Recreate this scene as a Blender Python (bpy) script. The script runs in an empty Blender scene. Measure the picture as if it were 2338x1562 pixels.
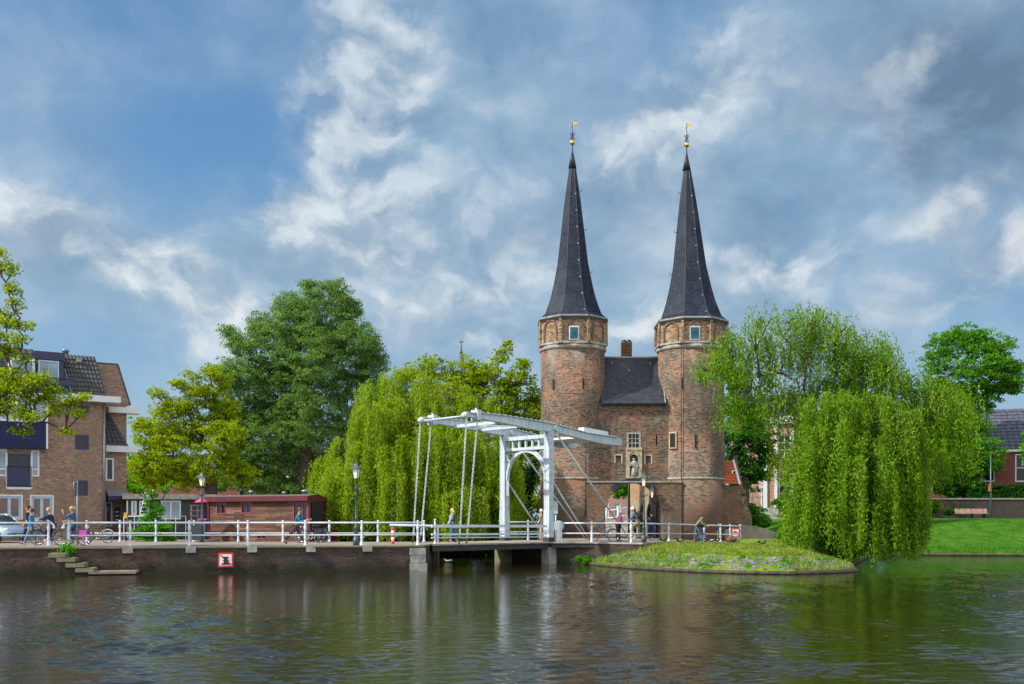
import bpy, bmesh, math, random
import numpy as np
from mathutils import Vector, Matrix, Euler
R = math.radians
random.seed(7)
RNG = np.random.default_rng(7)
sc = bpy.context.scene
COL = sc.collection
# ---------------------------------------------------------------- camera
F = 2338.0; HX = 1169.0; HY = 1185.0; HC = 2.36      # focal length / principal point measured on the photo, eye height over water
cam_d = bpy.data.cameras.new('camera'); cam = bpy.data.objects.new('camera', cam_d); COL.objects.link(cam)
cam.location = (0, 0, HC); cam.rotation_euler = (R(90), 0, 0)
cam_d.sensor_width = 36; cam_d.lens = 36; cam_d.shift_y = (HY-781)/F
cam_d.clip_start = 0.5; cam_d.clip_end = 3000
sc.camera = cam
# ---------------------------------------------------------------- sun and view
SUNV = Vector((-0.80, -0.30, 0.80)).normalized()
sun_d = bpy.data.lights.new('sun', 'SUN'); sun = bpy.data.objects.new('sun', sun_d); COL.objects.link(sun)
sun_d.energy = 4.1; sun_d.angle = R(1.2); sun_d.color = (1.0, 0.96, 0.88)
sun.rotation_euler = SUNV.to_track_quat('Z', 'Y').to_euler()
sc.view_settings.view_transform = 'Standard'; sc.view_settings.look = 'None'
sc.view_settings.exposure = 0.55; sc.view_settings.gamma = 1
# ---------------------------------------------------------------- node helper
class NT:
    def __init__(s, tree):
        s.t = tree; s.n = tree.nodes; s.l = tree.links
    def new(s, typ, **kw):
        nd = s.n.new(typ)
        for k, v in kw.items(): setattr(nd, k, v)
        return nd
    def put(s, sock, val):
        if isinstance(val, bpy.types.NodeSocket): s.l.new(val, sock)
        elif isinstance(val, bpy.types.Node): s.l.new(val.outputs[0], sock)
        else:
            try: sock.default_value = val
            except Exception: sock.default_value = (*val, 1) if len(val) == 3 else val
    def math(s, op, a, b=0.0, c=0.0, clamp=False):
        nd = s.new('ShaderNodeMath', operation=op); nd.use_clamp = clamp
        s.put(nd.inputs[0], a); s.put(nd.inputs[1], b); s.put(nd.inputs[2], c)
        return nd.outputs[0]
    def vmath(s, op, a, b=None):
        nd = s.new('ShaderNodeVectorMath', operation=op)
        s.put(nd.inputs[0], a)
        if b is not None: s.put(nd.inputs[1], b)
        return nd.outputs[0]
    def mix(s, fac, a, b, blend='MIX'):
        nd = s.new('ShaderNodeMixRGB', blend_type=blend)
        s.put(nd.inputs[0], fac)
        for i, v in ((1, a), (2, b)):
            if isinstance(v, (tuple, list)): nd.inputs[i].default_value = (*v[:3], 1)
            else: s.put(nd.inputs[i], v)
        return nd.outputs[0]
    def noise(s, vec, scale, detail=4, rough=.55, dist=0.0, dims='3D'):
        nd = s.new('ShaderNodeTexNoise', noise_dimensions=dims)
        if vec is not None: s.put(nd.inputs['Vector'], vec)
        nd.inputs['Scale'].default_value = scale; nd.inputs['Detail'].default_value = detail
        nd.inputs['Roughness'].default_value = rough; nd.inputs['Distortion'].default_value = dist
        return nd.outputs[0]
    def ramp(s, fac, stops, interp='LINEAR'):
        nd = s.new('ShaderNodeValToRGB'); nd.color_ramp.interpolation = interp
        el = nd.color_ramp.elements
        while len(el) < len(stops): el.new(0.5)
        for e, (p, c) in zip(el, stops):
            e.position = p
            e.color = (*c, 1) if isinstance(c, (tuple, list)) else (c, c, c, 1)
        s.put(nd.inputs[0], fac)
        return nd.outputs[0]
    def maprange(s, v, a, b, c=0.0, d=1.0, smooth=False):
        nd = s.new('ShaderNodeMapRange')
        if smooth: nd.interpolation_type = 'SMOOTHSTEP'
        s.put(nd.inputs[0], v)
        for i, x in enumerate((a, b, c, d)): nd.inputs[i+1].default_value = x
        return nd.outputs[0]
    def comb(s, x, y, z=0.0):
        nd = s.new('ShaderNodeCombineXYZ')
        s.put(nd.inputs[0], x); s.put(nd.inputs[1], y); s.put(nd.inputs[2], z)
        return nd.outputs[0]
    def sep(s, v):
        nd = s.new('ShaderNodeSeparateXYZ'); s.put(nd.inputs[0], v)
        return nd.outputs
# ---------------------------------------------------------------- world: sky texture with procedural clouds, all in direction space
world = bpy.data.worlds.new('World'); sc.world = world; world.use_nodes = True
def make_world():
    N = NT(world.node_tree); N.n.clear()
    out = N.new('ShaderNodeOutputWorld'); bg = N.new('ShaderNodeBackground')
    tc = N.new('ShaderNodeTexCoord').outputs['Generated']
    sky = N.new('ShaderNodeTexSky'); sky.sky_type = 'NISHITA'; sky.sun_disc = False
    sky.sun_elevation = math.asin(SUNV.z); sky.sun_rotation = math.atan2(SUNV.x, SUNV.y)
    x, y, z = N.sep(tc)
    az = N.math('ARCTAN2', x, y)
    el = N.math('ARCTAN2', z, N.math('SQRT', N.math('ADD', N.math('MULTIPLY', x, x), N.math('MULTIPLY', y, y))))
    base = N.comb(az, el, 0)
    # domain warp
    wn = N.new('ShaderNodeTexNoise'); wn.inputs['Scale'].default_value = 7; wn.inputs['Detail'].default_value = 6
    wn.inputs['Roughness'].default_value = .6
    N.put(wn.inputs['Vector'], base)
    wv = N.vmath('MULTIPLY', N.vmath('SUBTRACT', wn.outputs['Color'], (.5, .5, .5)), (.10, .09, 0))
    wp = N.vmath('ADD', base, wv)
    wx, wy, _ = N.sep(wp)
    def blob(px, py, rx, ry, rot, w, pw=None):
        a0 = math.atan((px-HX)/F); e0 = math.atan((HY-py)/F*math.cos(a0))
        c, s_ = math.cos(R(rot)), math.sin(R(rot))
        dx = N.math('SUBTRACT', wx, a0); dy = N.math('SUBTRACT', wy, e0)
        u = N.math('DIVIDE', N.math('ADD', N.math('MULTIPLY', dx, c), N.math('MULTIPLY', dy, s_)), rx*1.12/F)
        v = N.math('DIVIDE', N.math('SUBTRACT', N.math('MULTIPLY', dy, c), N.math('MULTIPLY', dx, s_)), ry*1.2/F)
        d = N.math('ADD', N.math('MULTIPLY', u, u), N.math('MULTIPLY', v, v))
        g = N.math('POWER', 2.718, N.math('MULTIPLY', d, -1.0))
        return N.math('MULTIPLY', g, w)
    def total(lst):
        acc = None
        for b in lst:
            g = blob(*b); acc = g if acc is None else N.math('ADD', acc, g)
        return acc
    veil = total([(1100, 250, 330, 330, -20, .5), (1000, 620, 900, 150, 0, .35), (60, 300, 250, 190, 10, .32), (600, 130, 330, 55, 10, .25), (1900, 500, 600, 300, 0, .35),
                  (300, 640, 500, 130, -15, .3), (1950, 80, 600, 260, 0, .45), (1120, 700, 700, 130, 0, .4),
                  (520, 330, 210, 110, 0, -.45), (60, 800, 300, 110, 0, -.42), (440, 120, 300, 120, -10, -.12), (1450, 40, 200, 80, 0, -.3)])
    puff = total([(855, 150, 125, 150, 0, 1.05), (800, 290, 90, 60, 0, .45), (230, 560, 240, 52, -24, .72), (430, 650, 170, 55, -15, .55), (840, 520, 260, 80, 0, .62),
                  (700, 440, 120, 40, 20, .4), (1480, 290, 210, 80, 35, .52), (1640, 180, 180, 70, 30, .35), (1780, 620, 180, 65, 10, .6), (2250, 620, 170, 60, 25, .75), (2200, 470, 110, 36, 30, .55),
                  (2100, 140, 120, 50, 30, .3), (940, 700, 260, 50, 10, .34), (1150, 640, 130, 40, 25, .3), (480, 790, 60, 40, 30, .35), (1700, 540, 90, 30, 20, .35), (1480, 760, 140, 45, 0, .5), (1060, 780, 160, 40, 0, .35)])
    n1 = N.noise(N.vmath('MULTIPLY', base, (1, 1.5, 1)), 3.5, 9, .60, .4)
    n2 = N.noise(N.vmath('MULTIPLY', wp, (1, 1.3, 1)), 9.5, 8, .54, .1)
    n3 = N.noise(N.vmath('ADD', N.vmath('MULTIPLY', wp, (1, 1.3, 1)), (-.016, .026, 0)), 9.5, 6, .52, .1)
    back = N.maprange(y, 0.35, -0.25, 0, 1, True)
    high = N.maprange(el, R(28), R(55), 0, .35, True)
    # veil amount
    va = N.math('ADD', N.math('ADD', N.math('MULTIPLY', n1, 1.25), veil), N.math('ADD', high, -0.34))
    va = N.maprange(va, -0.10, 1.02, 0, 1, True)
    nd = N.new('ShaderNodeTexSky')  # unused placeholder removed below
    N.n.remove(nd)
    pa = N.math('MULTIPLY', puff, N.maprange(n2, .30, .64, .55, 1.75))
    pa = N.math('ADD', pa, N.math('MULTIPLY', N.math('SUBTRACT', n2, .5), .8))
    pa = N.maprange(pa, .10, .92, 0, 1, True)
    skyc = N.mix(1, sky.outputs[0], (.085, .085, .085), 'MULTIPLY')
    skyc = N.mix(.62, skyc, N.ramp(N.math('MULTIPLY', el, 1/ R(40)), [(0, (.19, .34, .48)), (.45, (.095, .25, .46)), (1, (.065, .20, .43))]))
    veilc = N.ramp(n2, [(.30, (.16, .26, .37)), (.50, (.25, .35, .45)), (.66, (.39, .46, .53))])
    c1 = N.mix(N.math('MULTIPLY', va, .96), skyc, veilc)
    # dark undersides of the big clouds
    dark = total([(2100, 290, 270, 150, 20, 1.5), (1560, 420, 260, 90, 15, .45), (110, 500, 170, 55, -20, .5), (840, 600, 260, 40, 0, .5), (1300, 480, 200, 60, 30, .25), (60, 560, 220, 90, 0, .3),
                  (2270, 280, 100, 200, 0, .4), (2000, 420, 500, 70, 10, .25), (1850, 760, 500, 80, 0, .2)])
    c2 = N.mix(N.math('MULTIPLY', N.math('MULTIPLY', dark, N.maprange(n1, .35, .6)), .95, clamp=True), c1, (.115, .18, .265))
    relief = N.maprange(N.math('ADD', N.math('SUBTRACT', n2, n3), N.math('MULTIPLY', N.math('SUBTRACT', n1, .5), .25)), -.10, .11, 0, 1)
    puffc = N.mix(relief, (.24, .31, .39), (.55, .585, .61))
    pinkish = N.maprange(az, .25, .5, 0, .55)
    puffc = N.mix(pinkish, puffc, N.mix(relief, (.31, .34, .40), (.50, .49, .51)))
    c3 = N.mix(N.math('MULTIPLY', pa, N.maprange(relief, 0, .7, .60, .95)), c2, puffc)
    c3 = N.mix(1, c3, N.ramp(N.math('MULTIPLY', el, 1/R(40)), [(0, (1.02, 1.02, 1.0)), (.35, (.93, .96, .98)), (.8, (.72, .80, .88))]), 'MULTIPLY')
    # unseen sky behind the viewer, brightened as added fill light for the front faces
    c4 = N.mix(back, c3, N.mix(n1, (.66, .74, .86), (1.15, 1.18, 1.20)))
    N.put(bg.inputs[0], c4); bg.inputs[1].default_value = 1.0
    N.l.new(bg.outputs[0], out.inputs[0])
make_world()
# ---------------------------------------------------------------- helpers: measured positions
def W(px, py, Y): return Vector(((px-HX)/F*Y, Y, HC-(py-HY)/F*Y))
def X_(px, Y): return (px-HX)/F*Y
def Z_(py, Y): return HC-(py-HY)/F*Y
# ---------------------------------------------------------------- materials
MATS = {}
def base_mat(name):
    m = bpy.data.materials.new(name); m.use_nodes = True
    N = NT(m.node_tree); b = N.n['Principled BSDF']
    MATS[name] = m
    return m, N, b
def mat(name, c, rough=.6, metal=0.0, var=.12, scale=3.0, bump=0.0, c2=None, coat=0.0, spec=None):
    m, N, b = base_mat(name)
    tc = N.new('ShaderNodeTexCoord').outputs['Object']
    n = N.noise(tc, scale, 6, .6)
    if c2 is None: c2 = tuple(min(1, x*(1-var*1.6)) for x in c); c = tuple(min(1, x*(1+var)) for x in c)
    N.put(b.inputs['Base Color'], N.mix(N.maprange(n, .3, .7), c2, c))
    b.inputs['Roughness'].default_value = rough; b.inputs['Metallic'].default_value = metal
    if coat: b.inputs['Coat Weight'].default_value = coat
    if spec is not None: b.inputs['Specular IOR Level'].default_value = spec
    if bump:
        bp = N.new('ShaderNodeBump'); bp.inputs['Strength'].default_value = bump; bp.inputs['Distance'].default_value = .03
        N.put(bp.inputs['Height'], N.noise(tc, scale*6, 5, .6)); N.put(b.inputs['Normal'], bp.outputs[0])
    return m
def brick(name, cols, mortar, bw=.24, bh=.085, m=.014, patch=None, patch_scale=.35, patch_fac=.7, stain=None, rough=.9, streak=0):
    """cols: list of brick colours; patch: colour list blended by large noise; stain: colour of weathering"""
    M, N, b = base_mat(name)
    uv = N.new('ShaderNodeTexCoord').outputs['UV']
    obj = N.new('ShaderNodeTexCoord').outputs['Object']
    u, v, _ = N.sep(uv)
    vr = N.math('DIVIDE', v, bh); row = N.math('FLOOR', vr)
    ur = N.math('ADD', N.math('DIVIDE', u, bw), N.math('MULTIPLY', N.math('MODULO', row, 2), .5)); colm = N.math('FLOOR', ur)
    wn = N.new('ShaderNodeTexWhiteNoise', noise_dimensions='2D'); N.put(wn.inputs['Vector'], N.comb(colm, row))
    rnd = wn.outputs['Value']
    k = len(cols)
    bc = N.ramp(rnd, [(i/k, c) for i, c in enumerate(cols)], 'CONSTANT')
    if patch:
        k = len(patch)
        wn2 = N.new('ShaderNodeTexWhiteNoise', noise_dimensions='2D'); N.put(wn2.inputs['Vector'], N.comb(N.math('ADD', colm, 31.7), row))
        pc = N.ramp(wn2.outputs['Value'], [(i/k, c) for i, c in enumerate(patch)], 'CONSTANT')
        pn = N.noise(obj, patch_scale, 5, .6, .5)
        bc = N.mix(N.math('MULTIPLY', N.maprange(pn, .44, .60, 0, 1, True), patch_fac), bc, pc)
    mu = N.math('LESS_THAN', N.math('FRACT', ur), m/bw); mv = N.math('LESS_THAN', N.math('FRACT', vr), m/bh)
    mask = N.math('MAXIMUM', mu, mv)
    c = N.mix(mask, bc, mortar)
    if stain:
        sn = N.noise(N.vmath('MULTIPLY', obj, (1, 1, .45)), .6, 8, .65, .3)
        c = N.mix(N.maprange(sn, .48, .66, 0, .82, True), c, stain)
        if 'gate' in name:
            ps_ = N.noise(N.vmath('ADD', obj, (9, 4, 2)), .45, 7, .68, .6); c = N.mix(N.maprange(ps_, .60, .70, 0, .45, True), c, (.30, .25, .20))
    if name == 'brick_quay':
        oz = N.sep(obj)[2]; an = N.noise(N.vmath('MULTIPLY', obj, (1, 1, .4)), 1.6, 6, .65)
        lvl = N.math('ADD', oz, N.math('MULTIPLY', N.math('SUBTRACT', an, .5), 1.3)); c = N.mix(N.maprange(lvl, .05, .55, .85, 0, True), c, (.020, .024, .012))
    fine = N.noise(obj, 9, 4, .6)
    c = N.mix(1, c, N.ramp(fine, [(.3, .78), (.7, 1.15)]), 'MULTIPLY')
    N.put(b.inputs['Base Color'], c)
    b.inputs['Roughness'].default_value = rough; b.inputs['Specular IOR Level'].default_value = .25
    bp = N.new('ShaderNodeBump'); bp.inputs['Strength'].default_value = .4; bp.inputs['Distance'].default_value = .012
    N.put(bp.inputs['Height'], N.math('ADD', N.math('SUBTRACT', 1, mask), N.math('MULTIPLY', rnd, .6))); N.put(b.inputs['Normal'], bp.outputs[0])
    return M
def leafmat(name, c1, c2, c3, trans=.4, spec=.03):
    m, N, b = base_mat(name)
    N.n.remove(b)
    geo = N.new('ShaderNodeNewGeometry')
    tc = N.new('ShaderNodeTexCoord').outputs['Object']
    rn = geo.outputs['Random Per Island']
    c = N.ramp(N.math('ADD', N.math('MULTIPLY', rn, .50), N.math('MULTIPLY', N.maprange(N.noise(tc, .75, 4, .65), .30, .70), .55)), [(.12, c1), (.50, c2), (.92, c3)])
    d = N.new('ShaderNodeBsdfDiffuse'); t = N.new('ShaderNodeBsdfTranslucent'); g = N.new('ShaderNodeBsdfGlossy')
    N.put(d.inputs[0], c); N.put(t.inputs[0], N.mix(1, c, (1.25, 1.25, .55), 'MULTIPLY')); g.inputs['Roughness'].default_value = .45
    g.inputs[0].default_value = (.8, .8, .8, 1)
    mx = N.new('ShaderNodeMixShader'); mx.inputs[0].default_value = trans
    N.l.new(d.outputs[0], mx.inputs[1]); N.l.new(t.outputs[0], mx.inputs[2])
    fr = N.new('ShaderNodeFresnel'); fr.inputs[0].default_value = 1.35
    mx2 = N.new('ShaderNodeMixShader'); N.put(mx2.inputs[0], N.math('MULTIPLY', fr.outputs[0], spec))
    N.l.new(mx.outputs[0], mx2.inputs[1]); N.l.new(g.outputs[0], mx2.inputs[2])
    N.l.new(mx2.outputs[0], N.n['Material Output'].inputs[0])
    return m
def M(k): return MATS[k]
# brickwork
brick('brick_gate', [(.115, .076, .048), (.078, .052, .038), (.15, .102, .062), (.030, .026, .025), (.11, .086, .058), (.19, .142, .088), (.050, .041, .036), (.135, .092, .056), (.038, .033, .031)], (.22, .18, .14),
      bw=.21, bh=.10, m=.020, patch=[(.30, .105, .048), (.24, .085, .042), (.17, .085, .052), (.045, .034, .031), (.33, .15, .075)], patch_scale=.42, patch_fac=.8, stain=(.07, .055, .046))
brick('brick_gate_low', [(.165, .105, .060), (.12, .072, .045), (.20, .13, .077), (.07, .050, .038), (.145, .10, .060), (.18, .135, .085)], (.19, .155, .12),
      bw=.25, bh=.10, m=.012, patch=[(.25, .09, .05), (.21, .08, .05), (.17, .09, .055)], patch_scale=.30, patch_fac=.8, stain=(.10, .085, .07))
brick('brick_ochre', [(.42, .25, .12), (.34, .20, .10), (.48, .31, .16), (.28, .17, .09)], (.32, .25, .16), bw=.25, bh=.10, m=.012)
brick('brick_crown', [(.34, .245, .145), (.28, .195, .115), (.12, .085, .06), (.40, .30, .18), (.22, .15, .09)], (.22, .18, .13), bw=.25, bh=.11, m=.016, patch=[(.36, .16, .07), (.07, .05, .04)], patch_fac=.6, patch_scale=.9)
brick('brick_house', [(.29, .185, .130), (.24, .15, .105), (.34, .23, .165), (.27, .17, .12), (.19, .12, .088)], (.27, .20, .155), bw=.22, bh=.075, m=.012, stain=(.22, .15, .11))
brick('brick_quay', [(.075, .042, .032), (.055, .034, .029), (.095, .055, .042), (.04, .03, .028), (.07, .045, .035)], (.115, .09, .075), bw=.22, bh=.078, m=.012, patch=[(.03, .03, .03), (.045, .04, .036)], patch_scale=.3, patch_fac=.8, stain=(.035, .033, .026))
brick('brick_red', [(.18, .055, .042), (.14, .045, .038), (.22, .07, .05)], (.17, .11, .09), bw=.24, bh=.09, m=.01)
brick('brick_pink', [(.40, .19, .15), (.34, .16, .125), (.45, .24, .19)], (.3, .21, .17), bw=.24, bh=.09, m=.01)
brick('slate', [(.008, .014, .030), (.012, .020, .040), (.006, .011, .024), (.017, .026, .048)], (.006, .008, .012), bw=.26, bh=.17, m=.022, rough=.65, stain=(.028, .034, .045))
brick('slate_dark', [(.030, .034, .045), (.038, .044, .056), (.025, .028, .037)], (.014, .016, .02), bw=.26, bh=.17, m=.016, rough=.5, stain=(.055, .06, .068))
brick('paving', [(.22, .17, .15), (.26, .21, .18), (.19, .15, .13), (.28, .24, .21)], (.16, .14, .12), bw=.22, bh=.11, m=.01, stain=(.30, .27, .24))
brick('boat_planks', [(.135, .065, .042), (.09, .042, .03), (.18, .095, .062), (.115, .058, .040), (.23, .135, .092)], (.055, .03, .022), bw=1.5, bh=.115, m=.014, stain=(.085, .045, .03), rough=.75)
brick('grey_boards', [(.055, .058, .062), (.047, .05, .054), (.062, .066, .07)], (.025, .027, .03), bw=3.5, bh=.14, m=.02, rough=.7)
brick('navy_boards', [(.008, .018, .075), (.007, .015, .062)], (.003, .006, .02), bw=4.0, bh=.14, m=.02, rough=.45)
mat('stone', (.42, .36, .23), .9, var=.2, scale=2.5, bump=.3)
mat('stone_grey', (.30, .30, .27), .9, var=.3, scale=2.5, bump=.4)
mat('stone_white', (.33, .31, .26), .85, var=.35, scale=4)
mat('cobble', (.155, .15, .16), .85, var=.35, scale=1.7, bump=.4)
mat('coping', (.20, .19, .10), .95, scale=1.3, c2=(.10, .11, .05), bump=.4)
mat('moss_stone', (.24, .22, .13), .95, scale=2, c2=(.12, .12, .06), bump=.4)
mat('white_rail', (.56, .61, .66), .42, var=.14, scale=2.0)
mat('white_paint', (.60, .61, .62), .5, var=.06)
mat('lamp_green', (.045, .085, .085), .4, var=.15)
mat('iron', (.02, .022, .026), .5, .3)
mat('lamp_glass', (.80, .76, .60), .25, var=.05)
mat('gold', (.75, .45, .09), .32, 1.0, var=.08)
mat('navy', (.008, .016, .07), .4, var=.1)
mat('glass', (.010, .014, .018), .05, var=.3, scale=.8, spec=.35)
mat('glass_blue', (.16, .26, .32), .08, var=.35, scale=.9, spec=.9)
mat('curtain_glass', (.19, .055, .035), .12, scale=1.1, c2=(.035, .014, .012), spec=.8)
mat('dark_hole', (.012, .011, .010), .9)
mat('teal_shutter', (.012, .085, .12), .7, var=.2)
mat('mullion_blue', (.36, .46, .56), .4)
mat('zinc', (.27, .30, .33), .4, .5, var=.15)
mat('lead', (.030, .038, .052), .55, var=.2)
mat('tile_dark', (.065, .068, .072), .7, var=.35, scale=2.2, c2=(.035, .038, .034), bump=.1)
mat('tile_blue', (.075, .08, .105), .5, var=.3, scale=2.2)
mat('tile_orange', (.55, .14, .045), .7, scale=2.6, c2=(.36, .085, .035), bump=.1)
mat('asphalt', (.10, .095, .09), .9, var=.2)
mat('deck_wood', (.30, .25, .20), .85, var=.25, scale=2)
mat('deck_dark', (.035, .035, .037), .75, var=.2)
mat('boat_red', (.10, .010, .016), .5, var=.15)
mat('boat_frame', (.25, .05, .085), .5, var=.15)
mat('boat_roof', (.10, .105, .10), .8, var=.15)
mat('hull_grey', (.25, .26, .27), .8, var=.2)
mat('concrete', (.28, .27, .25), .9, var=.2, bump=.2)
mat('mud_wall', (.11, .10, .085), .95, scale=1.2, c2=(.05, .05, .04), bump=.3)
mat('bark', (.085, .06, .042), .95, var=.35, scale=4, bump=.6)
mat('bark_light', (.20, .155, .10), .9, var=.3, scale=4, bump=.4)
mat('skin', (.50, .27, .19), .55, var=.06)
mat('hair_brown', (.09, .042, .022), .6, var=.3, scale=20)
mat('hair_blonde', (.48, .33, .15), .6, var=.25, scale=20)
mat('hair_white', (.68, .64, .56), .6, var=.15, scale=20)
mat('hair_dark', (.015, .012, .012), .5)
mat('rubber', (.018, .018, .018), .75)
mat('chrome', (.55, .57, .6), .25, .9)
mat('car_paint', (.30, .40, .50), .28, .35, var=.05, coat=.6)
mat('car_glass', (.03, .045, .05), .04, spec=1.0)
mat('sign_red', (.72, .035, .02), .45, var=.05)
mat('sign_white', (.78, .78, .78), .45, var=.04)
mat('sign_black', (.012, .012, .012), .5)
mat('pink_cloth', (.80, .06, .24), .7)
mat('stage_wood', (.24, .18, .14), .85, var=.3, scale=3)
mat('edge_wood', (.060, .048, .032), .9, var=.4, scale=4, bump=.4)
mat('wood_pink', (.50, .32, .25), .75, var=.2)
mat('bin_grey', (.035, .06, .075), .5)
for nm, c in dict(c_blue=(.02, .19, .42), c_jean=(.045, .13, .22), c_lightjean=(.10, .23, .32), c_navy=(.012, .022, .085), c_black=(.012, .013, .018), c_teal=(.008, .15, .20), c_brown=(.085, .06, .05),
                  c_vest=(.018, .02, .06), c_paleblue=(.32, .42, .58), c_pink=(.42, .22, .28), c_hotpink=(.62, .03, .16), c_denim=(.03, .11, .21), c_khaki=(.24, .20, .11), c_green=(.11, .19, .10),
                  c_beige=(.40, .33, .26), c_pack=(.02, .018, .028), c_magenta=(.48, .07, .36), c_shoe=(.03, .025, .025), c_whiteshoe=(.55, .55, .55), c_cap=(.08, .05, .035), c_purple=(.10, .07, .13)).items():
    mat(nm, c, .85, var=.14, scale=9)
leafmat('leaf_willow', (.066, .150, .006), (.160, .31, .012), (.29, .44, .04), .48)
leafmat('leaf_willow_yellow', (.11, .20, .005), (.245, .38, .010), (.40, .50, .04), .48)
leafmat('leaf_white_willow', (.055, .130, .026), (.135, .260, .058), (.27, .39, .12), .5)
leafmat('leaf_oak', (.13, .20, .003), (.26, .36, .005), (.42, .48, .012), .5)
leafmat('leaf_maple', (.11, .19, .004), (.24, .35, .008), (.38, .45, .03), .5)
leafmat('leaf_dark', (.012, .07, .006), (.030, .14, .012), (.06, .21, .024), .35)
leafmat('leaf_mid', (.032, .12, .004), (.080, .25, .010), (.15, .36, .03), .42)
leafmat('leaf_hedge', (.008, .038, .006), (.020, .085, .010), (.04, .13, .018), .25)
leafmat('leaf_fresh', (.04, .17, .006), (.085, .30, .010), (.15, .40, .02), .45)
leafmat('leaf_ivy', (.005, .022, .005), (.010, .036, .008), (.016, .05, .012), .2)
def painted():
    m, N, b = base_mat('white_metal')
    ob = N.new('ShaderNodeTexCoord').outputs['Object']
    s1 = N.noise(N.vmath('MULTIPLY', ob, (5, 5, .5)), 1.5, 7, .65, .3); s2 = N.noise(ob, 9, 5, .7)
    c = N.mix(N.maprange(s1, .40, .66), (.50, .575, .62), (.33, .39, .43))
    c = N.mix(N.maprange(s2, .64, .74, 0, .8), c, (.20, .14, .09))
    N.put(b.inputs['Base Color'], c); b.inputs['Roughness'].default_value = .45
painted()
def grass_mat():
    m, N, b = base_mat('grass')
    tc = N.new('ShaderNodeTexCoord').outputs['Object']
    n = N.noise(tc, 1.1, 6, .65); n2 = N.noise(tc, 14, 4, .7)
    c = N.ramp(n, [(.30, (.05, .14, .006)), (.46, (.11, .205, .010)), (.60, (.19, .23, .025)), (.74, (.27, .215, .07))])
    x, y, z = N.sep(tc)
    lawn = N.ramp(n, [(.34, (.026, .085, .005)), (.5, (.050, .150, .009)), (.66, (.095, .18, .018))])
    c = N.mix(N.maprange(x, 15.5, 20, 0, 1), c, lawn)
    c = N.mix(1, c, N.ramp(n2, [(.3, .55), (.7, 1.35)]), 'MULTIPLY')
    N.put(b.inputs['Base Color'], c); b.inputs['Roughness'].default_value = .95
    b.inputs['Specular IOR Level'].default_value = .1
    bp = N.new('ShaderNodeBump'); bp.inputs['Strength'].default_value = .8; bp.inputs['Distance'].default_value = .08
    N.put(bp.inputs['Height'], n2); N.put(b.inputs['Normal'], bp.outputs[0])
grass_mat()
def water_mat():
    m, N, b = base_mat('water')
    tc = N.new('ShaderNodeTexCoord').outputs['Object']
    c_ = N.noise(N.vmath('MULTIPLY', tc, (.6, 1.2, 1)), 9.0, 3, .6, .3)
    bp = N.new('ShaderNodeBump'); bp.inputs['Strength'].default_value = 1.0; bp.inputs['Distance'].default_value = .007
    N.put(bp.inputs['Height'], c_); N.put(b.inputs['Normal'], bp.outputs[0])
    N.put(b.inputs['Base Color'], N.mix(N.maprange(N.noise(tc, .12, 3), .35, .65), (.020, .013, .004), (.010, .014, .003)))
    b.inputs['Roughness'].default_value = .02; b.inputs['IOR'].default_value = 1.33
water_mat()
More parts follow.
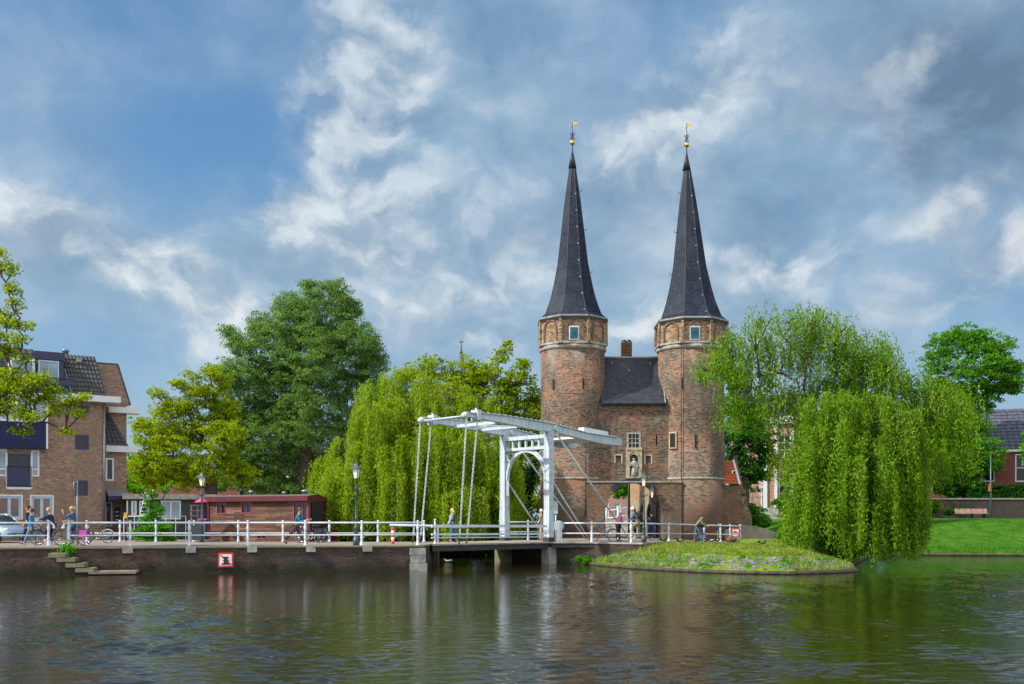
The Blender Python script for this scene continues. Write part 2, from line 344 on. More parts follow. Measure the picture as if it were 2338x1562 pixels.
# ---------------------------------------------------------------- mesh helpers
def wloc(o):
    v = Vector((0, 0, 0))
    while o is not None: v += o.location; o = o.parent
    return v
class MB:
    """collects shapes and links them as ONE mesh object"""
    def __init__(s): s.v = []; s.f = []; s.uv = []; s.mi = []; s.sm = []; s.cur = 0
    def add(s, vs, fs, smooth=False, uvs=None):
        o = len(s.v); s.v += [tuple(p) for p in vs]
        for i, f in enumerate(fs):
            s.f.append([o+k for k in f]); s.mi.append(s.cur); s.sm.append(smooth); s.uv.append(uvs[i] if uvs else None)
        return s
    def box(s, c, size, rot=0.0, taper=1.0):
        x, y, z = [k/2 for k in size]; q = []
        cr, sr = math.cos(rot), math.sin(rot)
        for dz in (-1, 1):
            t = taper if dz > 0 else 1
            for dx, dy in ((-1, -1), (1, -1), (1, 1), (-1, 1)):
                a, b = dx*x*t, dy*y*t
                q.append((c[0]+a*cr-b*sr, c[1]+a*sr+b*cr, c[2]+dz*z))
        return s.add(q, [(3, 2, 1, 0), (4, 5, 6, 7), (0, 1, 5, 4), (1, 2, 6, 5), (2, 3, 7, 6), (3, 0, 4, 7)])
    def hexa(s, b, t):  # bottom 4, top 4 (ccw from above)
        return s.add(list(b)+list(t), [(3, 2, 1, 0), (4, 5, 6, 7), (0, 1, 5, 4), (1, 2, 6, 5), (2, 3, 7, 6), (3, 0, 4, 7)])
    def prism(s, poly, vec):
        n = len(poly); vec = Vector(vec); a = [Vector(p) for p in poly]; b = [p+vec for p in a]
        return s.add(a+b, [tuple(range(n))[::-1], tuple(range(n, 2*n))]+[(i, (i+1) % n, n+(i+1) % n, n+i) for i in range(n)])
    def bar(s, p0, p1, w, h=None, up=(0, 0, 1)):
        p0 = Vector(p0); p1 = Vector(p1); h = h or w; d = (p1-p0).normalized()
        a = d.cross(Vector(up));
        if a.length < .05: a = d.cross(Vector((0, 1, 0)))
        a.normalize(); b = a.cross(d).normalized(); a = a*w/2; b = b*h/2
        return s.hexa([p0-a-b, p0+a-b, p0+a+b, p0-a+b], [p1-a-b, p1+a-b, p1+a+b, p1-a+b])
    def tube(s, pts, r, n=8, cap=True, smooth=True):
        pts = [Vector(p) for p in pts]; m = len(pts)
        rs = r if isinstance(r, (list, tuple)) else [r]*m
        vs = []; prev = None
        for i, p in enumerate(pts):
            d = (pts[min(i+1, m-1)]-pts[max(i-1, 0)])
            d = d.normalized() if d.length > 1e-9 else Vector((0, 0, 1))
            if prev is None:
                a = d.cross(Vector((0, 0, 1)));
                if a.length < .1: a = d.cross(Vector((1, 0, 0)))
            else: a = prev-d*prev.dot(d)
            a.normalize(); prev = a; b = d.cross(a)
            for k in range(n):
                t = 2*math.pi*k/n; vs.append(p+(a*math.cos(t)+b*math.sin(t))*rs[i])
        fs = [(i*n+k, i*n+(k+1) % n, (i+1)*n+(k+1) % n, (i+1)*n+k) for i in range(m-1) for k in range(n)]
        s.add(vs, fs, smooth)
        if cap:
            o = len(s.v)-len(vs)
            for ring in (list(range(n))[::-1], list(range((m-1)*n, m*n))):
                s.f.append([o+k for k in ring]); s.mi.append(s.cur); s.sm.append(False); s.uv.append(None)
        return s
    def lathe(s, prof, c, n=16, a0=0.0, smooth=True, cap=True, uvR=None):
        """prof: (r, z) list, centre c=(x,y,z) or c(z)->(x,y)"""
        vs = []; m = len(prof)
        for r, z in prof:
            cx, cy, cz = c
            for k in range(n):
                t = a0+2*math.pi*k/n; vs.append((cx+r*math.cos(t), cy+r*math.sin(t), cz+z))
        fs = []; uvs = []
        for i in range(m-1):
            for k in range(n):
                fs.append((i*n+k, i*n+(k+1) % n, (i+1)*n+(k+1) % n, (i+1)*n+k))
                if uvR:
                    u0 = 2*math.pi*uvR*k/n; u1 = 2*math.pi*uvR*(k+1)/n; z0, z1 = prof[i][1]+c[2], prof[i+1][1]+c[2]
                    uvs.append([(u0, z0), (u1, z0), (u1, z1), (u0, z1)])
        s.add(vs, fs, smooth, uvs if uvR else None)
        if cap:
            o = len(s.v)-len(vs)
            for ring in (list(range(n))[::-1], list(range((m-1)*n, m*n))):
                s.f.append([o+k for k in ring]); s.mi.append(s.cur); s.sm.append(False); s.uv.append(None)
        return s
    def ball(s, c, r, n=10, sc3=(1, 1, 1)):
        prof = [(max(.001, r*math.sin(math.pi*i/(n//2+2))), -r*math.cos(math.pi*i/(n//2+2))) for i in range(n//2+3)]
        o = len(s.v); s.lathe(prof, (0, 0, 0), n, cap=False)
        for i in range(o, len(s.v)):
            x, y, z = s.v[i]; s.v[i] = (c[0]+x*sc3[0], c[1]+y*sc3[1], c[2]+z*sc3[2])
        return s
    def torus(s, c, Rr, r, axis='y', n=24, m=6, arc=None):
        vs = []; a0, a1 = arc or (0, 2*math.pi); closed = arc is None; nn = n if closed else n+1
        for i in range(nn):
            t = a0+(a1-a0)*i/n
            for k in range(m):
                p = 2*math.pi*k/m; q = Rr+r*math.cos(p); w = r*math.sin(p)
                P = {'y': (q*math.cos(t), w, q*math.sin(t)), 'z': (q*math.cos(t), q*math.sin(t), w), 'x': (w, q*math.cos(t), q*math.sin(t))}[axis]
                vs.append((c[0]+P[0], c[1]+P[1], c[2]+P[2]))
        fs = [(i*m+k, i*m+(k+1) % m, ((i+1) % nn)*m+(k+1) % m, ((i+1) % nn)*m+k) for i in range(n) for k in range(m)]
        return s.add(vs, fs, True)
    def xf(s, fn, start=0):
        for i in range(start, len(s.v)): s.v[i] = tuple(fn(Vector(s.v[i])))
        return s
    def build(s, name, mats, parent=None, local=False):
        me = bpy.data.meshes.new(name)
        off = Vector((0, 0, 0)) if (local or parent is None) else wloc(parent)
        me.from_pydata([(x-off.x, y-off.y, z-off.z) for x, y, z in s.v], [], s.f)
        if not isinstance(mats, (list, tuple)): mats = [mats]
        for m in mats: me.materials.append(MATS[m])
        me.polygons.foreach_set('material_index', s.mi); me.polygons.foreach_set('use_smooth', s.sm)
        uvl = me.uv_layers.new(name='UVMap'); data = np.zeros(len(me.loops)*2)
        V = s.v
        for p, u in zip(me.polygons, s.uv):
            n = p.normal; ls = p.loop_start
            if u is None:
                if abs(n.z) > .8: u = [(V[k][0], V[k][1]) for k in s.f[p.index]]
                else:
                    t = Vector((-n.y, n.x, 0)).normalized(); q = 1/math.sqrt(max(.1, 1-n.z*n.z))
                    u = [(V[k][0]*t.x+V[k][1]*t.y, V[k][2]*q) for k in s.f[p.index]]
            for j, (a, b) in enumerate(u): data[(ls+j)*2] = a; data[(ls+j)*2+1] = b
        uvl.data.foreach_set('uv', data)
        me.validate(clean_customdata=False); me.update()
        o = bpy.data.objects.new(name, me); COL.objects.link(o)
        if parent is not None: o.parent = parent
        return o
def tag(o, label, cat=None, group=None):
    if label: o['label'] = label
    if cat: o['category'] = cat
    if group: o['group'] = group
    return o
def thing(name, label, cat, loc=(0, 0, 0), group=None):
    o = bpy.data.objects.new(name, None); COL.objects.link(o); o.location = loc; o.empty_display_size = .2
    return tag(o, label, cat, group)
def struct(o, kind='structure'): o['kind'] = kind; return o
def dup(root, loc, rz=0.0, label=None, scale=None):
    def cp(o, par):
        c = o.copy(); COL.objects.link(c); c.parent = par
        for ch in o.children: cp(ch, c)
        return c
    r = cp(root, None); r.location = loc; r.rotation_euler = (0, 0, rz)
    if scale: r.scale = scale
    if label: r['label'] = label
    return r
class Pl:
    """a vertical plane: P0 (x,y), unit direction u; n looks to the viewer's side"""
    def __init__(s, x0, y0, x1, y1):
        s.o = Vector((x0, y0)); d = Vector((x1-x0, y1-y0)); s.L = d.length; s.u = d.normalized(); s.n = Vector((s.u.y, -s.u.x))
        if s.n.dot(-s.o) < 0: s.n = -s.n
    def pt(s, u, z, off=0.0):
        p = s.o+s.u*u+s.n*off; return Vector((p.x, p.y, z))
    def uof(s, px):
        k = (px-HX)/F; return (k*s.o.y-s.o.x)/(s.u.x-k*s.u.y)
    def yof(s, px): return s.o.y+s.u.y*s.uof(px)
    def zof(s, px, py): return Z_(py, s.yof(px))
    def at(s, px, py, off=0.0): return s.pt(s.uof(px), s.zof(px, py), off)
    def rect(s, a, b, c, d):   # pixel rectangle -> u0,u1,z0,z1
        m = (a+c)/2; u0, u1 = sorted((s.uof(a), s.uof(c))); return u0, u1, s.zof(m, d), s.zof(m, b)
    def slab(s, mb, u0, u1, z0, z1, o0, o1):
        mb.hexa([s.pt(u0, z0, o1), s.pt(u1, z0, o1), s.pt(u1, z0, o0), s.pt(u0, z0, o0)], [s.pt(u0, z1, o1), s.pt(u1, z1, o1), s.pt(u1, z1, o0), s.pt(u0, z1, o0)])
    def wall(s, mb, u0, u1, z0, z1, holes=(), depth=.22, zf=None):
        """front face with real openings and reveals"""
        us = sorted({u0, u1}|{h[0] for h in holes}|{h[1] for h in holes}); zs = sorted({z0, z1}|{h[2] for h in holes}|{h[3] for h in holes})
        us = [u for u in us if u0 <= u <= u1]; zs = [z for z in zs if z0 <= z <= z1]
        for i in range(len(us)-1):
            for j in range(len(zs)-1):
                cu, cz = (us[i]+us[i+1])/2, (zs[j]+zs[j+1])/2
                if any(h[0] < cu < h[1] and h[2] < cz < h[3] for h in holes): continue
                mb.add([s.pt(us[i], zs[j]), s.pt(us[i+1], zs[j]), s.pt(us[i+1], zs[j+1]), s.pt(us[i], zs[j+1])], [(0, 1, 2, 3)])
        for a, b, c, d in holes:
            q = [(a, c), (b, c), (b, d), (a, d)]
            for k in range(4):
                p, r_ = q[k], q[(k+1) % 4]
                mb.add([s.pt(*p), s.pt(*p, -depth), s.pt(*r_, -depth), s.pt(*r_)], [(0, 1, 2, 3)])
def window(pl, h, parent, frame='white_paint', pane='glass', bars=(1, 0), fw=.07, depth=.12, name='window', label=None, bw=.04, sill=None):
    """framed window in the opening h: frame part with a pane sub-part"""
    a, b, c, d = h; m = MB()
    pl.slab(m, a, a+fw, c, d, -depth, -depth+.07); pl.slab(m, b-fw, b, c, d, -depth, -depth+.07)
    pl.slab(m, a+fw, b-fw, c, c+fw, -depth, -depth+.07); pl.slab(m, a+fw, b-fw, d-fw, d, -depth, -depth+.07)
    for i in range(bars[0]):
        u = a+fw+(b-a-2*fw)*(i+1)/(bars[0]+1); pl.slab(m, u-bw/2, u+bw/2, c+fw, d-fw, -depth, -depth+.055)
    for i in range(bars[1]):
        z = c+fw+(d-c-2*fw)*(i+1)/(bars[1]+1); pl.slab(m, a+fw, b-fw, z-bw/2, z+bw/2, -depth, -depth+.052)
    w = m.build(name, frame, parent)
    if label: w['label'] = label
    g = MB(); pl.slab(g, a+fw*.5, b-fw*.5, c+fw*.5, d-fw*.5, -depth-.01, -depth+.02); g.build('pane', pane, w)
    if sill:
        t = MB(); pl.slab(t, a-.06, b+.06, c-.07, c-.002, -.05, .07); t.build('sill', sill, w)
    return w
def pantile(mb, A, B, C_, D, nu, nv, amp=.045, step=.035):
    """real corrugated tile sheet between corners A B (eave) and D C_ (ridge)"""
    A, B, C_, D = map(Vector, (A, B, C_, D)); n = (B-A).cross(D-A).normalized()
    if n.z < 0: n = -n
    res = 6; cols = nu*res; vs = []; rows = []
    for j in range(nv):
        rows += [(j/nv, step), ((j+1)/nv-.0005, 0.0)]
    for v, st in rows:
        for i in range(cols+1):
            u = i/cols; p = A.lerp(B, u).lerp(D.lerp(C_, u), v); ph = (u*nu) % 1.0
            h = amp*abs(math.sin(math.pi*ph))**.7
            vs.append(p+n*(h+st))
    w = cols+1
    mb.add(vs, [(j*w+i, j*w+i+1, (j+1)*w+i+1, (j+1)*w+i) for j in range(len(rows)-1) for i in range(cols)], False)

# ================================================================ SETTING
Q = 1.14                                    # pavement height over the water
def water_sheet():
    xs = np.concatenate([[-900, -300, -100, -60, -45], np.arange(-34, 38, .075), [48, 65, 110, 300, 900]])
    ys = [-30.0, 0.0, 6.0, 9.0]; y = 11.0
    while y < 57: ys.append(y); y += .045+.0032*(y-11)
    ys = np.array(ys+[60, 70, 100, 300, 900]); X, Y = np.meshgrid(xs, ys)
    rg = np.random.default_rng(11); Z = np.zeros_like(X); Zf = np.zeros_like(X)
    for i in range(70):
        lam = .17*(4.0)**rg.random(); th = math.pi/2+rg.normal()*.45; k = 2*math.pi/lam; s_ = .0095*(lam/.5)**-.1
        w = s_/k*np.sin(k*(math.cos(th)*X+math.sin(th)*Y)+rg.random()*6.28)
        if lam < .6: Zf += w
        else: Z += w*.35
    def lump(sc, sd):
        r2 = np.random.default_rng(sd); v = np.zeros_like(X)
        for i in range(14): a = r2.random()*6.28; k = 2*math.pi/(sc*(.5+r2.random())); v += np.sin(k*(math.cos(a)*X+math.sin(a)*Y*.6)+r2.random()*6.28)
        return v/math.sqrt(7)
    amp = np.clip(.26+.22*lump(9, 5), .08, .9)
    for gx, gy, gl, gw, sl, wt in ((3.3, 34, 15, 1.1, .098, 1.2), (1.1, 30, 19, .7, .035, .8), (6.6, 26, 13, 1.8, .25, 1.4), (13.8, 29, 18, 3.0, .46, .8), (-7.9, 21, 8, 1.9, -.36, 1.6), (-3.5, 18, 5, 2.2, -.2, .7), (-11.5, 32, 5, 1.0, -.36, .6), (.8, 15.5, 2.5, 5, 0, .7)):
        q = ((X-gx-(Y-gy)*sl)/(gw*(Y+6)/(gy+6)+.01))**2+((Y-gy)/gl)**2
        amp += 3.0*wt*np.exp(-q)*np.clip(.75+.5*lump(2.5, int(gl*7)), .1, 1.6)
    fade = ss_(57, 52, Y)*ss_(40, 36, np.abs(X-2)); Z = (Z*np.clip(.7+.3*amp, .5, 1.6)+Zf*amp)*fade
    co = np.stack([X, Y, Z], -1).reshape(-1, 3); w = len(xs); h = len(ys)
    ii, jj = np.meshgrid(np.arange(w-1), np.arange(h-1)); a = (jj*w+ii).ravel(); fz = np.stack([a, a+1, a+w+1, a+w], -1)
    me = bpy.data.meshes.new('water'); me.vertices.add(len(co)); me.vertices.foreach_set('co', co.ravel()); me.loops.add(fz.size); me.loops.foreach_set('vertex_index', fz.ravel().astype(np.int32))
    me.polygons.add(len(fz)); me.polygons.foreach_set('loop_start', np.arange(0, fz.size, 4, dtype=np.int32)); me.polygons.foreach_set('loop_total', np.full(len(fz), 4, dtype=np.int32))
    me.polygons.foreach_set('use_smooth', np.ones(len(fz), bool)); me.update(calc_edges=True); me.materials.append(MATS['water'])
    o = bpy.data.objects.new('water', me); COL.objects.link(o); return struct(o)
def ss_(a, b, x): t = np.clip((x-a)/(b-a), 0, 1); return t*t*(3-2*t)
water_sheet()
m = MB(); m.add([(-1500, -60, -1.4), (1500, -60, -1.4), (1500, 1500, -1.4), (-1500, 1500, -1.4)], [(0, 1, 2, 3)])
struct(m.build('canal_bed', 'mud_wall'))
# the right bank: island in front, sloping lawn behind, one height field
shore = [(1262, 55.0), (1322, 54.1), (1345, 52.7), (1400, 49.9), (1500, 46.8), (1600, 44.9), (1700, 43.8), (1800, 43.4), (1900, 44.4), (1955, 45.6)]
SH = [(X_(p, d), d) for p, d in shore]
SH += [(15.8, 47.4), (16.6, 50.0), (18.0, 54.0), (20.5, 59.5), (23.5, 64.2), (26.6, 66.2), (33.0, 65.4), (45, 62.5), (75, 58), (75, 140), (-2, 140), (-2, 66), (1.0, 62), (1.7, 57.5)]
SHN = np.array(SH)
def sdist(x, y):
    """signed distance to the shoreline polygon, positive inside (numpy arrays)"""
    A = SHN; B = np.roll(SHN, -1, 0); dmin = np.full(x.shape, 1e9); inside = np.zeros(x.shape, bool)
    for (ax, ay), (bx, by) in zip(A, B):
        ex, ey = bx-ax, by-ay; t = np.clip(((x-ax)*ex+(y-ay)*ey)/(ex*ex+ey*ey), 0, 1)
        dmin = np.minimum(dmin, np.hypot(x-ax-t*ex, y-ay-t*ey))
        c = ((ay > y) != (by > y)) & (x < (bx-ax)*(y-ay)/(by-ay+1e-12)+ax); inside ^= c
    return np.where(inside, dmin, -dmin)
def ss(a, b, x): t = np.clip((x-a)/(b-a), 0, 1); return t*t*(3-2*t)
def land_z(x, y):
    x = np.asarray(x, float); y = np.asarray(y, float); s = sdist(x, y)
    isl = .12+np.clip(s, 0, 2.0)*.30+ss(1.6, 4.5, s)*.38+.04*np.sin(x*.9)*np.cos(y*.8)
    isl = np.minimum(isl, 1.12)
    # towards the gate the ground keeps level, and falls a little to the right
    lawn = .15+ss(0, 1.0, s)*.25+ss(.5, 12.5, y-65.5-(x-26)*-.04)*1.95
    w = ss(17.5, 22.5, x); z = isl*(1-w)+lawn*w
    back = ss(72, 80, y)*ss(13, 16, x); z = z*(1-back)+np.maximum(z, 2.1)*back
    z = np.where(x < 14.5, np.minimum(z, pav_z(x)-.03), z)
    return np.where(s > 0, z, np.maximum(-1.0, s*1.2))
def pav_z(x):
    return 1.13-.030*np.clip(np.asarray(x, float)-6.5, 0, 14)
def grid_mesh(name, matn, x0, x1, y0, y1, st, fn, st2=None):
    xs = np.arange(x0, x1+st/2, st); ys = np.arange(y0, y1+(st2 or st)/2, st2 or st)
    gx, gy = np.meshgrid(xs, ys); gz = fn(gx, gy); co = np.stack([gx, gy, gz], -1).reshape(-1, 3)
    w = len(xs); h = len(ys); ii, jj = np.meshgrid(np.arange(w-1), np.arange(h-1)); a = (jj*w+ii).ravel()
    fz = np.stack([a, a+1, a+w+1, a+w], -1)
    zmax = gz.reshape(-1)[fz].max(1); fz = fz[zmax > -.3]
    me = bpy.data.meshes.new(name); me.vertices.add(len(co)); me.vertices.foreach_set('co', co.ravel())
    me.loops.add(fz.size); me.loops.foreach_set('vertex_index', fz.ravel().astype(np.int32))
    me.polygons.add(len(fz)); me.polygons.foreach_set('loop_start', np.arange(0, fz.size, 4, dtype=np.int32)); me.polygons.foreach_set('loop_total', np.full(len(fz), 4, dtype=np.int32))
    me.polygons.foreach_set('use_smooth', np.ones(len(fz), bool)); me.update(calc_edges=True); me.validate()
    me.materials.append(MATS[matn]); o = bpy.data.objects.new(name, me); COL.objects.link(o); return o
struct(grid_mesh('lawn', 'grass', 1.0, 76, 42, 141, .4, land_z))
# wooden / stone edge board along the shore
m = MB(); pts = [(x, y, .05) for x, y in SH[1:18]]
dense = []
for a, b in zip(pts[:-1], pts[1:]):
    for k in range(6): dense.append(tuple(a[i]+(b[i]-a[i])*k/6+(.03*math.sin(k*2.1+a[0]) if i == 1 else 0) for i in range(3)))
m.tube(dense, .11, 6, smooth=False)
tag(m.build('bank_edging', 'edge_wood'), 'dark weathered board edging the grass bank at the waterline', 'bank edging')
# far ground behind everything, quay pavement, ground round the gate
m = MB(); m.prism([(-260, 66.5, -1.2), (-2.01, 66.5, -1.2), (-2.01, 142, -1.2), (260, 142, -1.2), (900, 1400, -1.2), (-900, 1400, -1.2)], (0, 0, 2.25)); struct(m.build('ground', 'paving'))
def qy(x): return 43.0+(x+21.5)*.218            # water face of the quay wall
def ry(x): return 45.3+(x+20.5)*.105            # railing line on the quay
def edge(pl, z0, z1, mb): mb.prism([(x, y, z0) for x, y in pl], (0, 0, z1-z0))
m = MB(); edge([(-60, qy(-60)+.25), (-4.05, 46.95), (-3.93, 50), (-3.9, 54.9), (-17.3, 54.9), (-17.3, 67), (-60, 67)], -.9, Q, m)
struct(m.build('pavement', 'paving'))
m = MB()
m.prism([(-60, qy(-60), -1), (-4.05, 46.8, -1), (-3.80, 50.02, -1), (-3.915, 50.06, -1), (-4.2, 47.1, -1), (-60, qy(-60)+.24, -1)], (0, 0, 1+Q-.06))
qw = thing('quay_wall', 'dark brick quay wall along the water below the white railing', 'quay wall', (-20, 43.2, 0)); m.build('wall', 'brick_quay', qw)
m = MB(); m.prism([(-60, qy(-60)-.05, Q-.055), (-4.03, 46.74, Q-.055), (-3.75, 50.0, Q-.055), (-3.99, 50.05, Q-.055), (-4.3, 47.2, Q-.055), (-60, qy(-60)+.45, Q-.055)], (0, 0, .07)); m.build('coping', 'coping', qw)
for px in (297, 432, 566, 697, 826):
    x = X_(px, 44.2+.4*(px/800)); m = MB(); m.box((x, qy(x)+.05, Q-.12), (.42, .36, .26), .21); m.build('block', 'stone_grey', qw)
m = MB()
for i, (w_, z0, z1) in enumerate(((.74, .72, Q-.1), (.70, .36, .70), (.80, .0, .34), (.7, -.4, -.02))):
    m.box((-4.33+.02*i, 46.83-.02, (z0+z1)/2), (w_, .26, z1-z0), .21)
m.build('corner_stones', 'stone_grey', qw)
# stairs down to the landing stage
st = thing('stairs', 'mossy stone steps going down the quay wall to the water', 'stairs', (-19, 43.3, 0))
pq = Pl(-60, qy(-60), -4.05, 46.8)
for i, (a, b, y0) in enumerate(((122, 160, 1262), (140, 181, 1272), (160, 202, 1284), (182, 223, 1295))):
    u0, u1 = pq.uof(a), pq.uof(b); z1 = pq.zof((a+b)/2, y0); m = MB(); pq.slab(m, u0, u1, z1-.17, z1, .003, .95); m.build('step', 'moss_stone', st)
    m = MB(); pq.slab(m, u0-.2, u1-.2-.003*i, -.3, z1-.172, .004, .90-.01*i); m.build('step_base', 'brick_quay', st)
m = MB(); u0, u1 = pq.uof(212), pq.uof(318); pq.slab(m, u0, u1, .05, .16, .006, 1.0)
tag(m.build('landing_stage', 'stage_wood'), 'low pale landing stage at the waterline beside the mossy steps', 'landing stage')
# gate-side pavement, sloping down to the right
def strips(rows, mb, zb=-.9):
    for (x0, ya, yb, z0), (x1, yc, yd, z1) in zip(rows[:-1], rows[1:]):
        mb.hexa([(x0, ya, zb), (x1, yc, zb), (x1, yd, zb), (x0, yb, zb)], [(x0, ya, z0), (x1, yc, z1), (x1, yd, z1), (x0, yb, z0)])
pz = lambda x: float(pav_z(x))
m = MB(); strips([(1.75, 54.15, 66.4, Q), (4.3, 53.35, 66.4, Q), (6.6, 52.0, 66.4, pz(6.6)), (9.0, 58.3, 66.4, pz(9)), (11.8, 62.2, 66.4, pz(11.8)), (14.4, 64.5, 66.4, pz(14.4))], m)
struct(m.build('gate_forecourt', 'paving'))
# road climbing away behind the gate
m = MB(); m.add([(5.9, 65.5, 1.14), (9.9, 65.5, 1.07), (10.2, 84, 1.16), (6.0, 84, 1.16), (9.2, 96, 2.1), (13, 96, 2.1), (11, 135, 2.2), (20, 135, 2.2)], [(0, 1, 2, 3), (3, 2, 5, 4), (4, 5, 7, 6)])
struct(m.build('road', 'paving'))
# brick retaining wall below the gate forecourt
m = MB(); m.prism([(1.72, 54.1, -1), (4.3, 53.28, -1), (6.62, 51.9, -1), (6.75, 52.3, -1), (4.35, 53.6, -1), (1.75, 54.4, -1)], (0, 0, 1+Q-.075))
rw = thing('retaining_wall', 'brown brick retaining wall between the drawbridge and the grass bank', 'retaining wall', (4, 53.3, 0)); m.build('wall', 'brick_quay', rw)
m = MB(); m.prism([(1.72, 54.05, Q-.07), (4.3, 53.22, Q-.07), (6.62, 51.84, Q-.07), (6.75, 52.35, Q-.07), (4.35, 53.65, Q-.07), (1.75, 54.45, Q-.07)], (0, 0, .078)); m.build('coping', 'concrete', rw)
# cobbles pitched into the bank
cob = MB(); rs = random.Random(3)
SHs = [(SH[i], SH[i+1]) for i in range(2, 10)]
for (a, b) in SHs:
    L = math.hypot(b[0]-a[0], b[1]-a[1]); t = (b[0]-a[0])/L, (b[1]-a[1])/L; nrm = (-t[1], t[0])
    k = 0.0
    while k < L:
        for row in range(5):
            if rs.random() < (.18 if row in (0, 4) else .10)+(.3 if a[0] < 7 and row > 2 else 0): continue
            q = k+rs.uniform(-.1, .1)+(.15 if row % 2 else 0); d = .38+row*.33+rs.uniform(-.09, .09)
            x, y = a[0]+t[0]*q+nrm[0]*d, a[1]+t[1]*q+nrm[1]*d; z = float(land_z(x, y))
            s_ = rs.uniform(.11, .2); cob.ball((x, y, z-.03), s_, 7, (1.15, .9, .55))
        k += .33
for i in range(len(cob.v)):
    x, y, z = cob.v[i]; cob.v[i] = (x+.03*math.sin(z*40+x*9), y+.03*math.cos(x*23), z+.02*math.sin(x*31+y*17))
cob.sm = [False]*len(cob.sm)
struct(tag(cob.build('cobblestones', 'cobble'), 'grey cobbles set into the sloping edge of the grass bank', 'cobblestones'), 'stuff')
# ================================================================ CITY GATE
GY = 66.0
gate = thing('city_gate', 'medieval brown brick city gate with two round towers and slate spires', 'city gate', (7.8, GY, 1.0))
def tower(cxpx, half, ptop, tipx, eavey, tipy, slits, win):
    Yc = 68.1; s = Yc/F; cx = X_(cxpx, Yc); Rr = half*s
    zt = Z_(806, Yc)
    tw = MB(); tw.lathe([(Rr*1.02, .4), (Rr*1.01, Z_(1096, Yc)), (Rr, Z_(1096, Yc)), (Rr*.985, 9), (Rr*.99, zt)], (cx, Yc, 0), 64, uvR=Rr)
    n_low = 64
    t = tw; t.mi = [1 if i < n_low else 0 for i in range(len(t.mi))]
    to = tw.build('tower', ['brick_gate', 'brick_gate_low'], gate)
    r = MB(); r.lathe([(Rr*1.0, zt-.02), (Rr*1.045, zt+.1), (Rr*1.045, zt+.24), (Rr*.99, zt+.30)], (cx, Yc, 0), 48); r.build('stone_band', 'stone_white', to)
    r = MB(); zb = Z_(1094, Yc); r.lathe([(Rr*1.015, zb-.10), (Rr*1.03, zb-.04), (Rr*1.03, zb+.01), (Rr*1.0, zb+.04)], (cx, Yc, 0), 48); r.build('string_course', 'stone_grey', to)
    # octagon
    Rc = Rr*1.005/math.cos(R(22.5)); z0 = zt+.28; z1 = Z_(eavey+2, Yc)
    o = MB(); o.lathe([(Rc, z0), (Rc, z1)], (cx, Yc, 0), 8, a0=R(22.5), smooth=False); oc = o.build('octagon', 'brick_crown', to)
    for k in range(8):                     # corner ribs, arches, string below
        a = R(45*k+22.5); a2 = R(45*(k+1)+22.5)
        c = MB(); c.box((cx+Rc*math.cos(a), Yc+Rc*math.sin(a), (z0+z1)/2), (.16, .16, z1-z0-.01), a); c.build('corner_rib', 'brick_crown', oc)
        p0 = (cx+Rc*math.cos(a), Yc+Rc*math.sin(a)); p1 = (cx+Rc*math.cos(a2), Yc+Rc*math.sin(a2))
        if (p0[1]+p1[1])/2 > Yc+.5: continue
        pl = Pl(*p0, *p1)
        c = MB(); w = pl.L; n_ = 12; prev = None; r0 = w*.30; zc = z1-.28-r0*1.15
        poly = [(w/2-r0, z0+.25)]+[(w/2-r0*math.cos(math.pi*i/n_), zc+r0*(1.15)*math.sin(math.pi*i/n_)**.85) for i in range(n_+1)]+[(w/2+r0, z0+.25)]
        for (ua, za), (ub, zb_) in zip(poly[:-1], poly[1:]): c.bar(pl.pt(ua, za, .02), pl.pt(ub, zb_, .02), .12, .10, up=(pl.n.x, pl.n.y, 0))
        c.build('blind_arch', 'brick_gate_low', oc)
        c = MB(); pl.slab(c, .1, w-.1, z0+.02, z0+.14, .0, .10); c.build('string_course', 'stone_grey', oc)
        c = MB(); pl.slab(c, .0, w, z1-.10, z1-.002, 0, .07); c.build('cornice', 'stone_grey', oc)
        for q in (.12, w-.26):
            c = MB(); pl.slab(c, q, q+.14, z1-.42, z1-.22, .0, .012); c.build('putlog_hole', 'brick_red', oc)
    pf = Pl(cx-1, Yc-Rc*math.cos(R(22.5)), cx+1, Yc-Rc*math.cos(R(22.5)))
    a, b, c_, d = pf.rect(*win); m = MB(); pf.slab(m, a, b, c_, d, .0, .06); w = m.build('window', 'white_paint', oc)
    m = MB(); pf.slab(m, a+.07, b-.07, c_+.07, d-.07, .0, .085);
    mm = (a+b)/2; mz = (c_+d)/2
    for k in (-1, 1): m.bar(pf.pt(mm-.12, mz, .09), pf.pt(mm, mz+.15*k, .09), .02, .02); m.bar(pf.pt(mm+.12, mz, .09), pf.pt(mm, mz+.15*k, .09), .02, .02)
    m.build('shutter', 'teal_shutter', w)
    # spire
    ez = Z_(eavey, Yc-1.2); tz = Z_(tipy, Yc); tx = X_(tipx, Yc); ct = (cx, Yc)
    prof = [(1.055, 0), (1.02, .012), (.86, .04), (.775, .085), (.69, .135), (.595, .21), (.46, .345), (.295, .62), (.235, .72), (.155, .83), (.07, .945), (.03, 1.0)]
    vs = []; n = 8
    for r_, h in prof:
        lx = cx+(tx-cx)*h; zz = ez+(tz-ez)*h; rr = Rr*r_/math.cos(R(22.5))
        for k in range(n): a = R(22.5+45*k); vs.append((lx+rr*math.cos(a), Yc+rr*math.sin(a), zz))
    sp = MB(); m_ = len(prof)
    sp.add(vs, [(i*n+k, i*n+(k+1) % n, (i+1)*n+(k+1) % n, (i+1)*n+k) for i in range(m_-1) for k in range(n)]+[tuple(range(n))[::-1]])
    so = sp.build('spire', 'slate', gate)
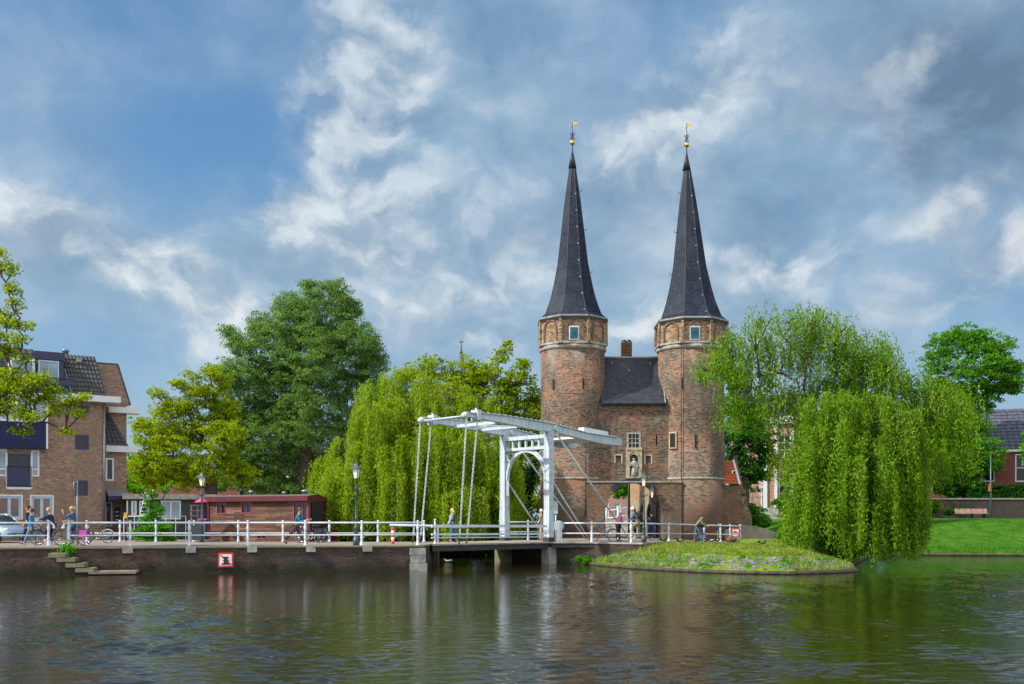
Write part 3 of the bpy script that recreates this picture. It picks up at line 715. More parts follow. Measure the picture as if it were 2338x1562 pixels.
    e = MB(); e.lathe([(Rr*1.02/math.cos(R(22.5)), ez-.16), (Rr*1.07/math.cos(R(22.5)), ez-.02)], (cx, Yc, 0), 8, a0=R(22.5), smooth=False); e.build('eave', 'mud_wall', so)
    l = MB()
    for k in range(8): l.tube([vs[i*8+k] for i in range(1, m_-1)], .024, 5)
    struct_ = l.build('hip_rolls', 'lead', so)
    l = MB(); lz = tz-(tz-ez)*.09; l.tube([(tx, Yc, lz), (tx, Yc, tz+.1)], [Rr*.13, .05], 8); l.build('lead_cap', 'iron', so)
    for i in range(8):                      # ridge hooks
        h = .05+.1*i; rr = Rr*np.interp(h, [p[1] for p in prof], [p[0] for p in prof]); a = R(-67.5-22); lx = cx+(tx-cx)*h
        l = MB(); l.box((lx+rr*.36, Yc-rr*1.0, ez+(tz-ez)*h), (.10, .05, .07)); l.build('lead_flashing', 'stone_white', so)
    for h, sd in ((.30, 1), (.55, 1), (.78, 1)):
        sd = sd if tipx < 1400 else -sd; rr = Rr*np.interp(h, [p[1] for p in prof], [p[0] for p in prof]); lx = cx+(tx-cx)*h; zz = ez+(tz-ez)*h
        l = MB(); l.tube([(lx+sd*rr, Yc, zz), (lx+sd*(rr+.16), Yc, zz-.06), (lx+sd*(rr+.24), Yc, zz+.08)], .02, 5); l.build('roof_hook', 'iron', so)
    # finial
    fz = lambda py: Z_(py, Yc)
    dy = tipy-350
    f = MB(); f.tube([(tx, Yc, tz-.2), (tx, Yc, fz(278+dy*.8))], [.035, .02], 6); fo = f.build('finial', 'iron', gate)
    f = MB(); f.ball((tx, Yc, fz(326+dy)), .175, 16); f.build('gilt_ball', 'gold', fo)
    f = MB(); zc = fz(311+dy)
    for k in range(4):
        a = R(20+90*k); dx, dyv = math.cos(a), math.sin(a)
        for sg in (1, -1): f.tube([(tx+dx*r_, Yc+dyv*r_, zc+sg*h_) for r_, h_ in ((.02, .02), (.10, .06), (.17, .13), (.14, .20), (.07, .17))], .018, 5)
    f.build('scrollwork', 'iron', fo)
    vz = fz(283+dy*.8)
    f = MB(); f.prism([(tx+.02, Yc, vz-.17), (tx+.15, Yc, vz-.02), (tx+.36, Yc, vz-.02), (tx+.28, Yc, vz+.06), (tx+.38, Yc, vz+.13), (tx+.15, Yc, vz+.12), (tx+.02, Yc, vz+.18)], (0, .04, 0))
    f.tube([(tx-.24, Yc+.02, vz-.20), (tx+.02, Yc+.02, vz-.13)], .022, 5); f.build('weather_vane', 'gold', fo)
    # arrow slits: set on the drum, with a thin stone lip
    for px, y0, y1 in slits:
        k = (px-HX)/F  # intersect the ray with the drum
        A = k*k+1; B = -2*(k*cx+Yc); C = cx*cx+Yc*Yc-(Rr*.99)**2; Y = (-B-math.sqrt(B*B-4*A*C))/(2*A); x = k*Y
        ang = math.atan2(Y-Yc, x-cx); wz = (Z_(y0, Y)-Z_(y1, Y))
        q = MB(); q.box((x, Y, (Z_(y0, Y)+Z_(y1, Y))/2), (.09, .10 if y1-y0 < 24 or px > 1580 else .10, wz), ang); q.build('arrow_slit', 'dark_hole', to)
    # lightning conductor and rusty anchor
    k = (1338 if cxpx < 1400 else 1557)
    q = MB(); x = X_(k, Yc-Rr-.1); dd = math.sqrt(max(0, (Rr*1.03)**2-(x-cx)**2)); q.tube([(x, Yc-dd-.03, .9), (x, Yc-dd-.03, zt+2.0 if cxpx > 1400 else zt)], .022, 6)
    q.tube([(x, Yc-dd-.03, .9), (x, Yc-dd-.03, 2.5)], .045, 6); q.build('conductor', 'iron', to)
    return to, cx, Yc, Rr
tA = tower(1307.5, 73.5, 806, 1307, 730, 350, [(1264, 866, 889), (1332, 865, 888)], (1299, 745, 1322, 776))
tB = tower(1577.5, 75.5, 806, 1568, 735, 355, [(1557, 863, 886), (1588, 991, 1022)], (1574, 745, 1598, 776))
# body between the towers
pf = Pl(3, 66.75, 12, 66.75)
U0, U1 = pf.uof(1366), pf.uof(1526); zb = Z_(1096, 66.5)
holes = [pf.rect(1431, 987, 1463, 1026), pf.rect(1406, 1040, 1418, 1056), pf.rect(1474, 1041, 1486, 1057), pf.rect(1497.5, 992, 1500.5, 1018)]
m = MB(); pf.wall(m, U0, U1, zb-.05, Z_(921, 66.75), holes, .35); body = m.build('facade', 'brick_gate', gate)
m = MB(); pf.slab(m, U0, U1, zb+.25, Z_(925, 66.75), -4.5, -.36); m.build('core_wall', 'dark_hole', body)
window(pf, holes[0], body, 'stone_white', 'glass', (2, 2), .12, .06)
for h in holes[1:3]:
    m = MB(); pf.slab(m, h[0], h[1], h[2], h[3], -.34, -.30); m.build('opening', 'stone_grey', body)
    m = MB(); pf.slab(m, h[0]-.1, h[0], h[2]-.06, h[3]+.1, -.02, .02); pf.slab(m, h[1], h[1]+.1, h[2]-.06, h[3]+.1, -.02, .02); pf.slab(m, h[0], h[1], h[3], h[3]+.1, -.02, .02); m.build('lintel', 'stone', body)
# niche with statue
a, b, c, d = pf.rect(1429, 1028, 1465, 1092)
m = MB(); pf.slab(m, a, a+.24, c, d, 0, .16); pf.slab(m, b-.24, b, c, d, 0, .16); pf.slab(m, a, b, d, d+.16, 0, .22); pf.slab(m, a+.24, b-.24, c, c+.10, 0, .2)
w = b-a; mu = (a+b)/2; r0 = w/2-.24
for i in range(10):
    t0, t1 = math.pi*i/10, math.pi*(i+1)/10; zc = d-.28-r0
    P = [(mu-r0*math.cos(t0), zc+r0*math.sin(t0)), (mu-r0*math.cos(t1), zc+r0*math.sin(t1))]
    m.hexa([pf.pt(P[0][0], P[0][1], .15), pf.pt(P[1][0], P[1][1], .15), pf.pt(P[1][0], P[1][1], .0), pf.pt(P[0][0], P[0][1], .0)], [pf.pt(P[0][0], d, .15), pf.pt(P[1][0], d, .15), pf.pt(P[1][0], d, .0), pf.pt(P[0][0], d, .0)])
for sgn in (-1, 1): m.tube([pf.pt(mu+sgn*.34, zc+.15, .18), pf.pt(mu+sgn*.26, zc+.36, .18), pf.pt(mu, zc+.56, .18)], .03, 6)
niche = m.build('niche', 'stone', gate)
m = MB(); pf.slab(m, a+.24, b-.24, c+.1, d-.05, 0, .012); m.build('niche_back', 'mud_wall', niche)
s0 = pf.pt(mu, c+.10, .12); H = Z_(1046, 66.6)-s0.z
m = MB(); zz = lambda t: t*H
m.lathe([(.16, 0), (.19, .02), (.17, zz(.25)), (.145, zz(.45)), (.15, zz(.6)), (.185, zz(.74)), (.15, zz(.82)), (.06, zz(.85)), (.055, zz(.87)), (.085, zz(.90)), (.09, zz(.95)), (.05, zz(.99)), (.01, H)], tuple(s0), 14)
for i in range(len(m.v)):
    x, y, z = m.v[i]; ang = math.atan2(y-s0.y, x-s0.x); f_ = 1+.10*math.sin(ang*5+z*2) if z < s0.z+.8*H else 1; m.v[i] = (s0.x+(x-s0.x)*f_+.03*math.sin((z-s0.z)*3), s0.y+(y-s0.y)*f_*.8, z)
m.tube([(s0.x-.17, s0.y-.02, s0.z+H*.76), (s0.x-.22, s0.y-.06, s0.z+H*.6), (s0.x-.03, s0.y-.17, s0.z+H*.56)], [.06, .05, .035], 7)
m.tube([(s0.x+.17, s0.y-.02, s0.z+H*.76), (s0.x+.21, s0.y-.08, s0.z+H*.58), (s0.x+.16, s0.y-.16, s0.z+H*.48)], [.06, .05, .035], 7)
m.tube([(s0.x+.20, s0.y-.16, s0.z+.02), (s0.x+.16, s0.y-.17, s0.z+H*.55)], .02, 6)
m.build('statue', 'stone_grey', niche)
# lower block with the arch, standing a little proud
pl = Pl(3, 65.95, 12, 65.95)
u0, u1 = pl.uof(1340), pl.uof(1556); zl = Z_(1100, 65.95); cxa = pl.uof(1447); ra = pl.uof(1513.5)-cxa; zs = Z_(1178, 65.95); rz = Z_(1103, 65.95)-zs
arc = [(cxa-ra*math.cos(math.pi*i/24), zs+rz*math.sin(math.pi*i/24)) for i in range(25)]
def arched(pl, u0, u1, z0, z1, arc, mb, off=0.0):
    zt = z1
    mb.add([pl.pt(u0, z0, off), pl.pt(arc[0][0], z0, off), pl.pt(arc[0][0], zt, off), pl.pt(u0, zt, off)], [(0, 1, 2, 3)])
    mb.add([pl.pt(arc[-1][0], z0, off), pl.pt(u1, z0, off), pl.pt(u1, zt, off), pl.pt(arc[-1][0], zt, off)], [(0, 1, 2, 3)])
    for (a, b), (c, d) in zip(arc[:-1], arc[1:]): mb.add([pl.pt(a, b, off), pl.pt(c, d, off), pl.pt(c, zt, off), pl.pt(a, zt, off)], [(0, 1, 2, 3)])
m = MB(); arched(pl, u0, u1, .4, zl, arc, m); DEP = .75
m.add([pl.pt(u0, zl, 0), pl.pt(u1, zl, 0), pl.pt(u1, zl, -.85), pl.pt(u0, zl, -.85)], [(0, 1, 2, 3)])
for u in (u0, u1): m.add([pl.pt(u, .4, 0), pl.pt(u, zl, 0), pl.pt(u, zl, -1.5), pl.pt(u, .4, -1.5)], [(0, 1, 2, 3)])
full = [(arc[0][0], .6)]+arc+[(arc[-1][0], .6)]
for (a, b), (c, d) in zip(full[:-1], full[1:]): m.add([pl.pt(a, b), pl.pt(c, d), pl.pt(c, d, -DEP), pl.pt(a, b, -DEP)], [(0, 1, 2, 3)])
arched(pl, u0, u1, .4, zb, arc, m, -DEP)
m.build('gateway', 'brick_gate_low', gate)
m = MB(); pl.slab(m, u0-.03, u1+.03, zl-.05, zl+.04, -.8, .06); m.build('string_course', 'stone_grey', gate)
m = MB()
for i in range(22):
    t = math.pi*(.27+.46*i/21); c_, s_ = math.cos(t), math.sin(t)
    a = pl.pt(cxa-ra*c_*1.0, zs+rz*s_*1.0, .02); b = pl.pt(cxa-(ra+.32)*c_, zs+(rz+.32)*s_, .02); m.bar(a, b, .11, .07, up=(0, -1, 0))
m.build('voussoirs', 'slate_dark', gate)
# roof between the towers
m = MB(); ez = Z_(921, 66.55); rzg = Z_(817, 69.1); xa, xb = X_(1372, 66.5), X_(1519, 66.5)
prof = [(66.45, ez), (66.75, ez+.32), (67.35, ez+1.15), (69.1, rzg), (71.6, ez+.4)]
for (ya, za), (yb, zb2) in zip(prof[:-1], prof[1:]): m.add([(xa, ya, za), (xb, ya, za), (xb, yb, zb2), (xa, yb, zb2)], [(0, 1, 2, 3)])
m.add([(xa, 66.45, ez), (xb, 66.45, ez), (xb, 66.5, ez-.1), (xa, 66.5, ez-.1)], [(0, 1, 2, 3)])
ro = m.build('roof', 'slate_dark', gate)
m = MB(); m.prism([(xb-.02, y, z+.03) for y, z in prof[:4]]+[(xb-.02, 69.1, rzg-.3), (xb-.02, 66.8, ez)], (.06, 0, 0)); m.build('lead_flashing', 'stone_white', ro)
m = MB(); m.tube([(xa, 69.1, rzg+.02), (xb, 69.1, rzg+.02)], .07, 8); m.build('ridge', 'stone_grey', ro)
for px, py in ((1398, 831), (1484, 832), (1399, 893), (1488, 893), (1380, 896), (1436, 848)):
    t = (py-817)/104; y = 69.1-2.4*t; z = Z_(py, y)
    m = MB(); m.box((X_(px, y), y-.03, z), (.07, .06, .28)); m.box((X_(px, y), y-.06, z-.16), (.22, .06, .10)); m.build('roof_hook', 'stone_white', ro)
cx0 = X_(1430, 71); m = MB(); zc0, zc1 = Z_(822, 71), Z_(783, 71)
m.box((cx0, 71, (zc0-.6+zc1)/2), (.72, .6, zc1-zc0+.6)); ch = m.build('chimney', 'brick_gate_low', gate)
m = MB()
for sg in (-1, 1): m.torus((cx0+sg*.17, 71, zc1+.02), .14, .05, 'y', 10, 6, (0, math.pi))
m.xf(lambda v: Vector((v.x, 71+(v.y-71)*5, v.z))); m.build('chimney_arch', 'brick_gate_low', ch)
# rectangular opening on the right drum
k = (1537-HX)/F; _, cxx, Yc, Rr = tB; A = k*k+1; B = -2*(k*cxx+Yc); C = cxx*cxx+Yc*Yc-Rr**2; Y = (-B-math.sqrt(B*B-4*A*C))/(2*A); x = k*Y; ang = math.atan2(Y-Yc, x-cxx)
z0, z1 = Z_(1022, Y), Z_(989, Y)
m = MB(); m.box((x, Y, (z0+z1)/2), (.14, .56, z1-z0+.14), ang); fr = m.build('stone_surround', 'stone', gate)
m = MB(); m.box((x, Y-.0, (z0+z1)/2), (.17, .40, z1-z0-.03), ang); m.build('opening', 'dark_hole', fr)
# long wall of the inner court with pointed niches, seen through the arch
xw = 9.78
cw = thing('court_wall', 'ochre brick inner wall with pointed white-edged niches seen through the gateway', 'wall', (xw, 75, 1.1))
nich = [(1450, 12, 1150), (1467, 11, 1143), (1483.5, 15, 1141), (1503, 15, 1141)]
YW = 67.3; pw = Pl(xw, YW, xw, 84.9)
def yq(px): return xw*F/(px-HX)
arcs = []
for px, w, ty in nich:
    a, b = yq(px+w/2), yq(px-w/2)
    a = max(a, 67.45)
    arcs.append((a-YW, b-YW, ty, (a+b)/2))
m = MB(); ztop = 7.2; segs = [0.0]
def niche_profile(u0, u1, zt):
    mid = (u0+u1)/2; w = u1-u0; zs_ = zt-1.25; p = []
    for i in range(7): t = i/6; p.append((u0+w/2*(t**1.7 if 1 else t), zs_+(zt-zs_)*(math.sin(t*math.pi/2))))
    return p+[(u1-(q[0]-u0), q[1]) for q in p[::-1][1:]]
arcs.sort(); cur = 0.0
P = lambda u, z, off=0.0: pw.pt(u, z, off)
for (ua, ub, ty, ym) in arcs:
    zt = Z_(ty, ym); pr = niche_profile(ua, ub, zt)
    m.add([P(cur, .9), P(ua, .9), P(ua, ztop), P(cur, ztop)], [(0, 1, 2, 3)])
    for (a, b), (c, d) in zip(pr[:-1], pr[1:]): m.add([P(a, b), P(c, d), P(c, ztop), P(a, ztop)], [(0, 1, 2, 3)])
    cur = ub
m.add([P(cur, .9), P(pw.L, .9), P(pw.L, ztop), P(cur, ztop)], [(0, 1, 2, 3)]); m.add([P(0, .9, -.9), P(pw.L, .9, -.9), P(pw.L, ztop, -.9), P(0, ztop, -.9)], [(0, 1, 2, 3)])
m.add([P(pw.L, .9), P(pw.L, .9, -.9), P(pw.L, ztop, -.9), P(pw.L, ztop)], [(0, 1, 2, 3)])
m.build('wall', 'brick_ochre', cw)
for (ua, ub, ty, ym) in arcs:
    zt = Z_(ty, ym); pr = [(ua, 1.0)]+niche_profile(ua, ub, zt)+[(ub, 1.0)]
    t = MB()
    for (a, b), (c, d) in zip(pr[:-1], pr[1:]): t.bar(P(a, b, .01), P(c, d, .01), .55, .08, up=(1, 0, 0))
    no = t.build('niche_surround', 'stone_white', cw)
    t = MB(); t.add([P(ua, .9, -.85), P(ub, .9, -.85), P(ub, zt, -.85), P(ua, zt, -.85)], [(0, 1, 2, 3)]); t.build('niche_back', 'mud_wall', no)
m = MB(); m.tube([P(pw.L-.1, 1, .1), P(pw.L-.1, ztop, .1)], .09, 8); m.build('drainpipe', 'iron', cw)
# lean-to with orange tiles beside the right tower
lt = thing('lean_to', 'small brick lean-to with orange pantile roof against the right tower', 'lean-to', (14.0, 67, .7))
yl = 67.0; x0, x1 = X_(1650, yl), X_(1694, yl); zt0 = Z_(1108, yl)
m = MB(); m.box(((x0+x1)/2, yl+1.3, (.4+zt0)/2), (x1-x0, 2.6, zt0-.4)); wl = m.build('wall', 'brick_gate_low', lt)
m = MB(); m.prism([(x1-.14, yl+.02, zt0-.3), (x1-.14, yl+2.5, zt0-.3), (x1-.14, yl+2.5, Z_(1040, 69.5)), (x1-.14, yl+1.9, Z_(1040, 69)), (x1-.14, yl+1.9, Z_(1052, 69))], (.26, 0, 0)); m.build('gable', 'brick_gate_low', lt)
m = MB(); pantile(m, (x0, yl-.12, zt0+.02), (x1-.2, yl-.12, zt0+.02), (x1-.2, yl+1.8, Z_(1053, 68.8)), (x0, yl+1.8, Z_(1053, 68.8)), 6, 8, .06, .05); ro = m.build('roof', 'tile_orange', lt)
m = MB(); m.bar((x1-.17, yl-.1, zt0+.06), (x1-.17, yl+1.85, Z_(1051, 68.8)), .13, .12); m.build('verge', 'white_paint', ro)
m = MB(); z = Z_(1079, 67.8); m.box((X_(1675, 67.8), 67.75, z), (.32, .12, .28)); sk = m.build('skylight', 'sign_white', ro); m = MB(); m.box((X_(1676, 67.8), 67.68, z), (.12, .06, .16)); m.build('pane', 'dark_hole', sk)
m = MB(); m.prism([(x1+.005, yl-.0, .4), (x1+.75, yl+.1, .4), (x1+.65, yl+.1, 2.6), (x1+.5, yl+.1, 3.0), (x1+.35, yl, 3.3), (x1+.005, yl, 3.4)], (0, .5, 0)); m.build('buttress', 'brick_gate_low', lt)
# low curved wall beside the bushes
cwm = MB(); top = [(1690, 1197, 66.2), (1715, 1200, 66.0), (1745, 1206, 65.6), (1775, 1217, 65.0)]
for (a, ya, da), (b, yb, db) in zip(top[:-1], top[1:]):
    xa_, xb_ = X_(a, da), X_(b, db); za_, zb_ = Z_(ya, da), Z_(yb, db)
    cwm.hexa([(xa_, da, .2), (xb_, db, .2), (xb_, db+.35, .2), (xa_, da+.35, .2)], [(xa_, da, za_), (xb_, db, zb_), (xb_, db+.35, zb_), (xa_, da+.35, za_)])
tag(cwm.build('garden_wall', 'mud_wall'), 'low dark plastered wall curving down to the right of the gate', 'wall')

# ================================================================ DRAWBRIDGE
N0 = Vector((1.94, 54.0)); AX = Vector((-.731, -.682)); CV = Vector((-.682, .731)); PW = 3.45
br = thing('drawbridge', 'white Dutch drawbridge with balance beams and chains over the canal', 'drawbridge', (N0.x, N0.y, 0))
pb = Pl(N0.x, N0.y, N0.x+AX.x, N0.y+AX.y)       # vertical plane of the near beam, u towards the leaf tip
def beam(offc):
    top = [(1064, 943), (1100, 944), (1150, 949), (1200, 957), (1240, 964), (1268, 970), (1300, 978), (1340, 989), (1380, 995), (1405, 998)]
    bot = [(1415, 1001), (1419, 1008), (1414, 1017), (1375, 1013), (1330, 1003), (1268, 988), (1235, 983), (1200, 977), (1150, 966), (1100, 957), (1064, 951)]
    off = Vector((CV.x*offc, CV.y*offc, 0)); m = MB()
    P = [pb.at(*p)+off-Vector((CV.x, CV.y, 0))*.09 for p in top+bot]; m.prism(P, (CV.x*.18, CV.y*.18, 0))
    for lst in (top, bot[2:]):
        for a, b in zip(lst[:-1], lst[1:]): m.bar(pb.at(*a)+off, pb.at(*b)+off, .34, .035)
    b_ = m.build('balance_beam', 'white_metal', br)
    r = MB()
    for a, b in zip(top[:-1], top[1:]):
        for k in range(4): p = pb.at(*a).lerp(pb.at(*b), k/4)+off-Vector((CV.x, CV.y, 0))*.12; r.ball(tuple(p+Vector((0, 0, .035))), .028, 6)
    r.build('rivets', 'white_metal', b_)
    p = pb.at(1062, 948)+off; r = MB(); r.ball(tuple(p), .17, 12); r.tube([p-Vector((CV.x, CV.y, 0))*.2, p+Vector((CV.x, CV.y, 0))*.2], .12, 10); r.tube([p+Vector((0, 0, 0)), p+Vector((0, 0, .05))], .06, 8); r.build('tip_fitting', 'white_metal', b_)
    p = pb.at(1087, 948)+off; r = MB(); r.box((p.x, p.y, p.z), (.24, .5, .5), math.atan2(AX.y, AX.x)); r.tube([p, p+Vector((0, 0, .35))], .05, 8); r.build('clamp', 'white_metal', b_)
beam(0); beam(PW)
tipN, secN = pb.at(1062, 950), pb.at(1087, 956); CV3 = Vector((CV.x, CV.y, 0))
m = MB(); m.tube([tipN, tipN+CV3*PW], .05, 8); m.build('tie_rod', 'white_metal', br)
for u in (3.6, 1.9):
    m = MB(); p = pb.pt(u, pb.pt(u, 0).z+7.2+(.03 if u > 3 else -.05)); m.bar(p, p+CV3*PW, .18, .16); m.build('cross_beam', 'white_metal', br)
m = MB(); a = pb.pt(3.55, 7.25); b = pb.pt(1.95, 7.15)+CV3*PW; m.tube([a, b], .03, 6); m.tube([pb.pt(3.55, 7.25)+CV3*PW, pb.pt(1.95, 7.15)], .03, 6); m.build('diagonal_brace', 'white_metal', br)
# chains
def chain(p0, p1, name='chain'):
    d = (p1-p0); L = d.length; n = int(L/.10); m = MB(); q = d.to_track_quat('X', 'Z').to_matrix()
    for i in range(n):
        c = p0+d*((i+.5)/n); o = len(m.v); m.torus((0, 0, 0), .043, .015, 'y' if i % 2 else 'z', 8, 4)
        m.xf(lambda v: c+q@Vector((v.x*1.7, v.y, v.z)), o)
    return m.build(name, 'white_rail', br)
def chain_set(off):
    for (tx, ty, ta, tb), u_b in (((1062, 952, 0, 0), pb.uof(1046)), ((1087, 957, 0, 0), pb.uof(1063))):
        t = pb.at(tx, ty)+CV3*off; b = pb.pt(u_b, Q+.35)+CV3*off; chain(t, b)
        m = MB(); m.tube([b, Vector((b.x, b.y, Q-.1))+AX.to_3d()*.06], .035, 6); m.ball((b.x+AX.x*.06, b.y+AX.y*.06, Q-.16), .09, 8); m.ball((b.x+AX.x*.06, b.y+AX.y*.06, Q-.0), .06, 8); m.build('chain_anchor', 'iron', br)
chain_set(-.12); chain_set(PW+.1)
# portal
zP = Z_(987, 54.0)
for off in (0, PW):
    c = N0+CV*off; an = math.atan2(CV.y, CV.x); m = MB(); m.box((c.x, c.y, (Q+.25+zP)/2), (.36, .31, zP-Q-.25), an)
    for sg in (-1, 1):
        for s2 in (-1, 1): m.box((c.x+CV.x*.155*sg+AX.x*.145*s2, c.y+CV.y*.155*sg+AX.y*.145*s2, (Q+.25+zP)/2), (.08, .06, zP-Q-.2), an)
    po = m.build('portal_post', 'white_metal', br)
    m = MB()
    for z in np.arange(Q+.6, zP, .42):
        for sg in (-1, 1):
            for s2 in (-1, 1): m.ball((c.x+CV.x*.15*sg+AX.x*.178*s2, c.y+CV.y*.15*sg+AX.y*.178*s2, z), .026, 6)
            m.ball((c.x-CV.x*.198, c.y-CV.y*.198, z), .026, 6); 
    m.build('rivets', 'white_metal', po)
    m = MB(); m.box((c.x, c.y, Q+.115), (.48, .42, .26), an); m.build('foot', 'deck_dark', po)
    m = MB(); m.box((c.x, c.y, Q+1.1), (.42, .37, 1.1), an); m.build('casing', 'white_metal', po)
    p = pb.at(1264, 979)+CV3*off; m = MB(); m.tube([p-CV3*.28, p+CV3*.28], .15, 12); m.box((p.x, p.y, p.z-.25), (.5, .3, .3), an-math.pi/2); m.build('pivot', 'white_metal', po)
pp = Pl(N0.x, N0.y, N0.x+CV.x, N0.y+CV.y)
z1_, z2_ = zP-.25, zP-.85
m = MB(); pp.slab(m, .2, PW-.2, z1_-.05, z1_+.15, -.14, .14); pp.slab(m, .2, PW-.2, z2_-.02, z2_+.14, -.14, .14)
for k in range(1, 6): u = .2+(PW-.4)*k/6; pp.slab(m, u-.05, u+.05, z2_+.14, z1_-.05, -.06, .06)
m.build('portal_girder', 'white_metal', br)
m = MB(); ra_ = (PW-.4)/2-.05; cz = z2_-.08-ra_; cu = PW/2
for i in range(20):
    t0, t1 = math.pi*i/20, math.pi*(i+1)/20
    a = pp.pt(cu-ra_*math.cos(t0), cz+ra_*math.sin(t0)); b = pp.pt(cu-ra_*math.cos(t1), cz+ra_*math.sin(t1)); m.bar(a, b, .18, .11)
    a = pp.pt(cu-(ra_+.09)*math.cos(t0), cz+(ra_+.09)*math.sin(t0)); b = pp.pt(cu-(ra_+.09)*math.cos(t1), cz+(ra_+.09)*math.sin(t1)); m.bar(a, b, .05, .16)
for sg in (-1, 1):
    m.bar(pp.pt(cu+sg*ra_, cz+.05), pp.pt(cu+sg*ra_, cz-.9), .15, .10)
    o = len(m.v); m.torus((0, 0, 0), .24, .035, 'y', 18, 6)
    ctr = pp.pt(cu+sg*(ra_-.25), z2_-.34); m.xf(lambda v: ctr+Vector((CV.x*v.x-CV.y*v.y*1.6, CV.y*v.x+CV.x*v.y*1.6, v.z)), o)
m.build('portal_arch', 'white_metal', br)
# counterweight between the tails
ca = pb.at(1340, 997); cb = pb.at(1398, 1004)
m = MB(); A3 = (cb-ca); m.hexa([ca+CV3*.15-Vector((0, 0, .05)), cb+CV3*.15-Vector((0, 0, .05)), cb+CV3*(PW-.1)-Vector((0, 0, .05)), ca+CV3*(PW-.1)-Vector((0, 0, .05))],
                               [ca+CV3*.15+Vector((0, 0, .07)), cb+CV3*.15+Vector((0, 0, .07)), cb+CV3*(PW-.1)+Vector((0, 0, .07)), ca+CV3*(PW-.1)+Vector((0, 0, .07))]); m.build('counterweight', 'white_paint', br)
m = MB(); p = pb.at(1400, 994)+CV3*.6; q_ = pb.at(1345, 985)+CV3*.6; m.bar(p+Vector((0, 0, .1)), q_+Vector((0, 0, .12)), .45, .26); m.build('ballast_box', 'white_paint', br)
# stays
for off in (0, PW):
    for (px, py), ub in (((1268, 987), -6.7), ((1258, 1093), -3.3)):
        a = pb.at(px, py)+CV3*off; b = pb.pt(ub, Q-.1)+CV3*off; m = MB(); m.tube([a, b], .043, 8); m.build('stay', 'white_metal', br)
# decks
def poly2(pts, z0, z1, matn, name, par):
    m = MB(); m.prism([(p[0], p[1], z0) for p in pts], (0, 0, z1-z0)); return m.build(name, matn, par)
a1 = N0-CV*.35+AX*.3; f1 = N0+CV*(PW+.35)+AX*.3
leaf = [(-3.76, 48.35), (a1.x, a1.y), (f1.x, f1.y), (-3.76, 53.7)]
poly2(leaf, Q-.05, Q+.02, 'deck_wood', 'leaf_deck', br); inn = [(-3.75, 48.42), (a1.x-.05, a1.y+.06), (f1.x, f1.y-.05), (-3.75, 53.6)]
poly2(inn, Q-.32, Q-.052, 'deck_dark', 'leaf_girder', br)
fx = [tuple(N0-CV*.6+AX*.28), (4.6, 53.2), (4.9, 56.5), tuple(N0+CV*(PW+.6)-AX*2.2), tuple(N0+CV*(PW+.6)+AX*.28)]
poly2(fx, Q-.048, Q+.022, 'deck_wood', 'fixed_deck', br)
poly2([tuple(N0-CV*.55+AX*.2), (4.5, 53.25), (4.7, 56.3), tuple(N0+CV*(PW+.5)-AX*2), tuple(N0+CV*(PW+.55)+AX*.2)], Q-.26, Q-.05, 'deck_dark', 'fixed_girder', br)
# masonry pier
pc = N0+CV*(-.05)
m = MB(); m.box((pc.x, pc.y, -.1), (.58, .62, 2*(Q-.27)+.2-.0), math.atan2(CV.y, CV.x)); 
for i, v in enumerate(m.v): m.v[i] = (v[0], v[1], min(v[2], Q-.265))
m.build('pier', 'stone_grey', br)
fp = N0+CV*(PW-.05)
m = MB(); m.box((fp.x, fp.y, -.1), (.9, .75, 2*(Q-.27)), math.atan2(CV.y, CV.x)); 
for i, v in enumerate(m.v): m.v[i] = (v[0], v[1], min(v[2], Q-.265))
m.build('pier', 'moss_stone', br)
mid = N0+CV*(PW/2)-AX*.55
m = MB(); m.box((mid.x, mid.y, -.1), (PW-.2, .9, 2*(Q-.28)), math.atan2(CV.y, CV.x)); m.build('abutment', 'brick_quay', br)
# ================================================================ RAILINGS
def post_prof(h): return [(.085, 0), (.085, .05), (.062, .08), (.056, h*.28), (.075, h*.32), (.052, h*.36), (.048, h*.60), (.068, h*.66), (.072, h*.72), (.045, h*.78), (.05, h*.88), (.035, h*.915), (.058, h*.945), (.058, h*.975), (.02, h)]
def railing(label, pts, zf, h=1.16, levels=(.90, .42), rr=(.042, .030), posts=None, curl=None, group='white railings', rw=None):
    """pts: (x,y) post positions; zf(x) ground height"""
    x0, y0 = pts[0]; t = thing('railing', label, 'railing', (x0, y0, zf(x0)), group)
    for i, (x, y) in enumerate(pts):
        if posts is not None and i not in posts: continue
        m = MB(); m.lathe(post_prof(h), (x, y, zf(x)), 10); m.build('post', 'white_rail', t)
    for lv, r_ in zip(levels, rr):
        m = MB(); m.tube([(x, y, zf(x)+h*lv) for x, y in pts], r_, 8); m.build('rail', 'white_rail', t)
    if curl:
        for (x, y), sg in curl:
            m = MB(); m.tube([(x+sg*(.03+.15*math.sin(a)+.25*(1-math.cos(a/2))*.8), y, zf(x)+h*.80+.12*math.cos(a)) for a in np.linspace(0, 4.6, 14)], .032, 7); m.build('scroll', 'white_rail', t)
    return t
zq = lambda x: Q
def rp(px, Y): return (X_(px, Y), Y)
def rq(px):
    k = (px-HX)/F; x = k*(45.3+.105*20.5)/(1-.105*k); return (x, 45.3+.105*(x+20.5))
railing('white railing left of the gap at the mossy steps', [rq(-230), rq(-60), rq(111)], zq, curl=[(rq(111), 1)])
railing('long white railing with ball-topped posts along the near edge of the quay', [rq(157), rq(297), rq(432), rq(566), rq(697), rq(826), rq(954)], zq, curl=[(rq(157), -1)])
railing('white railing along the far side of the quay in front of the houseboats', [rp(p, 54.4) for p in (198, 274, 356, 443, 544, 646, 752, 863, 968)], zq, levels=(.885, .40))
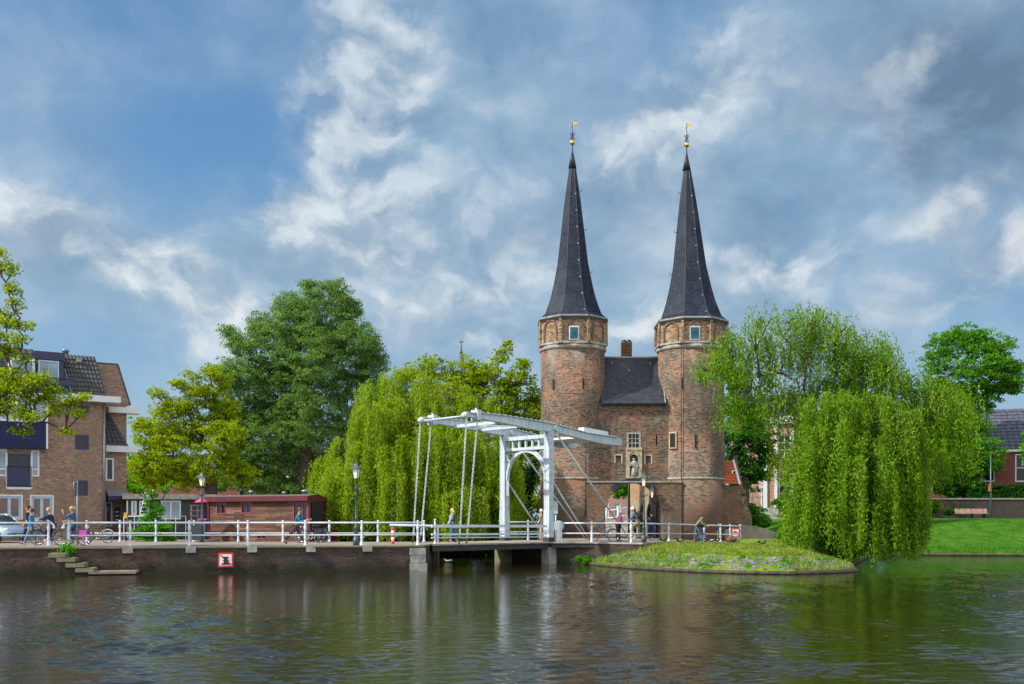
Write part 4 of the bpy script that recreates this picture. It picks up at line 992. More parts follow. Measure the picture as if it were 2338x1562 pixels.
railing('white railing on the forecourt, running from the bridge down to the right of the gate', [rp(1281, 54.1), rp(1351, 53.9), rp(1441, 52.6), rp(1527, 58.8), rp(1608, 62.6), rp(1645, 63.8), rp(1667, 64.4), rp(1690, 65.0)], lambda x: pz(x), h=1.12)
railing('short white railing beyond the drawbridge portal', [tuple(N0+CV*(PW+.1)-AX*.3), tuple(N0+CV*(PW+.5)-AX*2.3), tuple(N0+CV*(PW+.8)-AX*4.3)], zq)
# leaf rails and the barrier boom are separate pieces
lr = thing('bridge_rail', 'double white beam rail on the near side of the bridge leaf', 'railing', (-1, 51, Q))
sL = N0+AX*.35-CV*.18; eL = N0+AX*7.95-CV*.18
for z, w in ((.86, .13), (.46, .09), (.30, .05)):
    m = MB(); m.bar((sL.x, sL.y, Q+z-.02), (eL.x-.05, eL.y+.0, Q+z+.03), .10, w); m.build('rail', 'white_rail', lr)
x, y = eL; m = MB(); m.lathe(post_prof(1.2), (x+.1, y+.1, Q+.02), 10); m.build('post', 'white_rail', lr)
bm = thing('barrier_boom', 'long white barrier boom lying horizontally above the bridge end of the quay', 'barrier', (-5.8, 49.3, Q))
m = MB(); m.tube([W(890, 1199, 48.9), W(1060, 1203, 50.6)], [.05, .075], 8); m.build('boom', 'white_rail', bm)
m = MB(); p = W(1000, 1202, 50.0); m.box((p.x, p.y, (p.z+Q)/2), (.09, .09, p.z-Q)); m.build('support', 'white_rail', bm)
# ================================================================ APARTMENT BUILDING (left)
ap = thing('apartment_building', 'brown brick apartment block with navy window bays and dark tiled mansard roof', 'building', (-26, 58, Q))
hp = Pl(X_(0, 57.6), 57.6, X_(241, 60.6), 60.6)
uc = hp.uof(241); ul = hp.uof(-420)
def HR(*a): return hp.rect(*a)
ze = hp.zof(200, 918)
holes = [HR(-6, 1133, 48, 1184), HR(72, 1134, 119, 1186), HR(17, 1036, 70, 1112), HR(-24, 1025, 16, 1087), HR(71, 1028, 90, 1088), HR(171, 993, 203, 1027), HR(177, 925, 204, 944), HR(169, 1097, 201, 1132)]
m = MB(); hp.wall(m, ul, uc, .9, ze, holes, .2)
m.add([hp.pt(uc, .9), hp.pt(uc, .9, -9), hp.pt(uc, ze, -9), hp.pt(uc, ze)], [(0, 1, 2, 3)])
m.add([hp.pt(ul, .9), hp.pt(ul, .9, -9), hp.pt(ul, ze, -9), hp.pt(ul, ze)], [(0, 1, 2, 3)]); wl = m.build('wall', 'brick_house', ap)
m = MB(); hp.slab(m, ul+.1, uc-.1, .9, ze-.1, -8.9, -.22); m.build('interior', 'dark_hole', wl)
for h in holes[:2]: window(hp, h, ap, 'mullion_blue', 'curtain_glass', (1, 0), .12, .10, bw=.16); 
for h in holes[:2]:
    m = MB()
    for (a, b, c, d) in ((h[0]-.09, h[0], h[2]-.05, h[3]+.09), (h[1], h[1]+.09, h[2]-.05, h[3]+.09), (h[0], h[1], h[3], h[3]+.09), (h[0], h[1], h[2]-.06, h[2])): hp.slab(m, a, b, c, d, -.05, .02)
    m.build('window_frame', 'white_paint', ap)
fd = window(hp, holes[2], ap, 'navy', 'glass', (1, 0), .10, .10, bw=.18, name='balcony_door')
a, b, c, d = holes[2]; m = MB(); hp.slab(m, a+.1, b-.1, c+.08, c+.85, -.075, -.03); m.build('door_panel', 'navy', fd)
m = MB(); hp.slab(m, a-.08, a, c-.1, d+.05, -.03, .03); hp.slab(m, b, b+.08, c-.1, d+.05, -.03, .03); hp.slab(m, a, b, c-.14, c, -.03, .05); m.build('door_frame', 'white_paint', fd)
m = MB(); z = c+1.15
for zz_ in (c+.05, z): m.tube([hp.pt(a-.05, zz_, .1), hp.pt(b+.05, zz_, .1)], .018, 5)
for i in range(2): m.tube([hp.pt((a-.03, b+.03)[i], c, .1), hp.pt((a-.03, b+.03)[i], z, .1)], .018, 5)
m.build('balcony_rail', 'iron', fd)
for h in holes[3:5]: window(hp, h, ap, 'white_paint', 'glass_blue', (0, 0), .09, .08); 
for h in holes[3:5]: m = MB(); hp.slab(m, h[0]+.09, h[1]-.09, h[2]+.36, h[2]+.44, -.08, -.01); m.build('transom', 'white_paint', ap)
for h in holes[5:]: window(hp, h, ap, 'navy', 'glass', (0, 0), .11, .10)
# projecting navy bay with window band
a, b, c, d = HR(-420, 905, 107, 1018)
m = MB(); hp.slab(m, a, b-.06, c, HR(0, 965, 90, 1010)[3], -.02, .42); bay = m.build('bay', 'navy_boards', ap)
zt = hp.zof(60, 965); zb_ = hp.zof(60, 908)
m = MB(); hp.slab(m, b-.10, b, c+.02, zt+.0, -.02, .47); hp.slab(m, a, b, zt, zt+.12, -.02, .46)
for k in range(9):
    u = b-.05-k*.78; hp.slab(m, u-.05, u+.05, zt+.12, zb_-.1, .36, .44)
hp.slab(m, a, b, zb_-.10, zb_+.05, -.02, .46); m.build('window_frame', 'white_paint', bay)
m = MB(); hp.slab(m, a, b-.05, zt+.12, zb_-.1, -.02, .38); m.build('pane', 'glass_blue', bay)
# eave board, roof, dormers
e0, e1 = hp.uof(163), hp.uof(271); m = MB(); zz_ = hp.zof(215, 919); hp.slab(m, e0, e1, zz_, zz_+.36, -.6, .62); m.build('eave_board', 'white_paint', ap)
m = MB(); hp.slab(m, ul, hp.uof(120), zz_+.02, zz_+.30, -.5, .46); m.build('eave_board', 'white_paint', ap)
zt = hp.zof(185, 806); RB = 1.15
m = MB(); pantile(m, hp.pt(hp.uof(165), zz_+.36, -.02), hp.pt(hp.uof(243), zz_+.36, -.02), hp.pt(hp.uof(225), zt, -RB), hp.pt(hp.uof(146), zt, -RB), 9, 9, .05, .05)
rf = m.build('roof', 'tile_dark', ap)
m = MB(); m.add([hp.pt(hp.uof(243), zz_+.36, -.05), hp.pt(hp.uof(225), zt, -RB), hp.pt(hp.uof(225), zt, -7), hp.pt(hp.uof(243), zz_+.36, -8)], [(0, 1, 2, 3)])
m.add([hp.pt(ul, zt, -RB), hp.pt(hp.uof(225), zt, -RB), hp.pt(hp.uof(225), zt, -7), hp.pt(ul, zt, -7)], [(0, 1, 2, 3)])
m.add([hp.pt(hp.uof(165), zz_+.36, -.1), hp.pt(hp.uof(146), zt, -RB-.01), hp.pt(ul, zt, -RB-.01), hp.pt(ul, zz_+.36, -.1)], [(0, 1, 2, 3)]); m.build('roof_body', 'tile_dark', ap)
m = MB(); p = hp.at(160, 800, -1.6); m.lathe([(.17, 0), (.17, .25), (.22, .27), (.22, .33), (.1, .38)], tuple(p-Vector((0, 0, .1))), 12); m.build('vent_pipe', 'zinc', rf)
m = MB(); p = hp.at(187, 818, -.9); m.box(tuple(p), (.25, .12, .22), .6); m.build('skylight', 'stone_white', rf)
m = MB(); u0_, u1_ = hp.uof(80), hp.uof(148); hp.slab(m, u0_, u1_, hp.zof(120, 821.5), hp.zof(115, 803), -2.5, -.05); dm = m.build('dormer', 'navy', ap)
m = MB(); hp.slab(m, u0_+.1, u1_-.05, hp.zof(120, 880), hp.zof(120, 822), -2.4, -.15); m.build('dormer_side', 'navy', dm)
hh = (hp.uof(88), hp.uof(135), hp.zof(112, 868), hp.zof(112, 823)); window(hp, hh, dm, 'mullion_blue', 'glass_blue', (1, 0), .08, .12, name='window')
m = MB(); hp.slab(m, hp.uof(104), hp.uof(168), hp.zof(135, 880), hp.zof(135, 868), -.05, .12); m.tube([hp.at(104, 862, .05), hp.at(168, 868, .05)], .03, 6); m.build('balcony_parapet', 'navy', dm)
m = MB(); pantile(m, hp.pt(ul, zz_+.3, .0), hp.pt(hp.uof(98), zz_+.3, .0), hp.pt(hp.uof(82), hp.zof(60, 792), -.9), hp.pt(ul, hp.zof(60, 792), -.9), 30, 9, .05, .05); m.build('roof', 'tile_dark', ap)
for (pa, pb_) in ((24, 76), (-60, -10)):
    m = MB(); hp.slab(m, hp.uof(pa-4), hp.uof(pb_+4), hp.zof(50, 864), hp.zof(50, 818), -1.0, .02); dd = m.build('dormer', 'white_paint', ap)
    window(hp, (hp.uof(pa), hp.uof(pb_), hp.zof(50, 861), hp.zof(50, 822)), dd, 'white_paint', 'glass_blue', (1, 0), .07, -.04)
m = MB(); m.tube([hp.at(237.5, 925, .08), hp.at(236, 1192, .08)], .055, 8); m.build('drainpipe', 'zinc', ap)
# set-back wing
wp_ = Pl(*(hp.o+hp.n*-1.3), *(hp.o+hp.u-hp.n*1.3))
w0, w1 = hp.uof(236), wp_.uof(289); WR = lambda *a: wp_.rect(*a)
H2 = [WR(241, 1046, 260, 1098), WR(240, 1146, 257, 1202)]; w0 = min(w0, H2[0][0]-.3)
m = MB(); wp_.wall(m, w0, w1, .9, wp_.zof(270, 925), H2, .18); zt2 = wp_.zof(260, 832); zm = wp_.zof(280, 925)
P = [wp_.pt(w0-1.2, zm), wp_.pt(wp_.uof(297), zm), wp_.pt(wp_.uof(268), zt2), wp_.pt(w0-1.2, zt2)]; nn_ = Vector((wp_.n.x, wp_.n.y, 0))
m.prism(P, nn_*-.4); m.add([wp_.pt(w1, .9), wp_.pt(w1, .9, -7), wp_.pt(w1, zm, -7), wp_.pt(w1, zm)], [(0, 1, 2, 3)]); wg = m.build('wing', 'brick_house', ap)
m = MB(); m.bar(wp_.pt(wp_.uof(268)+.02, zt2+.03, -.2), wp_.pt(wp_.uof(297)+.02, zm+.03, -.2), .5, .07, up=(0, 0, 1)); m.bar(wp_.pt(w0-1.2, zt2+.03, -.2), wp_.pt(wp_.uof(268), zt2+.03, -.2), .5, .05); m.build('roof_edge', 'tile_dark', wg)
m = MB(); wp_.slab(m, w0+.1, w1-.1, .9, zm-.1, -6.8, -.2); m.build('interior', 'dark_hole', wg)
for pa, pb_, ya, yb in ((246, 319, 931, 944), (240, 313, 1018, 1033)):
    m = MB(); z0, z1 = wp_.zof(280, yb), wp_.zof(280, ya); wp_.slab(m, wp_.uof(pa), wp_.uof(pb_), z0, z1, -.6, .30); m.build('eave_board', 'white_paint', wg)
m = MB(); ub, ut = wp_.uof(291), wp_.uof(249); zb_, zt_ = wp_.zof(265, 1018), wp_.zof(255, 944)
pantile(m, wp_.pt(hp.uof(243), zb_, .26), wp_.pt(ub, zb_, .26), wp_.pt(ut, zt_, .03), wp_.pt(hp.uof(241), zt_, .03), 5, 8, .05, .05); m.build('lean_roof', 'tile_dark', wg)
window(wp_, H2[0], wg, 'white_paint', 'glass', (0, 0), .10, .06)
dr = window(wp_, H2[1], wg, 'white_paint', 'navy', (0, 0), .09, .12, name='door'); a, b, c, d = H2[1]
m = MB(); wp_.slab(m, a+.25, b-.3, c+.9, d-.25, -.11, -.09); m.build('pane', 'glass_blue', dr)
m = MB(); a, b, c, d = WR(240, 1116, 288, 1143); P = [wp_.pt(a, c, .0), wp_.pt(b, c, .0), wp_.pt(b, c, .95), wp_.pt(a, c, .95)]
m.hexa(P, [wp_.pt(a, c+.25, 0), wp_.pt(b, c+.25, 0), wp_.pt(b, c+.25, .95), wp_.pt(a, c+.25, .95)]); ca_ = m.build('canopy', 'navy', wg)
m = MB(); m.add([wp_.pt(a, c+.26, .98), wp_.pt(b, c+.26, .98), wp_.pt(b-.35, d, 0), wp_.pt(a, d, 0)], [(0, 1, 2, 3)]); m.build('canopy_top', 'zinc', ca_)
m = MB(); a, b, c, d = WR(261, 1158, 273, 1190); wp_.slab(m, a, b, c, d, .0, .06); nb = m.build('letterbox_board', 'navy', wg)
for i in range(3): m = MB(); z = d-.25-i*.24; wp_.slab(m, a+.06, b-.06, z-.07, z, .06, .068); m.build('name_plate', 'sign_white', nb)
# ================================================================ HOUSEBOATS
hb = thing('houseboat', 'reddish brown timber houseboat with dark red roof edge moored behind the quay', 'houseboat', (-14, 60, .2))
bp_ = Pl(X_(478, 60.5), 60.5, X_(706, 57.5), 57.5); BR = lambda *a: bp_.rect(*a)
H = [BR(494, 1146, 516, 1174), BR(550, 1146, 575, 1173), BR(669, 1146, 703, 1215), BR(477, 1210, 499, 1224), BR(526, 1212, 546, 1226), BR(585, 1215, 609, 1231)]
zr = bp_.zof(600, 1144); m = MB(); bp_.wall(m, 0, bp_.L, .35, zr, H, .12)
m.add([bp_.pt(0, .35), bp_.pt(0, .35, -2.6), bp_.pt(0, zr, -2.6), bp_.pt(0, zr)], [(0, 1, 2, 3)]); 
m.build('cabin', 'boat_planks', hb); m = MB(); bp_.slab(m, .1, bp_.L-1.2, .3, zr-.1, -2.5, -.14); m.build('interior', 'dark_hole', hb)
window(bp_, H[0], hb, 'boat_frame', 'glass', (1, 0), .07, .05); window(bp_, H[1], hb, 'boat_frame', 'glass', (1, 0), .07, .05)
window(bp_, H[2], hb, 'boat_frame', 'glass', (2, 0), .08, .05, name='sliding_door')
for h in H[3:]: window(bp_, h, hb, 'boat_frame', 'glass', (1, 0), .06, .05)
def uback(px, off):
    k = (px-HX)/F; return (k*(bp_.o.y+bp_.n.y*off)-bp_.o.x-bp_.n.x*off)/(bp_.u.x-k*bp_.u.y)
m = MB(); u1_ = bp_.L+.62; ub_ = uback(747, -2.8); z0_, z1_b = zr-.02, zr+.27
m.hexa([bp_.pt(-.15, z0_, .25), bp_.pt(u1_-.55, z0_, .25), bp_.pt(ub_, z0_, -2.8), bp_.pt(-.15, z0_, -2.8)], [bp_.pt(-.15, z1_b, .25), bp_.pt(u1_-.55, z1_b, .25), bp_.pt(ub_, z1_b, -2.8), bp_.pt(-.15, z1_b, -2.8)]); rb = m.build('roof', 'boat_red', hb)
m = MB(); m.hexa([bp_.pt(-.1, z1_b, .18), bp_.pt(u1_-.6, z1_b, .18), bp_.pt(ub_-.1, z1_b, -2.7), bp_.pt(-.1, z1_b, -2.7)], [bp_.pt(.3, z1_b+.12, -1.2), bp_.pt(u1_-.9, z1_b+.12, -1.2), bp_.pt(ub_-.6, z1_b+.12, -2.2), bp_.pt(.3, z1_b+.12, -2.2)]); m.build('roofing', 'boat_roof', rb)
for px, col, h_, r_ in ((513, 'iron', .45, .12), (535, 'zinc', .35, .14), (600, 'iron', .4, .10), (611, 'stone_white', .25, .12), (660, 'zinc', .35, .22)):
    m = MB(); p = bp_.pt(bp_.uof(px), z1_b+.06, -1.5); m.lathe([(r_*.7, 0), (r_*.7, h_*.6), (r_, h_*.62), (r_, h_*.8), (r_*.4, h_)], tuple(p), 10); m.build('roof_vent', col, rb)
for u in (-.05, bp_.L+.02): m = MB(); bp_.slab(m, u-.05, u+.05, .35, zr, 0, .06); m.build('corner_post', 'boat_red', hb)
m = MB(); u_ = uback(741, -2.6); m.add([bp_.pt(bp_.L, .35, -.02), bp_.pt(u_, .35, -2.6), bp_.pt(u_, zr, -2.6), bp_.pt(bp_.L, zr, -.02)], [(0, 1, 2, 3)]); m.build('end_wall', 'boat_red', hb)
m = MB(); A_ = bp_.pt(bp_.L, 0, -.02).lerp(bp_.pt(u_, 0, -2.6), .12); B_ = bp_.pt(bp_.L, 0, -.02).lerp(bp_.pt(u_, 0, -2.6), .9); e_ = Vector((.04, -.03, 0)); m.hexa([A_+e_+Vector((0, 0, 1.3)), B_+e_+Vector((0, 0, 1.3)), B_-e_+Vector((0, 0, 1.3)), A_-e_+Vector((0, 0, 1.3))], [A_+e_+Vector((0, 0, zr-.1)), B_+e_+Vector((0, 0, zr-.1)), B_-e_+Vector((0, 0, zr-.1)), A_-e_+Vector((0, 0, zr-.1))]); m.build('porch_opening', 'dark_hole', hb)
m = MB(); bp_.slab(m, u_-.07, u_+.07, .3, zr, -2.75, -2.6); m.build('porch_post', 'boat_red', hb)
m = MB(); bp_.slab(m, bp_.L+.05, u_-.08, .3, 1.7, -2.7, -2.66); m.build('porch_panel', 'boat_red', hb)
m = MB(); bp_.slab(m, -.4, bp_.L+.4, -.4, .34, -3.0, .22); m.build('hull', 'hull_grey', hb)
gb = thing('houseboat', 'dark grey boarded houseboat with flat white roof edge behind the leafy shrub', 'houseboat', (-19, 60, .2))
gp = Pl(X_(292, 59.5), 59.5, X_(415, 60.5), 60.5); GR = lambda *a: gp.rect(*a); zr = gp.zof(350, 1140)
H = [GR(300, 1144, 312, 1176), GR(318, 1144, 342, 1176), GR(367, 1143, 413, 1186)]
m = MB(); gp.wall(m, 0, gp.L+2.2, .3, zr, H, .12); m.add([gp.pt(gp.L+2.2, .3), gp.pt(gp.L+2.2, .3, -5), gp.pt(gp.L+2.2, zr, -5), gp.pt(gp.L+2.2, zr)], [(0, 1, 2, 3)]); m.build('cabin', 'grey_boards', gb)
m = MB(); gp.slab(m, .1, gp.L+2.1, .3, zr-.1, -4.9, -.13); m.build('interior', 'dark_hole', gb)
window(gp, H[0], gb, 'white_paint', 'glass_blue', (0, 0), .08, .03); window(gp, H[1], gb, 'white_paint', 'glass', (0, 0), .08, .03); window(gp, H[2], gb, 'white_paint', 'glass_blue', (1, 0), .08, .03, name='sliding_door', bw=.08)
m = MB(); gp.slab(m, -.3, gp.L+2.3, zr, zr+.30, -5.1, .25); m.build('roof', 'stone_white', gb)
m = MB(); gp.slab(m, -.4, gp.L+2.5, -.4, .32, -5.2, .3); m.build('hull', 'hull_grey', gb)
m = MB(); z = gp.zof(350, 1179)
m.tube([gp.pt(-.2, z, .8), gp.pt(gp.L+.2, z, .8)], .03, 6)
for i in range(7): m.tube([gp.pt(-.2+i*(gp.L+.4)/6, .3, .8), gp.pt(-.2+i*(gp.L+.4)/6, z, .8)], .02, 6)
m.build('deck_rail', 'white_rail', gb)
# small things on / round the boats
ld = thing('ladder', 'white metal ladder leaning against the grey houseboat roof', 'ladder', gp.pt(gp.uof(330), .4, .9))
a = gp.at(322, 1200, 1.0); b = gp.at(341, 1118, .1)
m = MB(); s_ = Vector((.2, .02, 0)); m.tube([a-s_, b-s_], .025, 6); m.tube([a+s_, b+s_], .025, 6); m.build('rail', 'white_rail', ld)
for i in range(9): m = MB(); p = a.lerp(b, (i+.5)/9); m.tube([p-s_, p+s_], .018, 5); m.build('rung', 'white_rail', ld)
ps = thing('parasol', 'bright pink parasol half hidden behind the left quay lamp post', 'parasol', W(459, 1205, 59))
p = W(460, 1141, 59); m = MB(); m.lathe([(.42, -.16), (.30, -.06), (.08, .04), (.01, .08)], tuple(p), 10); m.build('canopy', 'pink_cloth', ps)
m = MB(); m.tube([(p.x, p.y, .3), (p.x, p.y, p.z+.02)], .025, 6); m.build('pole', 'white_rail', ps)
shf = thing('plant_stand', 'wooden trellis stand with shelves between the two houseboats', 'plant stand', W(445, 1215, 59.4))
for px in (437, 452, 462):
    m = MB(); p = W(px, 1153, 59.4); m.box((p.x, p.y, (p.z+.3)/2), (.10, .08, p.z-.3)); m.build('upright', 'bark_light', shf)
for py in (1154, 1166, 1178, 1190):
    m = MB(); p = W(449, py, 59.4); m.box(tuple(p), (.72, .22, .035)); m.build('shelf', 'bark_light', shf)
tb = thing('garden_chair', 'chair with a purple throw on the houseboat deck by the trellis stand', 'chair', W(463, 1205, 58.6))
p = W(463, 1186, 58.6); m = MB(); m.box(tuple(p), (.55, .45, .10)); m.build('seat', 'c_magenta', tb); m = MB(); m.box((p.x-.24, p.y, p.z+.25), (.08, .45, .5)); m.build('backrest', 'c_purple', tb)
for dx in (-.22, .22):
    for dy in (-.18, .18): m = MB(); m.tube([(p.x+dx, p.y+dy, p.z), (p.x+dx, p.y+dy, .5)], .02, 5); m.build('leg', 'iron', tb)
mb_ = thing('mailbox', 'small yellow box on a post beside the apartment corner', 'mailbox', W(288, 1236, 56)); p = W(288, 1178, 56)
m = MB(); m.box(tuple(p), (.18, .16, .26)); m.box((p.x, p.y, p.z+.15), (.22, .2, .04)); m.build('box', 'gold', mb_); m = MB(); m.tube([(p.x, p.y, Q), (p.x, p.y, p.z-.1)], .03, 6); m.build('post', 'iron', mb_)
# ================================================================ BACKGROUND BUILDINGS
def house(label, P0, P1, ztop, zb, wins, wallm, frame='white_paint', pane='glass', roofm=None, rh=2.5, depth=8, bars=(1, 1), name='house', fascia=True):
    h = thing(name, label, 'building', (*P0, zb)); pl_ = Pl(*P0, *P1); m = MB()
    pl_.wall(m, 0, pl_.L, zb, ztop, wins(pl_), .2)
    for u in (0, pl_.L): m.add([pl_.pt(u, zb), pl_.pt(u, zb, -depth), pl_.pt(u, ztop, -depth), pl_.pt(u, ztop)], [(0, 1, 2, 3)])
    if roofm:
        for u in (0, pl_.L): m.add([pl_.pt(u, ztop), pl_.pt(u, ztop, -depth), pl_.pt(u, ztop+rh, -depth/2)], [(0, 1, 2)])
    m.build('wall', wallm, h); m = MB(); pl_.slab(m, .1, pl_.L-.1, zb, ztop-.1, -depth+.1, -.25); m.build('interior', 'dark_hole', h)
    for w in wins(pl_): window(pl_, w, h, frame, pane, bars, .10, .12, bw=.06)
    if fascia: m = MB(); pl_.slab(m, -.15, pl_.L+.15, ztop-.05, ztop+.18, -.3, .25); m.build('gutter', 'white_paint', h)
    if roofm:
        m = MB(); nu = int(pl_.L/.45)
        pantile(m, pl_.pt(-.1, ztop+.15, .3), pl_.pt(pl_.L+.1, ztop+.15, .3), pl_.pt(pl_.L+.1, ztop+rh, -depth/2), pl_.pt(-.1, ztop+rh, -depth/2), nu, 12, .06, .05)
        m.add([pl_.pt(-.1, ztop+rh, -depth/2), pl_.pt(pl_.L+.1, ztop+rh, -depth/2), pl_.pt(pl_.L+.1, ztop, -depth-.3), pl_.pt(-.1, ztop, -depth-.3)], [(0, 1, 2, 3)]); m.build('roof', roofm, h)
    return h, pl_
Y = 82.0
house('dark red brick building with white windows and blue-grey tiled roof behind the lawn', (X_(2040, 90), 90), (X_(2440, 86), 86), Z_(1030, 87), 2.2,
      lambda p: [p.rect(2212, 1036, 2272, 1100), p.rect(2318, 1036, 2378, 1100), p.rect(2130, 1060, 2190, 1102)], 'brick_red', roofm='tile_blue', rh=4.0, depth=8.5, bars=(1, 1), name='brick_building')
hA, pA = house('tall pink brick building with white pilasters between the gate and the willow', (X_(1668, 92), 92), (X_(1850, 90), 90), Z_(955, 91), 2.2,
      lambda p: [p.rect(1776, 992, 1806, 1045), p.rect(1778, 1085, 1806, 1150), p.rect(1692, 1060, 1712, 1150)], 'brick_pink', roofm='tile_blue', rh=2.5, name='town_house', bars=(1, 2))
for px0, px1 in ((1737, 1752), (1768, 1775), (1808, 1814)):
    m = MB(); pA.slab(m, pA.uof(px0), pA.uof(px1), 2.2, Z_(962, 91), 0, .18); m.build('pilaster', 'white_paint', hA)
m = MB(); pA.slab(m, pA.uof(1735), pA.uof(1850), 2.2, Z_(1160, 91), 0, .22); m.build('plinth', 'stone_grey', hA)
m = MB(); pA.slab(m, pA.uof(1700), pA.uof(1850), Z_(968, 91), Z_(952, 91), 0, .3); m.build('cornice', 'white_paint', hA)
sg_ = thing('scaffold', 'grey scaffold tower in front of the pink brick building', 'scaffold', W(1722, 1170, 87))
for a, b in ((1712, 1095), (1735, 1095), (1718, 1060), (1741, 1060)):
    m = MB(); p = W(a, b, 87+(a % 3)); m.tube([(p.x, p.y, 2.1), tuple(p)], .04, 6); m.build('standard', 'zinc', sg_)
for py in (1075, 1105, 1135, 1160): m = MB(); m.tube([W(1712, py, 87), W(1741, py, 88)], .035, 6); m.build('ledger', 'zinc', sg_)
# row behind the gate seen through the arch and red house behind the boats
house('row of pink brick houses with tall windows seen through the gate arch', (X_(1340, 128), 128), (X_(1470, 128), 128), Z_(1085, 128), 2.0,
      lambda p: [(u, u+.80, z, z+h_) for u in np.arange(.5, p.L-1, 1.45) for z, h_ in ((2.5, 1.9), (5.0, 1.9), (7.4, 1.2))], 'brick_pink', pane='glass_blue', roofm='tile_dark', rh=2.4, name='row_house', bars=(0, 1))
house('low red brick terrace with pale awnings behind the trees and houseboats', (X_(250, 104), 104), (X_(780, 98), 98), Z_(1090, 100), 1.0,
      lambda p: [(u, u+1.2, 2.9, 4.3) for u in np.arange(1.5, p.L-2, 2.6)], 'brick_red', pane='glass_blue', roofm='tile_dark', rh=2.6, name='terrace', bars=(1, 0))
ch_ = thing('church_spire', 'distant thin grey church spire rising above the treetops', 'church spire', W(1053, 1100, 260))
xx, yy = X_(1053, 260), 260.0
m = MB(); m.lathe([(2.4, 1), (2.4, Z_(880, 260))], (xx, yy, 0), 8, smooth=False); m.build('tower', 'brick_red', ch_)
m = MB(); m.lathe([(1.9, Z_(885, 260)), (1.0, Z_(840, 260)), (.50, Z_(815, 260)), (.16, Z_(795, 260)), (.10, Z_(776, 260))], (xx, yy, 0), 8, smooth=False); m.build('spire', 'tile_blue', ch_)
m = MB(); m.ball((xx, yy, Z_(806, 260)), .45, 8); m.bar((xx-.5, yy, Z_(781, 260)), (xx+.6, yy, Z_(781, 260)), .2); m.build('finial', 'iron', ch_)
# second bridge behind the gate: white railing climbing with the road
rl = thing('railing', 'white railing of the road behind the gate seen through the arch', 'railing', W(1384, 1200, 96), 'white railings')
for px, yt, yb in ((1384, 1163, 1202), (1411, 1159, 1200), (1436, 1154, 1198)):
    m = MB(); a, b = W(px, yt, 93), W(px, yb+4, 93); m.tube([b, a], .09, 8); m.ball(tuple(a), .13, 8); m.build('post', 'white_rail', rl)
for ya, yb in ((1167, 1158), (1184, 1176)): m = MB(); m.tube([W(1378, ya+1, 93), W(1440, yb, 93)], .06, 6); m.build('rail', 'white_rail', rl)
# ================================================================ LAWN FURNITURE, hedge, wall
hx0, hx1 = X_(2120, 84), X_(2430, 84)
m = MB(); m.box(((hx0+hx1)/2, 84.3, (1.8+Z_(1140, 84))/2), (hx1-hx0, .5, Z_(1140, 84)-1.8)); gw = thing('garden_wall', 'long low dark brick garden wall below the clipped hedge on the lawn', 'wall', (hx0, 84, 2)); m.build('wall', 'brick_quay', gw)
m = MB(); m.box(((hx0+hx1)/2, 84.3, Z_(1139, 84)), (hx1-hx0+.1, .62, .10)); m.build('coping', 'concrete', gw)
bn = thing('park_bench', 'long pale wooden slatted bench at the top of the lawn', 'bench', W(2220, 1186, 79.5)); y = 79.5; x0, x1 = X_(2183, y), X_(2257, y); zb_ = float(land_z(32, 79.5))
for i in range(4): m = MB(); m.box(((x0+x1)/2, y+.2+.03*i, zb_+.5+.09*i), (x1-x0, .03, .07)); m.build('back_slat', 'wood_pink', bn)
for i in range(3): m = MB(); m.box(((x0+x1)/2, y-.25+.14*i, zb_+.42), (x1-x0, .11, .03)); m.build('seat_slat', 'wood_pink', bn)
for x in (x0+.35, (x0+x1)/2, x1-.35): m = MB(); m.box((x, y, zb_+.2), (.06, .5, .42)); m.box((x, y+.28, zb_+.5), (.06, .05, .6)); m.build('leg', 'iron', bn)
lp = thing('lamp_post', 'thin dark street pole with a small orange sign beside the park bench', 'pole', W(2262, 1186, 79)); x = X_(2262, 79)
m = MB(); m.tube([(x, 79, 1.9), (x, 79, 4.2), (x, 79, Z_(1040, 79))], [.10, .07, .045], 8); m.build('pole', 'lamp_green', lp); m = MB(); m.box((x-.10, 78.95, Z_(1114, 79)), (.14, .1, .55)); m.build('sign', 'tile_orange', lp)
kr = MB(); zk = Z_(1180, 80); kr.tube([(X_(2100, 80), 80, zk), (X_(2420, 80), 80, zk)], .03, 6)
for px in range(2105, 2420, 25): kr.tube([(X_(px, 80), 80, 1.8), (X_(px, 80), 80, zk)], .03, 5)
tag(kr.build('knee_rail', 'iron'), 'low thin metal knee rail along the top of the lawn', 'fence')
